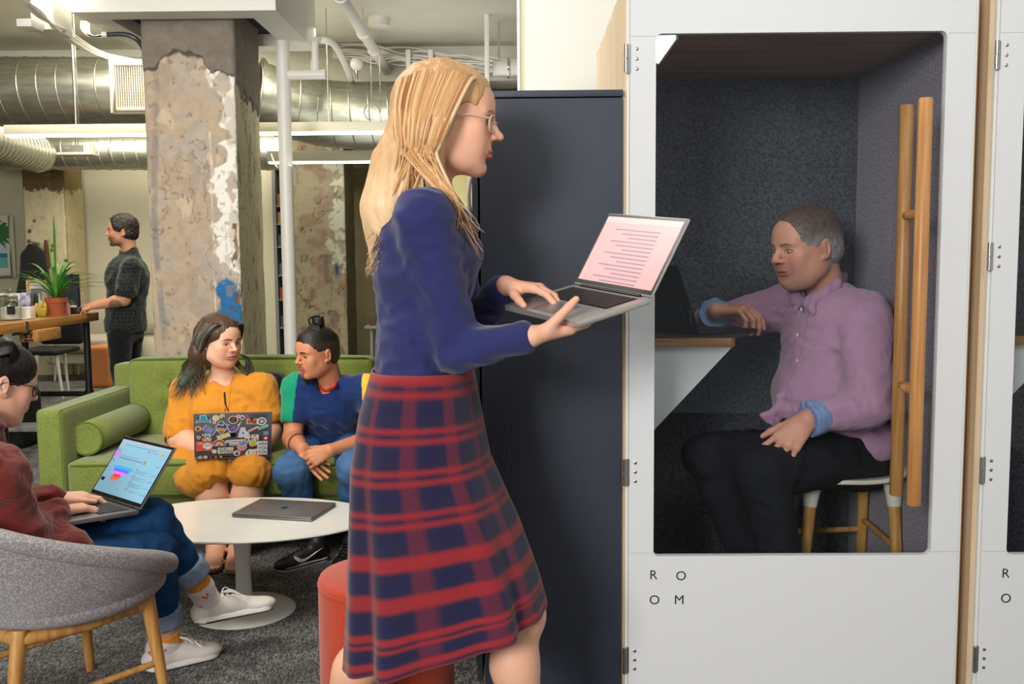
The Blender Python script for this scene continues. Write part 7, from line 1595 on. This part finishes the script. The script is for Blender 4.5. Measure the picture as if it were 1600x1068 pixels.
        def sc(P, A=A, ax_=ax_, e1=e1, e2=e2, dots=dots, Ls=Ls):
            q = P - A; h = q @ ax_; an = np.arctan2(q @ e2, q @ e1); c = np.tile(s2l((236, 230, 228)), (len(P), 1)); c[h < .026] = s2l((240, 156, 52))
            for i, (a, b_) in enumerate(dots):
                hh = .045 + (Ls - .03) * ((i % 3) + .3) / 3.2; aa = -PI + 2 * PI * (i // 3 + .4 * (i % 2)) / 3
                for dx, dy in ((-.006, -.004), (.006, -.002), (0, .007)):
                    da = np.abs((an - aa + PI) % (2 * PI) - PI) * .04; sgn = ((an - aa + PI) % (2 * PI) - PI) * .04; c[np.hypot((sgn - dx) / .0045, (h - hh - dy) / .0055) < 1] = s2l((236, 100, 48))
            return c
        solid('sock', [(sx, .003)], m_cloth, t, sc)
        h = S(); f_, u_, x_, L_ = shoe(h, he, to, up, .078, .047); o = solid('sneaker', [(h, .0035)], m_leather, t, flatcol((226, 220, 212), .08, 20)); so_ = S(); sole(so_, he, to, up, .049, .024); solid('sneaker_sole', [(so_, .004)], m_leather, o, lambda P, he=he, u_=u_: np.where(((P - he) @ u_ < .006)[:, None], s2l((52, 50, 50)), s2l((232, 228, 222))))
        mb = MB(); ml = mat('white_lace', (240, 238, 232), .8)
        for i in range(6):
            a = he + f_ * (.098 + i * .017) + u_ * (.082 - i * .0055); mb.tube(bez([a - x_ * .022 + u_ * -.007, a + u_ * .003 + f_ * .006, a + x_ * .022 + u_ * -.007], 4), .0028, ml, 6)
        a = he + f_ * .10 + u_ * .088
        for sg in (-1, 1): mb.tube(bez([a, a + x_ * sg * .03 + u_ * .010 + f_ * .02, a + x_ * sg * .042 + f_ * .05 - u_ * .012, a + x_ * sg * .02 + f_ * .03, a], 5), .0024, ml, 5); mb.tube(bez([a, a + x_ * sg * .02 + f_ * .04, a + x_ * sg * .045 + f_ * .075 - u_ * .03], 5), .0024, ml, 5)
        mb.build('laces', o, 60)
chair_woman()

# ---------------------------------------------------------------- man standing at the high table
def standing_man():
    SK = (206, 150, 118); t = person((at(196, 515, 7.6)[0], 7.6, 0), 'bearded man in a dark patterned short-sleeved shirt standing at the high table')
    f = unit(V3(-.93, -.36, .06)); H = Head(at(191, 362, 7.6), f, unit(V3(.04, .02, 1)), 1.04, 1.0, True, .9, 1.05); neck = at(203, 397, 7.62)
    hd = S(); H.add(hd, neck, .060); hd.ell(neck + V3(-.01, 0, -.07), (.07, .08, .05), k=.05)
    sL, eL, wL = at(206, 416, 7.45), at(194, 468, 7.40), at(148, 478, 7.33); sR, eR, wR = at(204, 412, 7.80), at(196, 464, 7.78), at(150, 474, 7.58)
    aL = S(); aL.cap(sL, eL, .055, .046, .02); aL.cap(eL, mixp(eL, wL, .3), .048, .046, .02); aL.cap(mixp(eL, wL, .3), wL, .046, .028, .02); hand(aL, wL, V3(-.92, -.2, -.28), V3(-.1, .2, -1), -1, 1.0, curls=[(25, 25, 15)] * 4)
    aR = S(); aR.cap(sR, eR, .055, .046, .02); aR.cap(eR, wR, .046, .028, .02); hand(aR, wR, V3(-.92, -.2, -.28), V3(-.1, -.2, -1), 1, 1.0, curls=[(25, 25, 15)] * 4)
    che = at(199, 432, 7.62); pel = at(196, 512, 7.62); tor = S(); tor.ell(che, (.12, .13, .16)); tor.ell(pel, (.12, .13, .10), k=.05); tor.cap(che, pel, .11, .11, .05)
    bs = skincol(SK)
    def pg(P):
        c = H.pig(P, bs(P), SK, (44, 32, 26), (176, 96, 84), (206, 120, 96), ((78, 52, 40), .75), browt=.0046); q = np.linalg.norm(P - mixp(eL, wL, .25) - V3(0, -.03, -.03), axis=1); m = (sstep(.055, .045, q) * .7)[:, None]; return c * (1 - m) + s2l((70, 70, 70)) * m
    solid('body', [(hd, .004), (aL, .004), (aR, .005), (tor, .015)], m_skin, t, pg); H.lids(t, (0, .0), .0126)
    hb = hairshell(H, .014, .004, front=.104, back=-.074, noise=.008, top=.014, deep=.092); solid('hair', [(hb, .0042)], m_hair, t, hairpig(H, (42, 32, 26), (42, 32, 26), streak=.35))
    s = S(); s.cap(sL, sR, .070, .070, .05); s.ell(che, (.150, .18, .17), None, .05); s.cap(che, pel + V3(0, 0, .02), .150, .160, .06, flat=(V3(.36, -.93, 0), 1.15)); s.cap(sL, mixp(sL, eL, .72), .076, .084, .02); s.cap(sR, mixp(sR, eR, .72), .076, .084, .02); s.cap(neck + V3(0, 0, -.03), neck + V3(-.005, 0, .02), .075, .068, .03)
    s.warp(folds(10, .010, 2.), 0); s.plane(pel + V3(0, 0, -.03), V3(0, 0, -1), .01); s.cap(mixp(sL, eL, .55), mixp(sL, eL, 1.), .058, .062, .006, 's'); s.cap(H.w(0, -.03, -.05), neck + V3(-.01, 0, .01), .058, .058, .006, 's')
    def pc(P): g = (np.sin(P[:, 2] * 420) * np.sin((P[:, 0] - P[:, 1]) * 420) > .45)[:, None]; return np.where(g, s2l((62, 72, 68)), s2l((25, 29, 29)))
    solid('shirt', [(s, .006)], m_cloth, t, pc)
    g = S(); g.ell(pel + V3(0, 0, -.02), (.135, .15, .11), None, .05)
    for sg, hp in ((-1, -.10), (1, .10)):
        h = pel + V3(0, hp, -.05); k_ = V3(h[0] - .015, h[1], .50); n_ = V3(h[0] + .03, h[1], .09); g.cap(h, k_, .098, .072, .03); g.cap(k_, n_, .072, .060, .02); b = S(); he = V3(n_[0] + .05, n_[1], 0); shoe(b, he, he + V3(-.27, -.05, 0), V3(0, 0, 1)); o = solid('shoe', [(b, .007)], m_leather, t, flatcol((24, 22, 22))); so_ = S(); sole(so_, he, he + V3(-.27, -.05, 0), V3(0, 0, 1), t=.014); solid('shoe_sole', [(so_, .007)], m_leather, o, flatcol((18, 18, 18)))
    g.warp(folds(11, .008, 5.), 0); solid('trousers', [(g, .009)], m_cloth, t, flatcol((20, 20, 23), .1))
standing_man()

# ---------------------------------------------------------------- woman walking past with a laptop
def walking_woman():
    SK = (232, 180, 152); t = person((at(655, 640, 2.2)[0], 2.2, 0), 'walking woman with long blonde hair, navy top and red plaid skirt carrying a laptop')
    f = unit(V3(.995, -.02, -.10)); u = unit(V3(.08, 0, 1)); H = Head(at(699, 190, 2.2), f, u, 1.06, 1.0, False, 1.05, 1.0); neck = at(668, 306, 2.22)
    hd = S(); H.add(hd, neck, .050); hd.ell(neck + V3(0, 0, -.04), (.09, .13, .05), k=.05)
    sR, eR, wR = at(662, 338, 2.045), at(716, 545, 2.08), V3(.020, 2.010, 1.192); sL, eL, wL = at(668, 334, 2.38), at(742, 505, 2.43), V3(-.035, 2.275, 1.292)
    aR = S(); aR.cap(sR, eR, .035, .035, .02); aR.cap(eR, mixp(eR, wR, .6), .034, .030, .02); aR.cap(mixp(eR, wR, .6), wR, .030, .025, .02); hand(aR, wR, V3(.80, .56, .10), V3(-.1, .05, 1), 1, .97, curls=[(8, 14, 10)] * 4, thumb=(.55, .55, .6))
    aL = S(); aL.cap(sL, eL, .035, .035, .02); aL.cap(eL, mixp(eL, wL, .6), .034, .030, .02); aL.cap(mixp(eL, wL, .6), wL, .030, .025, .02); hand(aL, wL, V3(.88, -.42, -.06), V3(-.06, .0, -1), -1, .97, curls=[(18, 24, 16), (22, 28, 18), (24, 30, 18), (26, 32, 18)])
    che = at(662, 395, 2.21); wa = at(660, 520, 2.21); pel = at(655, 620, 2.22); tor = S(); tor.ell(che, (.09, .13, .14)); tor.cap(che, pel, .09, .10, .05, flat=(V3(0, 1, 0), 1.3))
    hR, hL = V3(pel[0] + .0, 2.15, .98), V3(pel[0] - .02, 2.30, .98); kR, kL = at(806, 960, 2.18), at(596, 985, 2.30); nR, nL = at(838, 1215, 2.15), at(505, 1180, 2.32)
    lg = S()
    for h, k_, n_ in ((hR, kR, nR), (hL, kL, nL)):
        bk = unit(np.cross(V3(0, 1, 0), k_ - n_)) ; lg.cap(h, k_, .076, .060, .03); lg.cap(k_, mixp(k_, n_, .32) - V3(.018, 0, 0), .056, .056, .02); lg.cap(mixp(k_, n_, .30) - V3(.018, 0, 0), n_, .056, .032, .02)
        lg.ell(k_ + V3(.022, 0, .0), (.045, .045, .05), None, .03)
    for n_, d in ((nR, V3(.9, 0, -.5)), (nL, V3(.75, 0, -.95))): lg.cap(n_, n_ + unit(d) * .12, .034, .026, .02, flat=(V3(0, 1, 0), 1.15))
    bs = skincol(SK)
    solid('body', [(hd, .0024), (aR, .0026), (aL, .0026), (tor, .012), (lg, .006)], m_skin, t, lambda P: H.pig(P, bs(P), SK, (150, 112, 80), (196, 106, 100), (236, 146, 128), None, browt=.0036)); H.lids(t, (0, -.1), .0122)
    glasses(H, t, mat('pale_frame', (214, 190, 160), .3), lens_r=.022)
    # hair
    hb = S(); k = H.sc
    hb.ell(H.w(0, -.016, .036), np.array([.087, .110, .096]) * k, H.A); hb.ell(H.w(0, .034, .050), np.array([.062, .050, .052]) * k, H.A, .03); hb.ell(H.w(0, -.055, -.06), np.array([.080, .062, .10]) * k, H.A, .04)
    hb.path([H.w(0, -.055, -.05), at(640, 265, 2.22), at(624, 330, 2.22), at(612, 395, 2.22)], [.070, .075, .078, .052], .05, flat=(V3(0, 1, 0), 1.5))
    hb.ell(H.w(0, .125, -.014), np.array([.095, .080, .104]) * k, H.A, .006, 's'); hb.box(H.w(0, .085, -.13), np.array([.10, .075, .10]) * k, .02, H.A, .01, 's')
    for sg in (-1, 1): hb.box(H.w(sg * .095, .070, -.03), np.array([.04, .045, .06]) * k, .02, H.A, .01, 's')
    hb.warp(lambda P: .005 * (2 * fbm(((P - H.c) @ H.A.T) * np.array([60, 60, 12]), 2) - 1), 0)
    hr = solid('hair', [(hb, .004)], m_hair, t, hairpig(H, (206, 160, 112), (240, 204, 160), (.0, -.25), .25))
    mb = MB(); ms = [mat('hair_lock_gold', (222, 176, 124), .4, bump=.3, bscale=300), mat('hair_lock_pale', (244, 212, 170), .4), mat('hair_lock_honey', (176, 126, 80), .4)]
    for i in range(340):
        sg = random.choice((-1, 1, 1)); y0 = random.uniform(-.10, .065); z0 = .126 - 7.0 * (y0 + .015) ** 2; st = H.w(sg * .006, y0, z0)
        o_ = random.uniform(0, .012); m1 = H.w(sg * (.068 + o_), y0 * .9 - .004, .080 - .3 * max(0, -y0 - .05)); m2 = H.w(sg * (.096 + o_), y0 * .75 - .022, .010); m3 = H.w(sg * (.104 + o_), -.035 + y0 * .5, -.07)
        fr_ = (i % 9 == 0)
        if fr_ : e1 = at(706 + random.uniform(-14, 10), 312, 2.21 + sg * -.14 * 1.0); e2 = at(738 + random.uniform(-22, 20), 362 + random.uniform(-20, 44), 2.16 - sg * .04)
        else: e1 = at(636 + random.uniform(-34, 36), 322, 2.22 - sg * random.uniform(.02, .13)); e2 = at(612 + random.uniform(-42, 34), 404 + random.uniform(-34, 30), 2.22 - sg * random.uniform(.0, .13))
        q = random.random(); lock(mb, [st, m1, m2, m3, e1, mixp(e1, e2, .55) + V3(random.uniform(-.012, .012), 0, 0), e2], random.uniform(.0028, .0062), ms[0] if q < .45 else ms[1] if q < .8 else ms[2], .6, 5)
    mb.build('hair_locks', hr, 60, kind='stuff')
    # navy top
    NA = (42, 46, 96); s = S(); s.cap(sR, sL, .058, .058, .05); s.ell(che + V3(.005, 0, 0), (.118, .165, .155), None, .05); s.ell(che + V3(.070, 0, -.01), (.055, .12, .06), None, .05); s.cap(at(660, 455, 2.21), wa, .100, .090, .05, flat=(V3(0, 1, 0), 1.35)); s.cap(wa, at(657, 590, 2.21), .090, .108, .05, flat=(V3(0, 1, 0), 1.35))
    s.cap(sR, eR, .056, .048, .03); s.cap(eR, mixp(eR, wR, .86), .047, .037, .02); s.cap(sL, eL, .056, .048, .03); s.cap(eL, mixp(eL, wL, .86), .047, .037, .02)
    s.warp(folds(12, .007, 8., (1, 1, 1.8)), 0); s.cap(H.w(0, -.03, -.06), neck + V3(0, 0, -.0), .054, .066, .006, 's')
    solid('top', [(s, .0055)], m_cloth, t, flatcol(NA, .1))
    # plaid skirt: lofted rings with swinging folds
    rows = []; nz, na = 60, 128; V = []; Cc = []; prof = [(0., 662, 574, 76), (.12, 658, 640, 92), (.30, 658, 720, 106), (.55, 678, 830, 130), (.8, 692, 930, 147), (1., 697, 985, 154)]
    for i in range(nz + 1):
        v = i / nz; cx = np.interp(v, [p[0] for p in prof], [p[1] for p in prof]); cy = np.interp(v, [p[0] for p in prof], [p[2] for p in prof]); hw = np.interp(v, [p[0] for p in prof], [p[3] for p in prof]) * 2.2 / FOC
        c = at(cx, cy, 2.21)
        for j in range(na):
            a = 2 * PI * j / na; fo = 1 + v ** 1.2 * (.060 * math.sin(7 * a + 1.3 + 1.2 * v) + .035 * math.sin(12 * a + .5)); x = hw * fo * math.copysign(abs(math.cos(a)) ** .8, math.cos(a)); y = min(hw * 1.3, .150 + .035 * v) * 1.12 * fo * math.copysign(abs(math.sin(a)) ** .75, math.sin(a)); z = c[2] + (x / hw) * .065 * v ** 1.5
            V.append((c[0] + x, c[1] + y, z))
            ca = (a * 7 / (2 * PI) * 3) % 1; h_ = v * 7.4; cb = h_ % 1; col = s2l((38, 32, 58))
            red = s2l((148, 38, 42)); navy = s2l((26, 28, 66)); dk = s2l((60, 24, 40))
            rh = 1. if cb < .20 or .30 < cb < .42 else 0.; rv = 1. if (a * 11 / (2 * PI)) % 1 < .30 else 0.; nb = 1. if .55 < cb < .82 else 0.; nv = .7 if .5 < (a * 11 / (2 * PI)) % 1 < .72 else 0.
            col = col * (1 - .6 * nb) + navy * .6 * nb; col = col * (1 - .5 * nv) + navy * .5 * nv; col = col * (1 - .38 * rv) + s2l((130, 40, 48)) * .38 * rv; col = col * (1 - .9 * rh) + red * .9 * rh; Cc.append(col)
    F_ = [(i * na + j, i * na + (j + 1) % na, (i + 1) * na + (j + 1) % na, (i + 1) * na + j) for i in range(nz) for j in range(na)]
    me = bpy.data.meshes.new('skirt'); me.from_pydata(V, [], F_); o = link_mesh('skirt', me, t, 179, (m_cloth,)); set_col(o, np.array(Cc)); md = o.modifiers.new('cloth', 'SOLIDIFY'); md.thickness = .004
    # low shoes, out of the frame below
    for n_, he in ((nR, V3(nR[0] - .05, nR[1], 0)), (nL, V3(nL[0] + .02, nL[1], .03))):
        b = S(); d = V3(1, 0, 0) if n_ is nR else unit(V3(.95, 0, -.10)); shoe(b, he, he + d * .24, V3(0, 0, 1), .07, .042); b.cap(he + d * .05 + V3(0, 0, .05), he + d * .12 + V3(0, 0, .10), .022, .024, .01, 's'); oo = solid('shoe', [(b, .006)], m_leather, t, flatcol((36, 28, 28))); so_ = S(); sole(so_, he, he + d * .24, V3(0, 0, 1), .044, .014); solid('shoe_sole', [(so_, .006)], m_leather, oo, flatcol((24, 20, 20)))
walking_woman()
